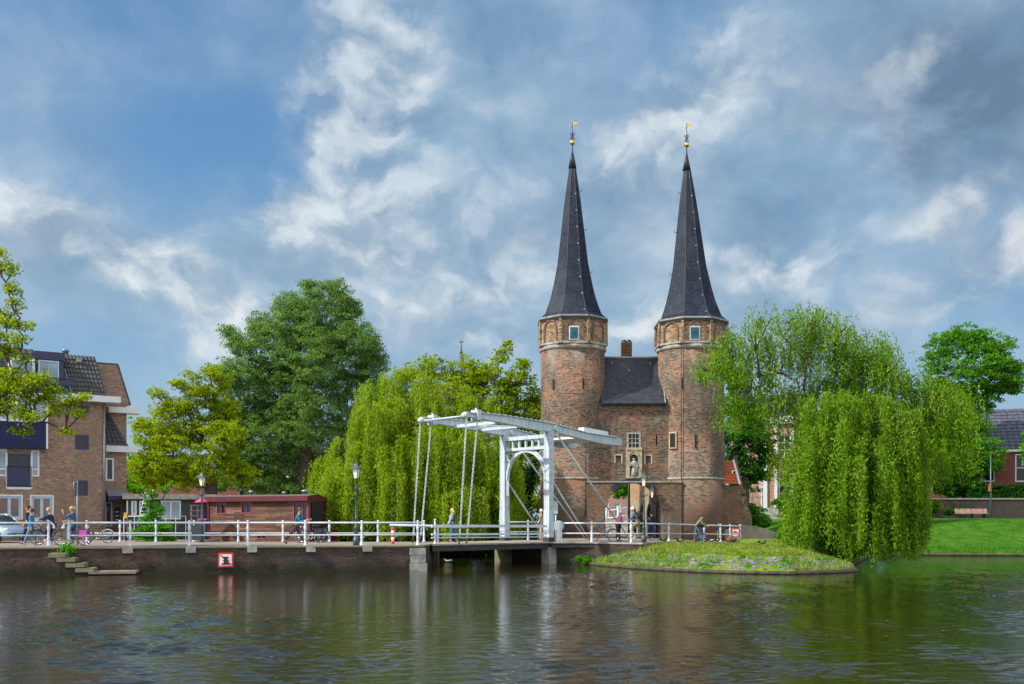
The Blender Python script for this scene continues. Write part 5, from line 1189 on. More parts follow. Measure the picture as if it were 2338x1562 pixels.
# ================================================================ LAMPS, SIGNS, BOLLARD, BIN
def lamp(label, px, D, zb, htot):
    x = X_(px, D); t = thing('street_lamp', label, 'street lamp', (x, D, zb), 'green lantern lamp posts'); k = htot/4.2
    m = MB(); m.lathe([(.16*k, 0), (.16*k, .30*k), (.12*k, .34*k), (.105*k, .85*k), (.13*k, .88*k), (.075*k, .93*k), (.065*k, 1.3*k), (.085*k, 1.32*k), (.06*k, 1.36*k), (.05*k, 2.45*k), (.085*k, 2.5*k), (.05*k, 2.56*k), (.045*k, 2.72*k), (.09*k, 2.78*k), (.04*k, 2.86*k), (.036*k, 3.25*k), (.10*k, 3.3*k)], (x, D, zb), 12); po = m.build('post', 'lamp_green', t)
    m = MB()
    for a in range(4):
        c, s_ = math.cos(R(90*a)), math.sin(R(90*a)); m.tube([(x+c*r_*k, D+s_*r_*k, zb+z*k) for r_, z in ((.04, 2.72), (.16, 2.74), (.24, 2.80), (.24, 2.88), (.19, 2.89))], .018*k, 5)
    m.build('scroll_arm', 'lamp_green', po)
    m = MB(); m.lathe([(.12*k, 3.32*k), (.205*k, 3.80*k)], (x, D, zb), 4, a0=R(30), smooth=False, cap=False); ln = m.build('lantern', 'lamp_glass', t)
    m = MB()
    for a in range(4):
        c, s_ = math.cos(R(30+90*a)), math.sin(R(30+90*a)); m.tube([(x+c*.12*k, D+s_*.12*k, zb+3.30*k), (x+c*.21*k, D+s_*.21*k, zb+3.82*k)], .016*k, 5)
        c2, s2 = math.cos(R(120+90*a)), math.sin(R(120+90*a))
        for r_, z in ((.12, 3.31), (.21, 3.81)): m.tube([(x+c*r_*k, D+s_*r_*k, zb+z*k), (x+c2*r_*k, D+s2*r_*k, zb+z*k)], .016*k, 5)
    m.build('cage', 'lamp_green', ln)
    m = MB(); m.lathe([(.33*k, 3.80*k), (.32*k, 3.83*k), (.13*k, 3.97*k), (.10*k, 4.03*k)], (x, D, zb), 4, a0=R(30), smooth=False); m.lathe([(.06*k, 4.02*k), (.07*k, 4.07*k), (.025*k, 4.10*k), (.035*k, 4.15*k), (.008*k, 4.22*k)], (x, D, zb), 8); m.build('cap', 'lamp_green', ln)
    return t
lamp('green lantern lamp post on the quay, in front of the weeping willow', 813, 47.5, Q, Z_(1052, 47.5)-Q)
lamp('green lantern lamp post at the back of the quay, left of the timber houseboat', 461, 54.0, Q, Z_(1075, 54)-Q)
lamp('green lantern lamp post at the railing in front of the gate arch', 1470, 54.4, pz(7), Z_(1076, 54.4)-pz(7))
# wall lantern under the arch
wl_ = thing('wall_lantern', 'black lantern on a curled iron bracket inside the gate arch', 'lantern', W(1500, 1148, 66.2))
m = MB(); p = W(1503, 1147, 66.1); q = W(1490, 1143, 65.7); m.tube([p, W(1496, 1150, 65.9), q, W(1489, 1136, 65.7)], .035, 6); m.tube([W(1504, 1155, 66.1), W(1496, 1147, 65.9)], .025, 5); m.build('bracket', 'iron', wl_)
c = W(1489, 1136, 65.7); m = MB(); m.lathe([(.10, 0), (.19, .48)], tuple(c), 4, a0=R(30), smooth=False, cap=False); g = m.build('lantern', 'lamp_glass', wl_)
m = MB(); m.lathe([(.30, .46), (.12, .64), (.07, .68), (.02, .8)], tuple(c), 4, a0=R(30), smooth=False)
for a in range(4): c_, s_ = math.cos(R(30+90*a)), math.sin(R(30+90*a)); m.tube([(c.x+c_*.10, c.y+s_*.10, c.z), (c.x+c_*.19, c.y+s_*.19, c.z+.48)], .022, 5)
m.build('cap', 'iron', g)
# no-mooring sign on the quay wall
sn = thing('mooring_sign', 'square red-bordered no mooring sign with black bollard symbol on the quay wall', 'sign', (-12.5, 44.8, .6))
a, b, c, d = pq.rect(498, 1262, 533, 1295); m = MB(); pq.slab(m, a, b, c, d, .03, .08); m.build('board', 'sign_red', sn)
w = (b-a); m = MB(); pq.slab(m, a+w*.11, b-w*.11, c+w*.11, d-w*.11, .08, .086); m.build('field', 'sign_white', sn)
S = lambda u, v, o: pq.pt(a+w*u, c+(d-c)*v, o)
m = MB(); m.prism([S(.12, .82, .087), S(.18, .88, .087), S(.88, .20, .087), S(.82, .12, .087)], Vector((pq.n.x, pq.n.y, 0))*.006); m.build('slash', 'sign_red', sn)
bo = [(.20, .17), (.80, .17), (.80, .21), (.66, .30), (.60, .42), (.70, .42), (.72, .49), (.62, .50), (.62, .56), (.70, .66), (.66, .73), (.35, .73), (.31, .66), (.39, .56), (.39, .50), (.29, .49), (.31, .42), (.41, .42), (.35, .30), (.20, .21)]
m = MB(); m.prism([S(u, v, .094) for u, v in bo], Vector((pq.n.x, pq.n.y, 0))*.006); m.build('bollard_symbol', 'sign_black', sn)
# round sign seen from the side
rs_ = thing('traffic_sign', 'round traffic sign seen almost edge-on on a grey pole by the left steps', 'sign', W(177, 1243, 46.5)); x = X_(176.5, 46.8)
m = MB(); m.tube([(x, 46.8, Q), (x, 46.8, Z_(1098, 46.8))], .038, 8); m.build('pole', 'zinc', rs_)
m = MB(); m.lathe([(.32, -.015), (.32, .015)], (0, 0, 0), 24); an = R(101)
m.xf(lambda v: Vector((x-.08+v.z*math.sin(an)+v.x*math.cos(an), 46.76-v.z*math.cos(an)+v.x*math.sin(an), Z_(1113, 46.8)+v.y))); dk = m.build('disc', 'zinc', rs_)
m = MB(); m.lathe([(.325, -.028), (.325, -.016)], (0, 0, 0), 24); m.xf(lambda v: Vector((x-.08+v.z*math.sin(an)+v.x*math.cos(an), 46.76-v.z*math.cos(an)+v.x*math.sin(an), Z_(1113, 46.8)+v.y))); m.build('face', 'sign_red', dk)
bl = thing('bollard', 'slim red and white striped bollard by the bridge end of the quay', 'bollard', (X_(897, 50), 50, Q)); x = X_(897, 50)
zt = Z_(1204, 50); H_ = zt-Q
for i in range(5): m = MB(); m.tube([(x, 50, Q+H_*i/5), (x, 50, Q+H_*(i+1)/5)], .075, 10, smooth=True); m.build('band', 'sign_red' if i % 2 == 0 else 'sign_white', bl)
bi = thing('litter_bin', 'dark grey litter bin beside the left quay lamp post', 'bin', W(452, 1240, 53)); c = W(452, 1220, 53)
m = MB(); m.hexa([(c.x-.22, 52.8, Q+.12), (c.x+.22, 52.8, Q+.12), (c.x+.2, 53.2, Q+.12), (c.x-.2, 53.2, Q+.12)], [(c.x-.28, 52.7, Q+.9), (c.x+.28, 52.7, Q+.9), (c.x+.26, 53.3, Q+.9), (c.x-.26, 53.3, Q+.9)]); m.build('body', 'bin_grey', bi)
m = MB(); m.box((c.x, 53, Q+.99), (.5, .5, .08)); m.build('lid', 'bin_grey', bi); m = MB(); m.tube([(c.x+.31, 53, Q), (c.x+.31, 53, Q+1.05)], .03, 6); m.build('post', 'zinc', bi)
# road works sign, easel at the right end
rw_ = thing('warning_board', 'red-edged white warning board fixed at the right end of the forecourt railing', 'sign', W(1679, 1240, 65)); c = W(1679, 1218, 64.9)
m = MB(); m.box(tuple(c), (.46, .03, .58)); m.build('board', 'sign_white', rw_)
m = MB()
for dx in (-.23, .23): m.box((c.x+dx, c.y-.01, c.z+.06), (.06, .05, .50))
for dz in (-.20, .32): m.box((c.x, c.y-.012, c.z+dz), (.40, .05, .06))
m.build('border', 'sign_red', rw_); m = MB(); m.tube([(c.x-.13, c.y-.03, c.z+.02), (c.x-.03, c.y-.03, c.z+.14), (c.x+.06, c.y-.03, c.z+.10), (c.x+.14, c.y-.03, c.z+.02)], .035, 6); m.build('symbol', 'sign_black', rw_)
m = MB(); m.tube([(c.x, c.y+.03, pz(c.x)), (c.x, c.y+.03, c.z)], .03, 6); m.build('pole', 'zinc', rw_)
ub = thing('utility_box', 'slim grey parking post with dark top near the warning board', 'post', W(1662, 1240, 65)); c = W(1662, 1214, 65)
m = MB(); m.box((c.x, c.y, (c.z+pz(c.x))/2), (.24, .2, c.z-pz(c.x)+.3)); m.build('body', 'zinc', ub); m = MB(); m.box((c.x, c.y, c.z+.28), (.28, .24, .22)); m.build('head', 'iron', ub)
# mechanism box on the portal side, control wheel cover
mc = thing('control_box', 'small white control box on a post just right of the drawbridge portal', 'box', W(1270, 1240, 54.4)); c = W(1269, 1160, 54.6)
m = MB(); m.box(tuple(c), (.20, .25, .62)); m.box((c.x, c.y, c.z+.34), (.30, .32, .05)); m.build('box', 'white_metal', mc); m = MB(); m.tube([(c.x, c.y, Q), (c.x, c.y, c.z-.2)], .05, 6); m.build('post', 'white_metal', mc)
wn = thing('winch', 'white covered winch beside the drawbridge post', 'winch', W(1274, 1240, 54.6)); c = W(1275, 1201, 54.7)
m = MB(); m.lathe([(.28, -.16), (.30, 0), (.28, .16)], (0, 0, 0), 14); m.xf(lambda v: Vector((c.x+v.x, c.y+v.z, c.z+v.y))); m.build('drum', 'white_metal', wn); m = MB(); m.box((c.x, c.y, (c.z+Q)/2), (.18, .3, c.z-Q)); m.build('stand', 'white_metal', wn)
# ================================================================ VEGETATION
def leaf_object(name, cen, dr, L, Wd, matn, parent=None):
    """one mesh of many small leaf faces; cen (n,3), dr (n,3) leaf direction, L / Wd lengths"""
    n = len(cen); dr = dr/np.linalg.norm(dr, axis=1, keepdims=True)
    rnd = RNG.normal(size=(n, 3)); sd = np.cross(dr, rnd); sd /= np.linalg.norm(sd, axis=1, keepdims=True)+1e-9
    L = np.broadcast_to(L, (n,)).reshape(-1, 1); Wd = np.broadcast_to(Wd, (n,)).reshape(-1, 1)
    up = np.cross(sd, dr)*.12*L
    P = np.stack([cen-dr*L*.5, cen+sd*Wd*.5+up, cen+dr*L*.5, cen-sd*Wd*.5+up], 1).reshape(-1, 3)
    if parent is not None: P = P-np.array(wloc(parent))
    me = bpy.data.meshes.new(name); me.vertices.add(4*n); me.vertices.foreach_set('co', P.ravel().astype(np.float32))
    me.loops.add(4*n); me.loops.foreach_set('vertex_index', np.arange(4*n, dtype=np.int32))
    me.polygons.add(n); me.polygons.foreach_set('loop_start', np.arange(0, 4*n, 4, dtype=np.int32)); me.polygons.foreach_set('loop_total', np.full(n, 4, dtype=np.int32))
    me.update(calc_edges=True); me.materials.append(MATS[matn])
    o = bpy.data.objects.new(name, me); COL.objects.link(o); o.parent = parent
    return o
def unit(n):
    v = RNG.normal(size=(n, 3)); return v/np.linalg.norm(v, axis=1, keepdims=True)
def limb(mb, a, b, r0, r1, wob=.06, n=5, sag=0.0, sides=6):
    a = np.array(a, float); b = np.array(b, float); L = np.linalg.norm(b-a); pts = []
    for i in range(n+1):
        t = i/n; p = a+(b-a)*t; p = p+RNG.normal(size=3)*L*wob*math.sin(math.pi*t)*.6; p[2] += sag*L*math.sin(math.pi*t); pts.append(tuple(p))
    mb.tube(pts, [r0+(r1-r0)*i/n for i in range(n+1)], sides, cap=False); return pts
def near_pt(pts, q):
    return min(pts, key=lambda p: (p[0]-q[0])**2+(p[1]-q[1])**2+((p[2]-q[2]+1.0)*1.0)**2)
def tree(name, label, cat, D, tpx, ztrunk, tr, fork_py, clumps, leafm, leaf=(.20, .13), n_leaf=70, sub=.55, dens=1.0, droop=0.0, group=None, bark='bark', dsp=.5, flat=.8, branch_lim=True, seedshift=0, lean=0.0):
    """clumps: (px, py, radius px[, depth offset]) in the photo, made into ellipsoids at distance D+offset"""
    x = X_(tpx, D); s = D/F; t = thing(name, label, cat, (x, D, ztrunk), group); sub *= .72; n_leaf = n_leaf*.50; leaf = (leaf[0]*.88, leaf[1]*.88)
    tk = MB(); fz = Z_(fork_py, D); base = (x, D, ztrunk-.3); fk = (x+lean, D, fz)
    tp = limb(tk, base, fk, tr, tr*.72, .03, 6, sides=10)
    top = max(clumps, key=lambda c: -c[1]); C = []
    skel = list(tp[3:])
    for c in sorted(clumps, key=lambda c: math.hypot(c[0]-tpx, c[1]-fork_py)):
        cx, cz, r = X_(c[0], D), Z_(c[1], D), c[2]*s; cy = D+(c[3] if len(c) > 3 else RNG.uniform(-1, 1)*r*dsp)
        C.append((cx, cy, cz, r)); q = (cx, cy, cz-.2*r); a = near_pt(skel, q)
        L = math.dist(a, q); r0 = min(tr*.5, .025+.020*L+.012*r)
        skel += limb(tk, a, q, r0, max(.025, r0*.35), .10, 5)[1:]
    cen = []; dirs = []
    for cx, cy, cz, r in C:
        k = max(5, int(4.6*dens*(r/sub)**2))
        u = unit(k); rad = r*RNG.uniform(.15, 1.05, (k, 1))**.6
        sc_ = u*rad*np.array([1, .85, flat]); sub_c = sc_+np.array([cx, cy, cz])
        for i in range(min(k, 26)):
            limb(tk, (cx, cy, cz-.2*r), sub_c[i], max(.014, .014+.008*r), .008, .12, 4, sides=4)
        for i in range(k):
            sr = sub*RNG.uniform(.55, 1.15); m_ = int(n_leaf*(sr/sub)**2*RNG.uniform(.7, 1.2)); v = unit(m_)*(RNG.uniform(0, 1, (m_, 1))**.45)*sr*np.array([1.15, 1.15, .62])
            cen.append(sub_c[i]+v); d_ = v/sr*.5+RNG.normal(size=(m_, 3))*.6+np.array([0, 0, -droop]); dirs.append(d_)
    cen = np.concatenate(cen); dirs = np.concatenate(dirs); n = len(cen)
    tk.build('trunk', bark, t)
    leaf_object('crown', cen, dirs, leaf[0]*RNG.uniform(.6, 1.25, n), leaf[1]*RNG.uniform(.6, 1.2, n), leafm, t)
    return t, skel
def strands(domes, D, step=.10, leaf=(.17, .045), per=9, spread=.22, lock_k=1.0, sway=.25):
    """weeping shoots. domes: (px, py_top_centre, rx px, rz px, zmin, zmax of ends, depth offset, lock density)"""
    cen = []; dirs = []; twig = []; s = D/F
    for (px, py, rx, rz, z0, z1, dy, k) in domes:
        cx, cz, a, b = X_(px, D+dy), Z_(py, D+dy), rx*s, rz*s; n = int(k*lock_k*(a*a)*3.2)+4
        for _ in range(n):
            th = RNG.uniform(0, 2*math.pi); q = RNG.uniform(0, 1)**.5; ph = q*math.pi/2*1.0
            o = np.array([cx+a*math.sin(ph)*math.cos(th), D+dy+a*.85*math.sin(ph)*math.sin(th), cz-b+b*math.cos(ph)])
            out = np.array([math.cos(th), math.sin(th)*.85, 0])*math.sin(ph)
            zend = RNG.uniform(z0, z1); clus = RNG.uniform(.6, 1.25)
            zend = max(zend, o[2]-RNG.uniform(1.2, 6) if RNG.random() < .5 else zend)
            for __ in range(per):
                st = o+RNG.normal(size=3)*np.array([spread, spread, spread*.9])
                L = max(.5, (st[2]-zend)*RNG.uniform(.72, 1.04)); m_ = int(L/step)
                if m_ < 3: continue
                tt = np.arange(m_)*step; arc = 1-np.exp(-tt/.7)
                ang = RNG.uniform(0, 6.28); wv = sway*.2
                P = st[None, :]+out[None, :]*(arc*.55)[:, None]*RNG.uniform(.6, 1.3); P = P+np.stack([np.sin(tt*.9+ang)*wv, np.cos(tt*.8+ang)*wv, -tt+.25*np.exp(-((tt-.2)/.4)**2)], 1)
                P = P+RNG.normal(size=P.shape)*.065
                cen.append(P); dirs.append(RNG.normal(size=P.shape)*.65+np.array([0, 0, -1.0]))
                if RNG.random() < .10: twig.append([tuple(P[i]) for i in range(0, m_, max(1, m_//6))])
    return np.concatenate(cen), np.concatenate(dirs), twig
# --- golden oak
tree('oak_tree', 'golden green oak tree with dark spreading limbs behind the houseboats', 'tree', 78, 482, 1.1, .62, 1075,
     [(350, 1000, 58), (395, 945, 52), (440, 885, 44), (330, 1065, 42), (400, 1045, 66), (455, 985, 58), (500, 930, 44), (470, 1075, 52), (318, 965, 22), (480, 850, 26), (520, 1000, 50), (500, 870, 30), (360, 900, 18), (545, 1080, 40), (340, 1100, 30), (420, 1100, 30), (390, 990, 50), (520, 1050, 40), (430, 935, 30), (470, 905, 30), (510, 960, 40), (380, 1085, 40)],
     'leaf_oak', (.22, .15), 80, .55, 1.1)
# --- big white willow
tree('willow_tree', 'very tall dark green willow tree rising behind the timber houseboat', 'tree', 88, 700, 1.1, .85, 1010,
     [(770, 672, 36), (718, 676, 30), (660, 705, 42), (600, 745, 38), (555, 790, 36), (520, 760, 22), (700, 740, 66), (775, 735, 62), (815, 790, 52), (640, 790, 64), (840, 850, 44), (720, 830, 82), (560, 870, 62), (630, 900, 78), (790, 880, 66), (520, 850, 30),
      (545, 960, 52), (620, 1000, 76), (710, 960, 80), (795, 980, 56), (560, 1040, 50), (660, 1080, 70), (750, 1060, 66), (820, 1040, 40), (590, 1100, 44), (850, 930, 36), (510, 920, 30), (700, 650, 16), (745, 650, 18), (800, 700, 26), (845, 790, 26), (865, 810, 20), (860, 890, 34), (840, 980, 40), (600, 850, 50), (680, 860, 60), (760, 800, 50), (600, 950, 50), (530, 1010, 36), (520, 1070, 36), (560, 1090, 40), (680, 960, 60), (700, 1120, 34), (740, 1115, 34), (660, 1120, 30), (785, 1100, 34)],
     'leaf_white_willow', (.30, .095), 105, .72, 1.95, droop=.7, flat=1.0)
# --- maple behind the left weeping willow
tree('maple_tree', 'light green maple tree behind the drawbridge, left of the gate', 'tree', 74, 1150, 1.1, .4, 1060,
     [(930, 850, 34), (990, 845, 42), (1060, 850, 46), (1120, 850, 44), (1180, 870, 42), (1215, 905, 36), (1155, 793, 20), (1142, 815, 18), (1200, 835, 22), (1030, 905, 60), (1120, 920, 60), (1190, 950, 50), (960, 915, 50), (1215, 990, 38), (1180, 1040, 44), (1215, 1080, 36), (1160, 1110, 40), (1205, 1150, 40), (1170, 1180, 40), (1215, 1200, 30), (1225, 940, 30), (1228, 1040, 28), (1150, 1000, 50), (1200, 1100, 44), (1222, 1150, 30), (1140, 1160, 40), (1195, 1010, 40), (1090, 880, 40), (1160, 890, 36)],
     'leaf_maple', (.26, .19), 55, .58, 1.15)
# ivy on the maple trunk behind the portal
iv = thing('ivy', 'dark ivy climbing a trunk behind the drawbridge arch', 'ivy', W(1195, 1235, 70)); c_ = []
for i in range(2600):
    t = RNG.random(); p = W(1188+26*t**1.5, 1235-165*t, 70); c_.append(np.array(p)+RNG.normal(size=3)*np.array([.28, .28, .2])*(1.1-t*.5))
c_ = np.array(c_); leaf_object('leaves', c_, RNG.normal(size=c_.shape), .16, .13, 'leaf_ivy', iv)
m = MB(); m.tube([W(1190, 1240, 70.2), W(1196, 1150, 70.2), W(1214, 1075, 70.2)], [.3, .22, .12], 8); m.build('trunk', 'bark', iv)
# --- left weeping willow
D = 63.5; wt = thing('weeping_willow', 'yellow green weeping willow hanging behind the drawbridge chains', 'tree', (X_(1010, D), D, .9))
cen, dirs, tw = strands([(765, 1050, 42, 26, .9, 3.2, 0, 2.2), (820, 985, 52, 40, .6, 2.5, 0, 2.0), (800, 1075, 60, 30, .5, 1.3, -1.6, 2.0), (870, 915, 62, 52, 3, 6, .6, 1.4), (880, 1000, 70, 50, .5, 3, -1.0, 1.8), (950, 905, 80, 50, 3, 6.5, .8, 1.3),
                         (965, 960, 80, 60, .5, 3.0, -.6, 1.6), (1045, 985, 76, 60, .5, 3.5, -.4, 1.6), (1115, 1005, 56, 60, .5, 4, 0, 1.8), (1150, 1040, 34, 50, .6, 2.5, .4, 2.0), (1085, 920, 56, 44, 4, 7, 1, 1.4), (930, 855, 56, 34, 5.5, 8, 1.5, 1.1), (1010, 885, 70, 36, 5, 8, 1.5, 1.0), (870, 865, 40, 30, 6, 8, 1, 1.2), (910, 1080, 70, 40, .4, 1.4, -1.8, 1.6), (1010, 1095, 70, 40, .4, 1.4, -1.4, 1.6), (1095, 1110, 60, 40, .4, 1.4, -1.0, 1.6), (850, 930, 40, 30, 5, 7, -1, 1.5)], D, step=.10, per=18, spread=.15, lock_k=1.3)
tk = MB(); b0 = (X_(1010, D), D+1, .4); f0 = (X_(1000, D), D+1, 5.0); sk = limb(tk, b0, f0, .55, .42, .04, 5, sides=10)
for px, py in ((870, 930), (950, 880), (820, 1000), (1045, 930), (1110, 970), (1000, 860), (900, 860), (770, 1050), (880, 1010), (960, 980)):
    q = (X_(px, D), D+RNG.uniform(-.8, 1.6), Z_(py, D)-.3); a = near_pt(sk, q); sk += limb(tk, a, q, .09, .03, .08, 5, .08)[1:]
for p in tw: tk.tube(p, .010, 3, cap=False)
tk.build('trunk', 'bark_light', wt)
n = len(cen); leaf_object('crown', cen, dirs, .21*RNG.uniform(.6, 1.3, n), .062*RNG.uniform(.6, 1.3, n), 'leaf_willow_yellow', wt)
# --- right weeping willow
D = 52.0; wt = thing('weeping_willow', 'large green weeping willow on the island, trailing its branches in the water', 'tree', (X_(1872, D), D, .5))
front = [(1900, 900, 52, 34, .3, 2.2, -2.0, 2.2), (1955, 905, 70, 44, .15, 1.2, -2.6, 2.2), (2020, 930, 70, 44, .12, 1.0, -2.2, 2.2), (2035, 985, 44, 50, .12, 1.2, -1.4, 2.4), (1880, 975, 56, 40, .5, 2.0, -2.6, 2.0), (1860, 1060, 44, 40, .6, 1.6, -2.2, 2.4), (1960, 1010, 80, 50, .12, .9, -3.0, 1.8),
         (2024, 1050, 58, 50, .12, .8, -2.8, 2.0), (1845, 1130, 34, 40, .7, 1.3, -2.0, 2.6), (1984, 1130, 82, 50, .10, .6, -2.6, 1.8), (2036, 1120, 34, 50, .12, .8, -1.8, 2.0), (1900, 1140, 60, 50, .3, .9, -2.8, 1.6)]
upper = [(1770, 722, 46, 30, 11.1, 12.3, 0, 1.3), (1850, 722, 46, 30, 10.6, 12.0, 0, 1.2), (1905, 745, 50, 30, 9.6, 11.5, 0, 1.3), (1720, 760, 42, 28, 9.8, 11.2, -.5, 1.2), (1800, 780, 60, 34, 9.5, 11, .6, 1.0), (1880, 800, 60, 34, 8.5, 10.5, .6, 1.1), (1690, 800, 34, 24, 8.6, 10.6, -.8, 1.4), (1660, 780, 24, 18, 9.0, 11, -.8, 1.7),
         (1648, 815, 24, 20, 8.4, 9.6, -1, 1.6), (1610, 845, 18, 16, 8.3, 9.6, -1, 2.2), (1715, 845, 46, 28, 7.6, 9.0, 0, 1.2), (1760, 900, 60, 36, 5.8, 8.0, 0, 1.2), (1700, 915, 36, 24, 6.4, 8.0, -.5, 1.6), (1960, 780, 52, 30, 8.4, 10.4, .3, 1.3), (2010, 810, 46, 30, 7.8, 9.8, .2, 1.4), (2060, 860, 46, 32, 6.6, 9, 0, 1.3), (1950, 860, 70, 36, 6.5, 9, 1.0, 1.1), (1860, 880, 60, 34, 6.0, 8.8, 1.0, 1.1),
         (2120, 880, 46, 34, 5.0, 7.6, 0, 1.6), (2160, 890, 36, 34, 4.6, 7.6, 0, 2.0), (2150, 950, 34, 34, 4.2, 6.2, 0, 2.0), (2110, 1000, 42, 40, 3.4, 5.0, -.4, 2.0), (1830, 950, 46, 34, 3.6, 6.5, 0, 1.4), (2030, 900, 60, 36, 5.5, 8, .6, 1.2), (1815, 1010, 26, 24, 3.5, 5.0, -.6, 2.0), (1805, 1050, 28, 20, 3.2, 4.6, -.6, 2.0), (2045, 1070, 42, 50, .4, 2.0, .4, 1.6)]
c1, d1, t1 = strands(front, D, step=.085, per=15, spread=.14, lock_k=.95)
c2, d2, t2 = strands(upper, D, step=.08, per=12, spread=.36, lock_k=1.7, sway=.6)
tk = MB(); b0 = (X_(1878, D), D, .2); f0 = (X_(1850, D), D-.1, 3.2); sk = limb(tk, b0, f0, .50, .40, .03, 4, sides=10)
sk += limb(tk, f0, (X_(1885, D), D+.2, 6.2), .38, .26, .04, 4, sides=9)[1:]
for px, py in ((1850, 900), (1935, 900), (1800, 860), (1840, 800), (1780, 740), (1860, 740), (1760, 830), (1710, 860), (1720, 770), (1660, 800), (1910, 800), (1920, 740), (1980, 800), (2010, 830), (2070, 880), (2130, 900), (2150, 970), (1980, 900), (1620, 850), (1960, 1010), (1990, 1140), (1850, 1080), (2040, 950)):
    q = (X_(px, D), D+RNG.uniform(-1, 1), Z_(py, D)-.2); a = near_pt(sk, q); L = math.dist(a, q); sk += limb(tk, a, q, min(.13, .03+.024*L), .02, .09, 5, .05)[1:]
for d_ in upper:
    for _ in range(5):
        q = (X_(d_[0]+RNG.uniform(-1, 1)*d_[2], D), D+d_[6]+RNG.uniform(-.8, .8), Z_(d_[1]+d_[3]*.3, D)); a = near_pt(sk, q); limb(tk, a, q, .035, .015, .12, 4, .1, sides=4)
for p in t1+t2: tk.tube(p, .009, 3, cap=False)
for p in t1[:70]: tk.tube(p, .016, 4, cap=False)
tk.build('trunk', 'bark', wt)
cen = np.concatenate([c1, c2]); dirs = np.concatenate([d1, d2]); n = len(cen)
leaf_object('crown', cen, dirs, .19*RNG.uniform(.6, 1.3, n), .064*RNG.uniform(.6, 1.3, n), 'leaf_willow', wt)
print('willow leaves', n)
# --- dark tree behind the right tower, trees on the right
tree('chestnut_tree', 'dark green dense tree between the right tower and the pink brick building', 'tree', 76, 1700, 1.6, .4, 1090,
     [(1690, 870, 36), (1672, 930, 44), (1710, 950, 40), (1730, 1000, 44), (1685, 1000, 50), (1750, 1045, 34), (1700, 1060, 46), (1670, 1060, 34), (1740, 1085, 26), (1665, 850, 26), (1700, 1110, 34)], 'leaf_dark', (.26, .19), 70, .6, 1.25)
tree('maple_tree', 'round-crowned bright green tree standing on the lawn before the dark red building', 'tree', 86, 2207, 2.2, .45, 1110,
     [(2215, 775, 42), (2160, 790, 40), (2270, 800, 44), (2135, 830, 34), (2220, 840, 64), (2290, 860, 46), (2165, 880, 50), (2250, 900, 54), (2312, 880, 24), (2205, 950, 50), (2180, 1010, 50), (2230, 1030, 52), (2260, 1060, 34), (2150, 1060, 40), (2200, 1090, 44), (2120, 1080, 34), (2170, 1120, 26), (2240, 980, 30), (2300, 835, 28), (2185, 760, 24), (2245, 765, 22), (2300, 880, 30), (2200, 1030, 44), (2160, 980, 44), (2325, 840, 18)],
     'leaf_mid', (.26, .18), 62, .62, 1.35)
tree('chestnut_tree', 'dark tree behind the island willow, between the pink and the dark red buildings', 'tree', 80, 1985, 2.0, .4, 1120, [(1900, 1060, 44), (1950, 1000, 50), (2010, 1020, 50), (2060, 1000, 44), (1960, 1090, 50), (2030, 1090, 50), (1900, 1130, 40), (1970, 1150, 44), (2050, 1150, 40), (2085, 1090, 30), (1870, 1100, 34), (1990, 950, 40), (2100, 1150, 24)], 'leaf_dark', (.3, .22), 60, .7, 1.3)
tree('lime_tree', 'bright green tree cut off by the right edge of the photo', 'tree', 74, 2385, 2.0, .3, 1130, [(2372, 1010, 46), (2390, 1060, 50), (2365, 1050, 30)], 'leaf_fresh', (.24, .18), 60, .5, 1.2)
# --- near tree on the quay at the left edge
tree('plane_tree', 'leafy branches of a young yellow green tree reaching in from the left edge', 'tree', 43.5, -190, Q, .15, 1010,
     [(-190, 700, 90), (-110, 800, 80), (-120, 930, 80), (-60, 640, 40), (-60, 870, 50), (5, 605, 20), (20, 660, 20), (10, 720, 30), (45, 775, 22), (-5, 780, 36), (30, 860, 36), (80, 880, 34), (15, 935, 38), (125, 895, 26), (70, 950, 34), (120, 940, 24), (165, 910, 16), (45, 985, 18), (150, 985, 12), (190, 905, 10), (180, 945, 8), (95, 905, 26), (0, 575, 12), (15, 800, 24), (60, 820, 20), (30, 690, 18), (45, 740, 22), (20, 620, 16), (100, 860, 22), (150, 920, 20), (60, 905, 28), (0, 900, 40)],
     'leaf_oak', (.15, .12), 70, .46, 1.25, flat=.75)
# --- fill: other far trees
tree('far_tree', 'mid green trees in the gap between the oak and the tall willow', 'tree', 96, 560, 1.0, .4, 1100, [(330, 1090, 40), (300, 1060, 26), (560, 1060, 50), (600, 1100, 40), (520, 1100, 40), (300, 1110, 30), (640, 1120, 30)], 'leaf_mid', (.34, .26), 60, .7, 1.0)
tree('far_tree', 'tree with bright leaves seen through the gate arch', 'tree', 112, 1450, 1.9, .2, 1120, [(1405, 1112, 26), (1425, 1105, 26), (1388, 1108, 24), (1440, 1118, 20), (1372, 1118, 20), (1415, 1128, 14)], 'leaf_fresh', (.3, .22), 60, .6, 1.5)
def bush(name, label, cat, D, px, zb, clumps, leafm, leaf=(.15, .11), n_leaf=60, sub=.3, dens=1.2, tr=.05, fork=None):
    return tree(name, label, cat, D, px, zb, tr, fork or (HY+(HC-zb-.4)*F/D), clumps, leafm, leaf, n_leaf, sub, dens)
bush('shrub', 'fresh green young tree above a low bush in front of the grey houseboat', 'shrub', 55.6, 345, .9, [(345, 1130, 12), (340, 1150, 16), (325, 1118, 12), (375, 1118, 12), (305, 1112, 8), (390, 1105, 8), (350, 1175, 22), (335, 1195, 26), (375, 1205, 26), (345, 1222, 34), (385, 1225, 24), (315, 1220, 24), (365, 1160, 12)], 'leaf_fresh', (.14, .10), 36, .22, .9)
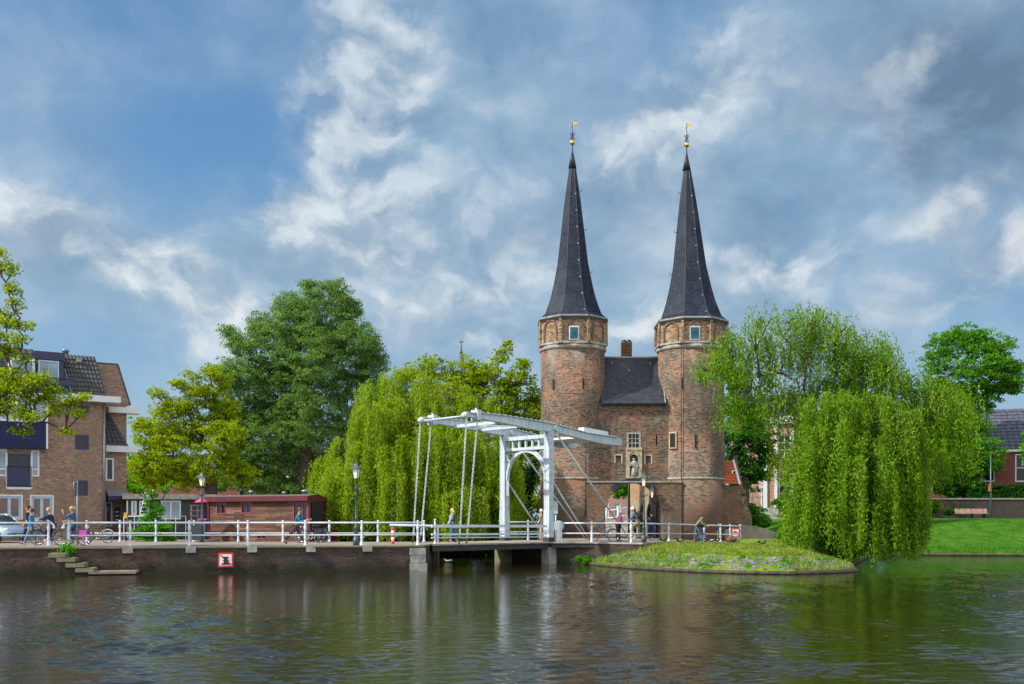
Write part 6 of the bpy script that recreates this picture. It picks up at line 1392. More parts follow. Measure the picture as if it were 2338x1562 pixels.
bush('shrub', 'dark green bush below the trees right of the gate lean-to', 'shrub', 69, 1722, 1.3, [(1712, 1165, 24), (1735, 1180, 26), (1722, 1190, 22), (1702, 1185, 16), (1745, 1195, 14)], 'leaf_mid', (.2, .15), 60, .35)
bush('shrub', 'dark bush half hidden behind the left side of the island willow', 'shrub', 60, 1800, .9, [(1800, 1170, 30), (1815, 1200, 32), (1795, 1215, 26), (1775, 1150, 18), (1835, 1225, 24), (1790, 1135, 14)], 'leaf_mid', (.18, .13), 60, .35)
bush('shrub', 'deep green bush at the foot of the island willow trunk', 'shrub', 53.4, 1880, .7, [(1895, 1215, 34), (1910, 1245, 36), (1930, 1262, 24), (1890, 1250, 24), (1945, 1225, 28)], 'leaf_hedge', (.16, .10), 70, .3)
bush('shrub', 'bushy green plants in the water corner below the forecourt wall', 'shrub', 52.8, 1335, .1, [(1322, 1278, 9), (1337, 1279, 11), (1350, 1281, 9)], 'leaf_fresh', (.13, .06), 60, .16, 2.0, .02)
bush('shrub', 'round dark bush at the left end of the garden wall on the lawn', 'shrub', 82.5, 2130, 2.1, [(2128, 1160, 16), (2140, 1152, 14), (2170, 1168, 12), (2190, 1166, 10)], 'leaf_mid', (.22, .16), 60, .35)
bush('shrub', 'trimmed evergreen shrubs under the windows left of the hedge', 'shrub', 85.6, 2170, 2.2, [(2150, 1112, 22), (2180, 1118, 24), (2195, 1112, 18), (2165, 1095, 16)], 'leaf_hedge', (.22, .16), 60, .35)
hd = thing('hedge', 'long clipped dark green hedge on top of the garden wall', 'hedge', (X_(2210, 85), 85, 3.5)); cz0, cz1 = Z_(1146, 85), Z_(1108, 85)
n = 16000; P = np.stack([RNG.uniform(X_(2205, 85), X_(2430, 85), n), 85.2+RNG.uniform(-.7, .7, n), RNG.uniform(cz0, cz1, n)], 1); P[:, 2] += .12*np.sin(P[:, 0]*2.1)+.08*np.sin(P[:, 0]*5)
leaf_object('leaves', P, RNG.normal(size=P.shape), .2, .14, 'leaf_hedge', hd)
m = MB(); 
for x in np.arange(X_(2215, 85), X_(2425, 85), 1.1): m.tube([(x, 85.3, 2.1), (x+.1, 85.3, cz1-.3)], .05, 5)
m.build('stems', 'bark', hd)
tf = thing('plant', 'tuft of green weeds growing from the top step at the quay edge', 'plant', W(153, 1252, 43.6)); P = np.array(W(153, 1254, 43.5))+RNG.normal(size=(500, 3))*np.array([.16, .1, .12]); leaf_object('leaves', P, RNG.normal(size=P.shape)+np.array([0, 0, .5]), .12, .05, 'leaf_fresh', tf)
# grass blades over the bank and lawn edge
def blades(n, x0, x1, y0, y1, smin, smax, h, name='grass'):
    x = RNG.uniform(x0, x1, n*3); y = RNG.uniform(y0, y1, n*3); s = sdist(x, y); z = land_z(x, y); keep = (s > smin) & (s < smax) & (z > .1); x, y, z = x[keep][:n], y[keep][:n], z[keep][:n]
    k = len(x); hh = h*RNG.uniform(.4, 1.3, k); P = np.stack([x, y, z+hh*.42], 1); d = np.stack([RNG.normal(size=k)*.3, RNG.normal(size=k)*.3, np.ones(k)], 1); return P, d, hh
A1 = [blades(60000, 4, 18, 43, 60, .2, 9, .10), blades(9000, 4, 8, 46, 56, .1, 2.5, .22), blades(7000, 12, 18, 43, 50, .1, 3, .20), blades(60000, 20, 60, 60, 80, .1, 14, .10), blades(16000, 20, 60, 58, 70, .05, 1.3, .30)]
P = np.concatenate([a[0] for a in A1]); d = np.concatenate([a[1] for a in A1]); hh = np.concatenate([a[2] for a in A1])
sP = sdist(P[:, 0], P[:, 1]); band = (P[:, 0] < 16) & (sP > .2) & (sP < 1.9) & (RNG.random(len(P)) < .68); P, d, hh = P[~band], d[~band], hh[~band]
mask = ~((P[:, 0] < 14.6) & (P[:, 1] > np.interp(P[:, 0], [4.3, 6.6, 9.0, 11.8, 14.4], [53.0, 51.8, 58.2, 62.1, 64.4])))
P, d, hh = P[mask], d[mask], hh[mask]
m_, N, b = base_mat('grass_blade'); geo = N.new('ShaderNodeNewGeometry').outputs['Random Per Island']; ob = N.new('ShaderNodeTexCoord').outputs['Object']
gc = N.ramp(N.math('ADD', N.math('MULTIPLY', geo, .5), N.math('MULTIPLY', N.noise(ob, 1.1, 5, .65), .6)), [(.3, (.05, .14, .008)), (.5, (.12, .22, .014)), (.66, (.24, .27, .04)), (.85, (.38, .31, .10))])
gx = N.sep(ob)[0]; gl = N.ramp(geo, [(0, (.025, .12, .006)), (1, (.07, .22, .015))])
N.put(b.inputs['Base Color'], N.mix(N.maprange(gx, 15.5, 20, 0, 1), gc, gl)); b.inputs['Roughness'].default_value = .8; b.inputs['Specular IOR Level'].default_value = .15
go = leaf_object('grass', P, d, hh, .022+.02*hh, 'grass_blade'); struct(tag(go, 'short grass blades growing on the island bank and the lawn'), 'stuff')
# floating petals and leaves on the water
P = np.stack([RNG.uniform(-30, 34, 900), RNG.uniform(14, 50, 900)**1.0, np.full(900, .03)], 1); P = P[sdist(P[:, 0], P[:, 1]) < -.5]; P = P[P[:, 1] < qy(P[:, 0])-.5][:230]
fl = MB()
for x, y, z in P[:160]: a = RNG.uniform(0, 3); s_ = RNG.uniform(.02, .045); fl.add([(x+s_*math.cos(a+k*1.57), y+s_*math.sin(a+k*1.57), z) for k in range(4)], [(0, 1, 2, 3)])
fo = fl.build('floating_leaves', 'bark_light'); struct(tag(fo, 'tiny pale leaves and petals floating on the canal'), 'stuff')

# overgrown bank of the back canal, below the left willow
n = 14000; x = RNG.uniform(-16, 1.6, n); z = RNG.uniform(-.05, 1.9, n)*(.55+.45*np.sin(x*1.3)**2); P = np.stack([x, 66.0-.35*z+RNG.normal(size=n)*.25, z], 1)
struct(tag(leaf_object('bank_plants', P, RNG.normal(size=P.shape), .22, .15, 'leaf_hedge'), 'dense green plants covering the bank of the canal behind the bridge'), 'stuff')

wc = []; wd = []
for _ in range(70):
    i = RNG.integers(2, 9); a, b = np.array(SH[i]), np.array(SH[i+1]); t = RNG.random(); q = a+(b-a)*t; e = (b-a)/np.linalg.norm(b-a); q = q+np.array([-e[1], e[0]])*RNG.uniform(.12, 1.6)
    z = float(land_z(q[0], q[1])); k = RNG.integers(12, 40); s_ = RNG.uniform(.06, .16)
    wc.append(np.stack([q[0]+RNG.normal(size=k)*s_, q[1]+RNG.normal(size=k)*s_, z+np.abs(RNG.normal(size=k))*s_*.9], 1)); wd.append(RNG.normal(size=(k, 3))+np.array([0, 0, .8]))
wc = np.concatenate(wc); wd = np.concatenate(wd)
struct(tag(leaf_object('weeds', wc, wd, .11, .045, 'leaf_fresh'), 'broad leaved weeds between the cobbles along the edge of the grass bank'), 'stuff')
# ================================================================ PEOPLE
def skin_mesh(name, verts, edges, radii, matn, parent, levels=2, closed_root=0):
    me = bpy.data.meshes.new('tmp'); me.from_pydata([tuple(v) for v in verts], edges, []); ob = bpy.data.objects.new('tmp', me); COL.objects.link(ob)
    ob.modifiers.new('s', 'SKIN'); ob.modifiers['s'].use_smooth_shade = True
    sv = me.skin_vertices[0].data
    for i, r in enumerate(radii):
        rr = r if isinstance(r, tuple) else (r, r); sv[i].radius = rr; sv[i].use_root = False
    seen = set(); adj = {}
    for a, b in edges: adj.setdefault(a, []).append(b); adj.setdefault(b, []).append(a)
    for i in range(len(verts)):
        if i in seen: continue
        sv[i].use_root = True; stack = [i]
        while stack:
            k = stack.pop()
            if k in seen: continue
            seen.add(k); stack += adj.get(k, [])
    sb = ob.modifiers.new('d', 'SUBSURF'); sb.levels = levels; sb.render_levels = levels
    dg = bpy.context.evaluated_depsgraph_get(); ev = ob.evaluated_get(dg); m2 = bpy.data.meshes.new_from_object(ev); m2.name = name
    m2.materials.clear(); m2.materials.append(MATS[matn])
    o = bpy.data.objects.new(name, m2); COL.objects.link(o); o.parent = parent
    bpy.data.objects.remove(ob); bpy.data.meshes.remove(me); return o
def rotv(v, a): return Vector((v.x*math.cos(a)+v.z*math.sin(a), v.y, -v.x*math.sin(a)+v.z*math.cos(a)))
def person(label, loc, facing, h=1.72, lean=0, head=0, legs=((8, 0), (-8, 4)), arms=((10, 20), (-10, 20)), top='c_navy', bottom='c_jean', shoes='c_shoe', hair='hair_brown', long_hair=False, sleeves=True, shorts=False,
           coat=False, hat=None, vest=None, ponytail=False, ground=True, pelvis_z=None, backpack=None, bag=None):
    """faces local +x; angles in degrees, positive forwards; legs (thigh, knee bend), arms (shoulder, elbow bend)"""
    t = thing('person', label, 'person', loc); k = h/1.76; up = Vector((math.sin(R(lean)), 0, math.cos(R(lean)))); fw = Vector((up.z, 0, -up.x))
    dn = lambda a: Vector((math.sin(R(a)), 0, -math.cos(R(a))))
    P = Vector((0, 0, 0)); V = {}; V['pel'] = P; V['spi'] = P+up*.20; V['che'] = P+up*.40; V['nec'] = P+up*.52; V['ne2'] = P+up*.575
    hu = Vector((math.sin(R(lean*.4+head)), 0, math.cos(R(lean*.4+head)))); hf = Vector((hu.z, 0, -hu.x))
    V['he0'] = V['ne2']+hu*.06+hf*.015; V['he1'] = V['ne2']+hu*.145+hf*.02; V['he2'] = V['ne2']+hu*.215+hf*.01; V['nos'] = V['ne2']+hu*.12+hf*.115; V['chi'] = V['ne2']+hu*.045+hf*.075
    rad = {'pel': .125, 'spi': .115, 'che': .135, 'nec': .07, 'ne2': .052, 'he0': .075, 'he1': .098, 'he2': .075, 'nos': .018, 'chi': .035}
    E = [('pel', 'spi'), ('spi', 'che'), ('che', 'nec'), ('nec', 'ne2'), ('ne2', 'he0'), ('he0', 'he1'), ('he1', 'he2'), ('he1', 'nos'), ('he0', 'chi')]
    for sd, s in ((1, 'l'), (-1, 'r')):
        V['ea'+s] = V['he1']-hu*.02+Vector((0, sd*.10, 0)); rad['ea'+s] = .020; E.append(('he1', 'ea'+s))
        sh_a, el_a = arms[0 if sd > 0 else 1]; th, kn = legs[0 if sd > 0 else 1]
        V['sh'+s] = P+up*.455+Vector((0, sd*.175, 0)); d1 = rotv(dn(sh_a), 0); d1 = (d1+Vector((0, sd*.12, 0))).normalized(); V['el'+s] = V['sh'+s]+d1*.29
        d2 = dn(sh_a+el_a)+Vector((0, -sd*.03, 0)); d2.normalize(); V['wr'+s] = V['el'+s]+d2*.25; V['pa'+s] = V['wr'+s]+d2*.07
        E += [('che', 'sh'+s), ('sh'+s, 'el'+s), ('el'+s, 'wr'+s), ('wr'+s, 'pa'+s)]; rad.update({'sh'+s: .062, 'el'+s: .042, 'wr'+s: .028, 'pa'+s: (.036)})
        for i in range(5):
            if i < 4:
                o = Vector((-d2.z, 0, d2.x))*(.030-.02*i); f1 = V['pa'+s]+d2*(.05+.008*(1-abs(i-1.2)))+o; f2 = f1+dn(sh_a+el_a+55)*.035
            else:
                f1 = V['pa'+s]+d2*.0+Vector((-d2.z, 0, d2.x))*.05; f2 = f1+d2*.04
            V['f%d%s' % (i, s)] = f1; V['g%d%s' % (i, s)] = f2; rad['f%d%s' % (i, s)] = .011; rad['g%d%s' % (i, s)] = .008; E += [('pa'+s, 'f%d%s' % (i, s)), ('f%d%s' % (i, s), 'g%d%s' % (i, s))]
        V['hi'+s] = P+Vector((0, sd*.095, -.05)); V['kn'+s] = V['hi'+s]+dn(th)*.42; V['an'+s] = V['kn'+s]+dn(th-kn)*.41
        fa = th-kn; fwd = Vector((math.cos(R(fa)*.7), 0, math.sin(R(fa)*.7))); V['to'+s] = V['an'+s]+fwd*.16+Vector((0, 0, -.045)); V['hl'+s] = V['an'+s]-fwd*.05+Vector((0, 0, -.05))
        rad.update({'hi'+s: .095, 'kn'+s: .058, 'an'+s: .040, 'to'+s: .034, 'hl'+s: .035}); E += [('pel', 'hi'+s), ('hi'+s, 'kn'+s), ('kn'+s, 'an'+s), ('an'+s, 'to'+s), ('an'+s, 'hl'+s)]
    low = min(min(V['to'+s].z, V['hl'+s].z) for s in 'lr')-.03
    dz = -low if pelvis_z is None else pelvis_z/k
    for q in V: V[q] = (V[q]+Vector((0, 0, dz)))*k
    rad = {q: (r*k) for q, r in rad.items()}
    def sub(name, keys, grow, matn, edges=None, lv=2, over=None):
        ed = edges or [e for e in E if e[0] in keys and e[1] in keys]; ks = list(dict.fromkeys([x for e in ed for x in e])); ix = {q: i for i, q in enumerate(ks)}
        rr = [(over or {}).get(q, rad[q]+grow) for q in ks]; return skin_mesh(name, [V[q] for q in ks], [(ix[a], ix[b]) for a, b in ed], rr, matn, t, lv)
    order = ['pel']+[q for q in V if q != 'pel']
    ix = {q: i for i, q in enumerate(order)}
    skin_mesh('body', [V[q] for q in order], [(ix[a], ix[b]) for a, b in E], [rad[q] for q in order], 'skin', t, 2)
    # clothing
    tk = {'pel', 'spi', 'che', 'nec', 'shl', 'shr'}|({'ell', 'elr', 'wrl', 'wrr'} if sleeves else {'ell', 'elr'})
    ov = {'nec': .075*k, 'wrl': .036*k, 'wrr': .036*k, 'pel': (.150 if coat else .138)*k}
    for s in 'lr':
        V['sl'+s] = V['el'+s].lerp(V['wr'+s], .88 if sleeves else .05); rad['sl'+s] = .034*k
    ed = [('pel', 'spi'), ('spi', 'che'), ('che', 'nec')]+[x for s in 'lr' for x in (('che', 'sh'+s), ('sh'+s, 'el'+s), ('el'+s, 'sl'+s))]
    if coat:
        for s in 'lr': V['co'+s] = V['hi'+s].lerp(V['kn'+s], .35); rad['co'+s] = .115*k; ed.append(('pel', 'co'+s))
    sub('top' if not coat else 'coat', None, .018*k, top, ed, 2, ov)
    if vest: sub('vest', None, .030*k, vest, [('pel', 'spi'), ('spi', 'che'), ('che', 'nec')], 2, {'nec': .085*k, 'che': .172*k, 'spi': .15*k, 'pel': .155*k})
    for s in 'lr': V['cu'+s] = V['kn'+s].lerp(V['an'+s], .92 if not shorts else .02); rad['cu'+s] = (.048 if not shorts else .07)*k
    sub('trousers' if not shorts else 'shorts', None, .016*k, bottom, [x for s in 'lr' for x in (('pel', 'hi'+s), ('hi'+s, 'kn'+s), ('kn'+s, 'cu'+s))], 2, {'pel': .135*k})
    for s in 'lr': sub('shoe', None, .014*k, shoes, [('hl'+s, 'an'+s), ('an'+s, 'to'+s)], 1, {'an'+s: .042*k})
    # hair
    hc = V['he1']; m = MB(); r = .112*k; bk = -hf
    q = hc+bk*.022*k+hu*.028*k; m.ball(tuple(q), r, 12, (1.0, .95, 1.0))
    if long_hair:
        for sgn in (-1, 0, 1): m.tube([q+Vector((0, sgn*.06*k, 0))+bk*.06*k, q+Vector((0, sgn*.07*k, 0))+bk*.09*k-hu*.12*k, q+Vector((0, sgn*.06*k, 0))+bk*.08*k-hu*.24*k], [.06*k, .055*k, .03*k], 8)
    if ponytail: m.tube([q+bk*.09*k+hu*.02*k, q+bk*.17*k-hu*.03*k, q+bk*.17*k-hu*.14*k], [.035*k, .04*k, .015*k], 8)
    m.build('hair', hair, t, local=True)
    m = MB()
    for sgn in (-1, 1): m.ball(tuple(hc+hf*.098*k+Vector((0, sgn*.034*k, 0))), .012*k, 6)
    m.tube([hc+hf*.100*k-hu*.055*k+Vector((0, -.022*k, 0)), hc+hf*.106*k-hu*.056*k, hc+hf*.100*k-hu*.055*k+Vector((0, .022*k, 0))], .006*k, 4); m.build('face', 'hair_dark', t, local=True)
    if hat:
        m = MB(); hh = hc+hu*.065*k; m.ball(tuple(hh), .118*k, 12, (1.05, 1, .62)); m.prism([hh+hf*.10*k+Vector((0, -.07, 0)), hh+hf*.19*k+Vector((0, -.05, -.01)), hh+hf*.19*k+Vector((0, .05, -.01)), hh+hf*.10*k+Vector((0, .07, 0))], (0, 0, .02)); m.build('cap', hat, t, local=True)
    if backpack:
        c = V['che'].lerp(V['spi'], .35)-fw*.22*k; m = MB(); m.ball(tuple(c), .2*k, 12, (.75, .85, 1.15))
        tmp = m.build('backpack', backpack, t, local=True)
        m = MB()
        for sgn in (-1, 1): m.tube([V['che']+Vector((-.12, sgn*.11, .12))*k, V['che']+Vector((.08, sgn*.12, .12))*k, V['che']+Vector((.15, sgn*.12, -.05))*k, V['spi']+Vector((-.05, sgn*.14, 0))*k], .02*k, 6)
        m.build('strap', backpack, tmp, local=True)
        m = MB(); m.box(tuple(c-fw*.15*k), (.03, .12, .14)); m.build('pocket', 'c_hotpink', tmp, local=True)
    if bag:
        c = V['par']-Vector((0, 0, .2)); m = MB(); m.ball(tuple(c), .13, 10, (1.2, .5, 1.1)); m.build('bag', bag, t, local=True)
    t.rotation_euler = (0, 0, R(facing)); t['h'] = h; del t['h']
    return t
# facing 180 = walking left, 0 = walking right, 90 = away
person('man in a brown flat cap and black jacket walking behind the woman in blue', (X_(66, 48.6), 48.6, Q), 180, 1.86, 3, 0, ((22, 4), (-20, 8)), ((-18, 10), (20, 20)), 'c_black', 'c_navy', hair='hair_brown', hat='c_cap')
person('woman in a bright blue sweater and light jeans striding left on the quay', (X_(73, 47.6), 47.6, Q), 180, 1.74, 2, -2, ((24, 2), (-26, 14)), ((-14, 12), (18, 16)), 'c_blue', 'c_lightjean', hair='hair_brown', long_hair=False, ponytail=True, coat=True)
person('man in a teal jacket and brown trousers leaning forward as he walks right', (X_(676, 47.6), 47.6, Q), 0, 1.80, 14, 4, ((28, 3), (-36, 6)), ((38, 62), (24, 78)), 'c_teal', 'c_brown', hair='hair_brown')
person('red haired woman in a navy vest and pale blue sleeves leaning on the bridge rail', (X_(1034, 51.9), 51.9, Q+.02), 165, 1.70, 4, -4, ((6, 0), (-10, 6)), ((12, 18), (18, 22)), 'c_paleblue', 'c_jean', hair='hair_blonde', long_hair=True, vest='c_vest')
person('person in a beige coat standing half hidden behind the drawbridge post', (X_(1237, 57.8), 57.8, Q+.02), 160, 1.72, 3, 0, ((3, 0), (-3, 0)), ((6, 30), (6, 30)), 'c_beige', 'c_beige', hair='hair_white', coat=True)
person('grey haired woman in a pink jacket and dark trousers beside the bicycle', (X_(1412, 55.2), 55.2, pz(6.0)), -25, 1.66, 10, 8, ((2, 0), (-4, 2)), ((20, 30), (16, 34)), 'c_pink', 'c_black', hair='hair_white', vest='c_hotpink')
person('blond man in a denim jacket with a dark backpack sitting on the forecourt railing', (X_(1455, 53.6), 53.6, pz(6.5)+.02), 175, 1.80, 20, 6, ((62, 78), (40, 70)), ((34, 22), (10, 12)), 'c_denim', 'c_khaki', shoes='c_whiteshoe', hair='hair_white', shorts=True, pelvis_z=1.02, backpack='c_pack')
person('dark haired man in a black coat walking away into the gate arch', (X_(1487, 60.0), 60.0, pz(8.2)), 80, 1.70, 5, 6, ((10, 0), (-12, 6)), ((4, 12), (-6, 10)), 'c_black', 'c_navy', hair='hair_dark', coat=True)
person('woman in a green coat bending over the pushchair by the forecourt railing', (X_(1590, 62.2), 62.2, pz(11.2)), -15, 1.70, 34, 14, ((6, 4), (-6, 4)), ((44, 22), (34, 30)), 'c_green', 'c_jean', hair='hair_dark', coat=True)
person('person crouching by the wall next to the pushchair', (X_(1612, 63.6), 63.6, pz(11.9)), 200, 1.55, 30, 12, ((70, 96), (60, 90)), ((40, 50), (50, 40)), 'c_navy', 'c_jean', hair='hair_dark', pelvis_z=.42)
person('child in a dark green coat standing at the right part of the railing', (X_(1642, 64.6), 64.6, pz(13.1)), 100, 1.22, 6, 8, ((4, 0), (-4, 0)), ((10, 20), (10, 20)), 'c_navy', 'c_green', hair='hair_dark', coat=True)
# ================================================================ BICYCLES
def bicycle(label, loc, facing, front_bag=None, pannier=None, basket=False, saddle='rubber', fender='iron', white_rear=False, frame='iron'):
    t = thing('bicycle', label, 'bicycle', loc); Rw = .34
    for x, nm in ((.52, 'wheel'), (-.54, 'wheel')):
        m = MB(); m.torus((x, 0, Rw), Rw-.02, .022, 'y', 28, 6); w = m.build('wheel', 'rubber', t, local=True)
        m = MB(); m.torus((x, 0, Rw), Rw-.045, .012, 'y', 28, 5)
        for k in range(12): a = math.pi*k/6; m.tube([(x, 0, Rw), (x+(Rw-.045)*math.cos(a), 0, Rw+(Rw-.045)*math.sin(a))], .004, 3)
        m.tube([(x, -.05, Rw), (x, .05, Rw)], .025, 8); m.build('rim', 'chrome', w, local=True)
        m = MB(); m.torus((x, 0, Rw), Rw+.02, .016, 'y', 16, 5, (R(20), R(165)) if x < 0 else (R(30), R(170))); m.build('mudguard', 'white_rail' if (white_rear and x < 0) else fender, t, local=True)
    m = MB(); bb = (-.05, 0, .30); hd_ = (.36, 0, .82); se = (-.22, 0, .78); ra = (-.54, 0, Rw); fa = (.52, 0, Rw)
    for a, b, r_ in ((bb, (.385, 0, .70), .018), ((-.19, 0, .70), hd_, .016), (bb, se, .017), (bb, ra, .011), (se, ra, .011), (hd_, fa, .014), ((.33, 0, .92), hd_, .016)): m.tube([a, b], r_, 6)
    m.tube([(-.58, 0, .75), (-.22, 0, .74)], .012, 5); m.tube([(-.58, 0, .75), ra], .009, 5); m.build('frame', frame, t, local=True)
    m = MB(); m.tube([(.20, .27, .98), (.31, .22, 1.02), (.35, 0, .98), (.31, -.22, 1.02), (.20, -.27, .98)], .013, 6); m.tube([(.33, 0, .9), (.35, 0, .98)], .014, 6); hb_ = m.build('handlebar', 'chrome', t, local=True)
    m = MB(); m.tube([(.12, .27, .96), (.21, .27, .985)], .020, 6); m.tube([(.12, -.27, .96), (.21, -.27, .985)], .020, 6); m.build('grip', 'rubber', hb_, local=True)
    m = MB(); m.ball((-.25, 0, .86), .12, 10, (1.15, .75, .35)); m.tube([(-.22, 0, .78), (-.24, 0, .86)], .014, 6); m.build('saddle', saddle, t, local=True)
    m = MB(); m.torus(bb, .09, .012, 'y', 16, 5); m.tube([(bb[0], .05, .3), (bb[0]+.12, .06, .18)], .012, 5); m.tube([(bb[0], -.05, .3), (bb[0]-.12, -.06, .42)], .012, 5); m.box((bb[0]+.12, .11, .17), (.09, .10, .025)); m.box((bb[0]-.12, -.11, .43), (.09, .10, .025)); m.build('crank', 'chrome', t, local=True)
    m = MB(); m.ball((.45, 0, .80), .045, 8); m.build('headlamp', 'chrome', t, local=True)
    if basket:
        m = MB()
        for z in (.78, .86, .94, 1.02): m.torus((.52, 0, z), .17, .008, 'z', 14, 4)
        for k in range(10): a = math.pi*k/5; m.tube([(.52+.15*math.cos(a), .15*math.sin(a), .78), (.52+.17*math.cos(a), .17*math.sin(a), 1.02)], .006, 4)
        m.lathe([(.15, 0), (.15, .02)], (.52, 0, .77), 12); m.build('basket', 'zinc', t, local=True)
    if pannier:
        for sgn in (-1, 1): m = MB(); m.box((-.56, sgn*.14, .55), (.36, .12, .32), 0, .92); m.build('pannier', pannier, t, local=True)
    t.rotation_euler = (0, 0, R(facing)); return t
bicycle('black bicycle with a front basket ridden by the woman in the navy jacket', (X_(112, 47.3), 47.3, Q), 180, basket=True)
person('blond woman in a navy jacket riding the bicycle with the front basket', (X_(120, 47.3), 47.3, Q), 180, 1.70, 16, 2, ((50, 62), (20, 30)), ((58, 12), (58, 12)), 'c_navy', 'c_navy', hair='hair_blonde', pelvis_z=.96, shoes='c_whiteshoe')
bicycle('bicycle with pink and blue pannier bags ridden by the woman in denim', (X_(165, 46.9), 46.9, Q), 180, pannier='c_magenta')
person('fair haired woman in denim riding a bicycle and raising a hand to her face', (X_(168, 46.9), 46.9, Q), 180, 1.72, 6, 4, ((40, 58), (18, 26)), ((62, 95), (40, 28)), 'c_denim', 'c_jean', hair='hair_blonde', ponytail=True, pelvis_z=.98)
bicycle('dark bicycle with a white rear mudguard parked before the apartment door', (X_(222, 51.6), 51.6, Q), 175, white_rear=True)
bicycle('bicycle with a black saddle standing behind the man in teal', (X_(706, 52.5), 52.5, Q), 170, pannier='c_pack')
bicycle('second bicycle with panniers parked close behind, nearer the lamp post', (X_(714, 53.3), 53.3, Q), 188, pannier='c_purple')
bicycle('dark bicycle with a blue saddle cover leaning by the left jamb of the gate', (X_(1378, 55.0), 55.0, Q+.0), 0, saddle='c_blue')
# ================================================================ PUSHCHAIR
pc_ = thing('pushchair', 'purple and black folding pushchair in front of the woman in green', 'pushchair', (X_(1600, 61.9), 61.9, pz(11.4)))
for dx in (-.28, .28):
    for dy in (-.22, .22):
        m = MB(); m.torus((dx, dy, .10), .085, .02, 'y', 12, 5); m.build('wheel', 'rubber', pc_, local=True)
m = MB()
for dy in (-.22, .22): m.tube([(.28, dy, .1), (-.05, dy, .55), (-.42, dy, 1.02)], .014, 5); m.tube([(-.28, dy, .1), (.22, dy, .62)], .014, 5)
m.tube([(-.42, -.22, 1.02), (-.42, .22, 1.02)], .018, 5); m.build('frame', 'zinc', pc_, local=True)
m = MB(); m.prism([(-.1, -.2, .45), (.25, -.2, .42), (.25, -.2, .5), (0, -.2, .55), (-.22, -.2, .95), (-.3, -.2, .92)], (0, .4, 0)); m.build('seat', 'c_purple', pc_, local=True)
m = MB(); m.torus((-.08, 0, .78), .24, .10, 'y', 10, 8, (R(20), R(150))); m.xf(lambda v: Vector((v.x, v.y*2.0, v.z))); m.build('hood', 'c_black', pc_, local=True)
# ================================================================ BAGS on the ground
for px, D_, c_, lab in ((1664, 64.0, 'tile_orange', 'small orange bag on the ground below the warning board'), (1674, 64.1, 'c_purple', 'small purple bag on the ground below the warning board')):
    x = X_(px, D_); b = thing('bag', lab, 'bag', (x, D_, pz(x))); m = MB(); m.ball((0, 0, .15), .2, 10, (1.1, .6, .8)); m.build('body', c_, b, local=True); m = MB(); m.torus((0, 0, .28), .09, .014, 'y', 10, 5, (0, math.pi)); m.build('handle', c_, b, local=True)
# ================================================================ DUCKS
def duck(label, loc, rz, bodym='c_shoe', white=False, s=1.0):
    t = thing('duck', label, 'duck', loc, 'ducks on the bank and the water')
    skin_mesh('body', [(-.16*s, 0, .16*s), (-.02*s, 0, .13*s), (.12*s, 0, .14*s), (.17*s, 0, .22*s), (.19*s, 0, .28*s), (-.24*s, 0, .19*s)], [(1, 0), (1, 2), (2, 3), (3, 4), (0, 5)], [.06*s, .085*s, .07*s, .032*s, .045*s, .02*s], bodym, t, 2)
    m = MB(); m.prism([(.23*s, -.02*s, .275*s), (.30*s, -.015*s, .262*s), (.30*s, .015*s, .262*s), (.23*s, .02*s, .275*s)], (0, 0, .015*s)); m.build('bill', 'gold', t, local=True)
    m = MB(); m.ball((-.02*s, 0, .14*s), .10*s, 8, (1.5, .98, .62)); m.build('wing', 'stone_white' if white else 'bark_light', t, local=True)
    m = MB()
    for sg in (-1, 1): m.tube([(0, sg*.04*s, .08*s), (0, sg*.04*s, 0)], .01*s, 4)
    m.build('leg', 'tile_orange', t, local=True); t.rotation_euler = (0, 0, R(rz)); return t
for px, D_, rz, w_, lab in ((1515, 57.4, 20, False, 'dark duck at the left end of the gate wall by the railing'), (1552, 57.0, 200, True, 'dark and white duck on the grass in front of the railing, left of the pushchair'),
                            (1625, 60.5, 160, True, 'white-sided duck on the grass between the pushchair and the child'), (1638, 61.0, 30, True, 'pinkish white duck near the feet of the child'), (1741, 58.0, 0, False, 'dark duck standing alone on the grass bank right of the railing end')):
    x = X_(px, D_); z = float(land_z(x, D_)) if D_ < 59 or px > 1700 else max(float(land_z(x, D_)), .3)
    duck(lab, (x, D_, z), rz, 'c_shoe', w_, 1.15)
duck('small pale duck swimming in the shade under the bridge leaf', (X_(1023, 55.5), 55.5, -.06), 180, 'stone_white', True, 1.0)
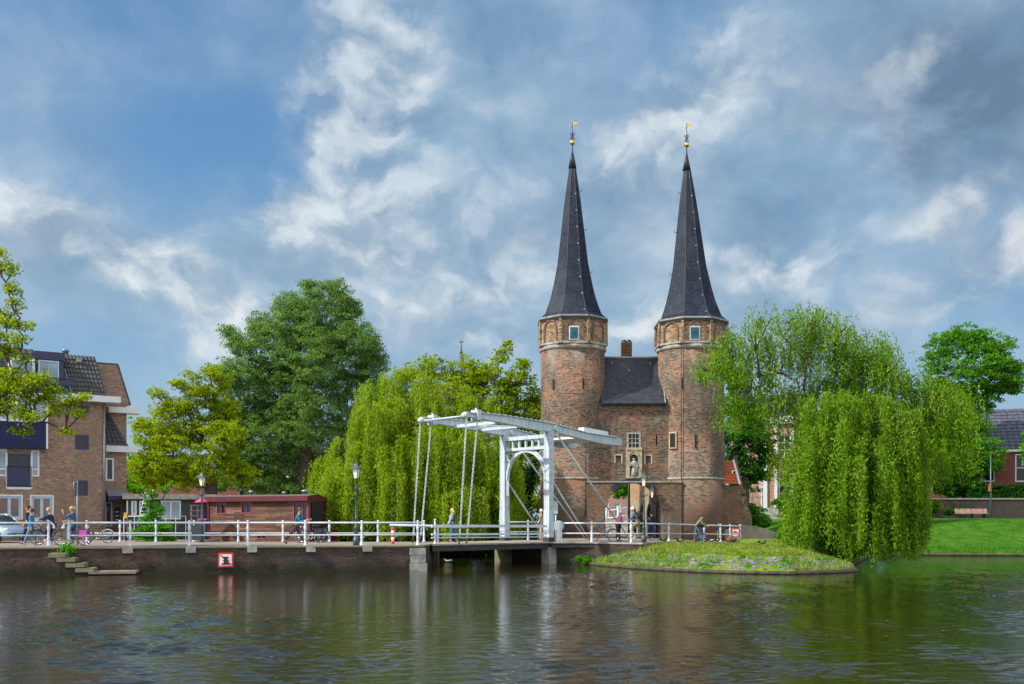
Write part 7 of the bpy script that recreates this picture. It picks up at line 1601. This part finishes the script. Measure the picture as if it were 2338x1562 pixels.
# ================================================================ CAR
def car(label, loc, facing):
    t = thing('car', label, 'car', loc)
    # stations along x (rear -> front): x, z_low, z_belt, half width low, half width belt
    st = [(-1.72, .45, .72, .60, .55), (-1.66, .30, .92, .74, .70), (-1.30, .22, .98, .80, .77), (-.4, .20, .96, .82, .79), (.5, .20, .95, .82, .79), (.85, .20, .94, .81, .77), (1.25, .22, .86, .79, .72), (1.58, .24, .74, .74, .64), (1.72, .30, .60, .64, .52), (1.76, .38, .50, .56, .44)]
    vs = []; n = 10
    for x, z0, z1, w0, w1 in st:
        zm = (z0+z1)/2
        for y, z in ((-w0*.9, z0), (-w0, z0+.12), (-w0*1.02, zm), (-w1*1.02, z1-.06), (-w1*.8, z1), (w1*.8, z1), (w1*1.02, z1-.06), (w0*1.02, zm), (w0, z0+.12), (w0*.9, z0)): vs.append((x, y, z))
    m = MB(); m.add(vs, [(i*n+k, i*n+(k+1) % n, (i+1)*n+(k+1) % n, (i+1)*n+k) for i in range(len(st)-1) for k in range(n)]+[tuple(range(n))[::-1], tuple(range((len(st)-1)*n, len(st)*n))], True)
    body = m.build('body', 'car_paint', t, local=True)
    roof = [(-1.62, .92, .70), (-1.45, 1.36, .58), (-1.0, 1.46, .58), (-.1, 1.47, .58), (.30, 1.40, .57), (.98, .93, .68)]
    m = MB(); m.add([(x, s_*w, z) for x, z, w in roof[1:5] for s_ in (-1, 1)], [(2*i, 2*i+2, 2*i+3, 2*i+1) for i in range(3)], True)
    for s_ in (-1, 1):
        for a, b in ((0, 1), (4, 5)): m.tube([(roof[a][0], s_*roof[a][2], roof[a][1]), (roof[b][0], s_*roof[b][2], roof[b][1])], .035, 6)
        m.tube([(x, s_*w, z) for x, z, w in roof[1:5]], .035, 6); m.tube([(-.45, s_*.60, 1.44), (-.40, s_*.74, .94)], .04, 6)
    m.build('roof', 'car_paint', t, local=True)
    m = MB(); m.add([(.30, -.56, 1.40), (.30, .56, 1.40), (1.0, .68, .92), (1.0, -.68, .92)], [(0, 1, 2, 3)]); m.build('windscreen', 'car_glass', t, local=True)
    m = MB(); m.add([(-1.45, -.57, 1.36), (-1.45, .57, 1.36), (-1.64, .69, .92), (-1.64, -.69, .92)], [(0, 1, 2, 3)]); m.build('rear_window', 'car_glass', t, local=True)
    for s_ in (-1, 1):
        m = MB(); m.add([(x, s_*(w+.005), z) for x, z, w in ((-1.62, .93, .70), (-1.42, 1.36, .58), (-.1, 1.45, .585), (.30, 1.39, .575), (.95, .93, .69))], [(0, 1, 2, 3, 4)]); m.build('side_window', 'car_glass', t, local=True)
        m = MB(); m.ball((.72, s_*.86, 1.0), .10, 8, (.6, .7, .7)); m.build('wing_mirror', 'car_paint', t, local=True)
        m = MB(); m.ball((1.52, s_*.56, .69), .17, 10, (.75, .75, .45)); m.build('headlight', 'sign_white', t, local=True)
        for x in (-1.15, 1.12):
            m = MB(); m.torus((x, s_*.74, .29), .22, .075, 'y', 20, 8); w_ = m.build('wheel', 'rubber', t, local=True)
            m = MB(); m.lathe([(.17, -.03), (.17, .03)], (0, 0, 0), 16); m.xf(lambda v: Vector((x+v.x, s_*.80+v.z, .29+v.y)))
            for k in range(6): a = math.pi*k/3; m.bar((x, s_*.835, .29), (x+.16*math.cos(a), s_*.835, .29+.16*math.sin(a)), .035, .02, up=(0, 1, 0))
            m.build('rim', 'zinc', w_, local=True)
            m = MB(); m.torus((x, s_*.775, .31), .32, .035, 'y', 16, 5, (0, math.pi)); m.build('wheel_arch', 'rubber', t, local=True)
    m = MB(); m.box((1.745, 0, .42), (.06, .62, .16)); g = m.build('grille', 'rubber', t, local=True)
    m = MB(); m.box((1.785, 0, .41), (.015, .40, .10)); m.build('number_plate', 'gold', t, local=True)
    t.rotation_euler = (0, 0, R(facing)); return t
car('silver blue hatchback parked at the left edge of the quay', (X_(-8, 52.8), 52.8, Q), -28)
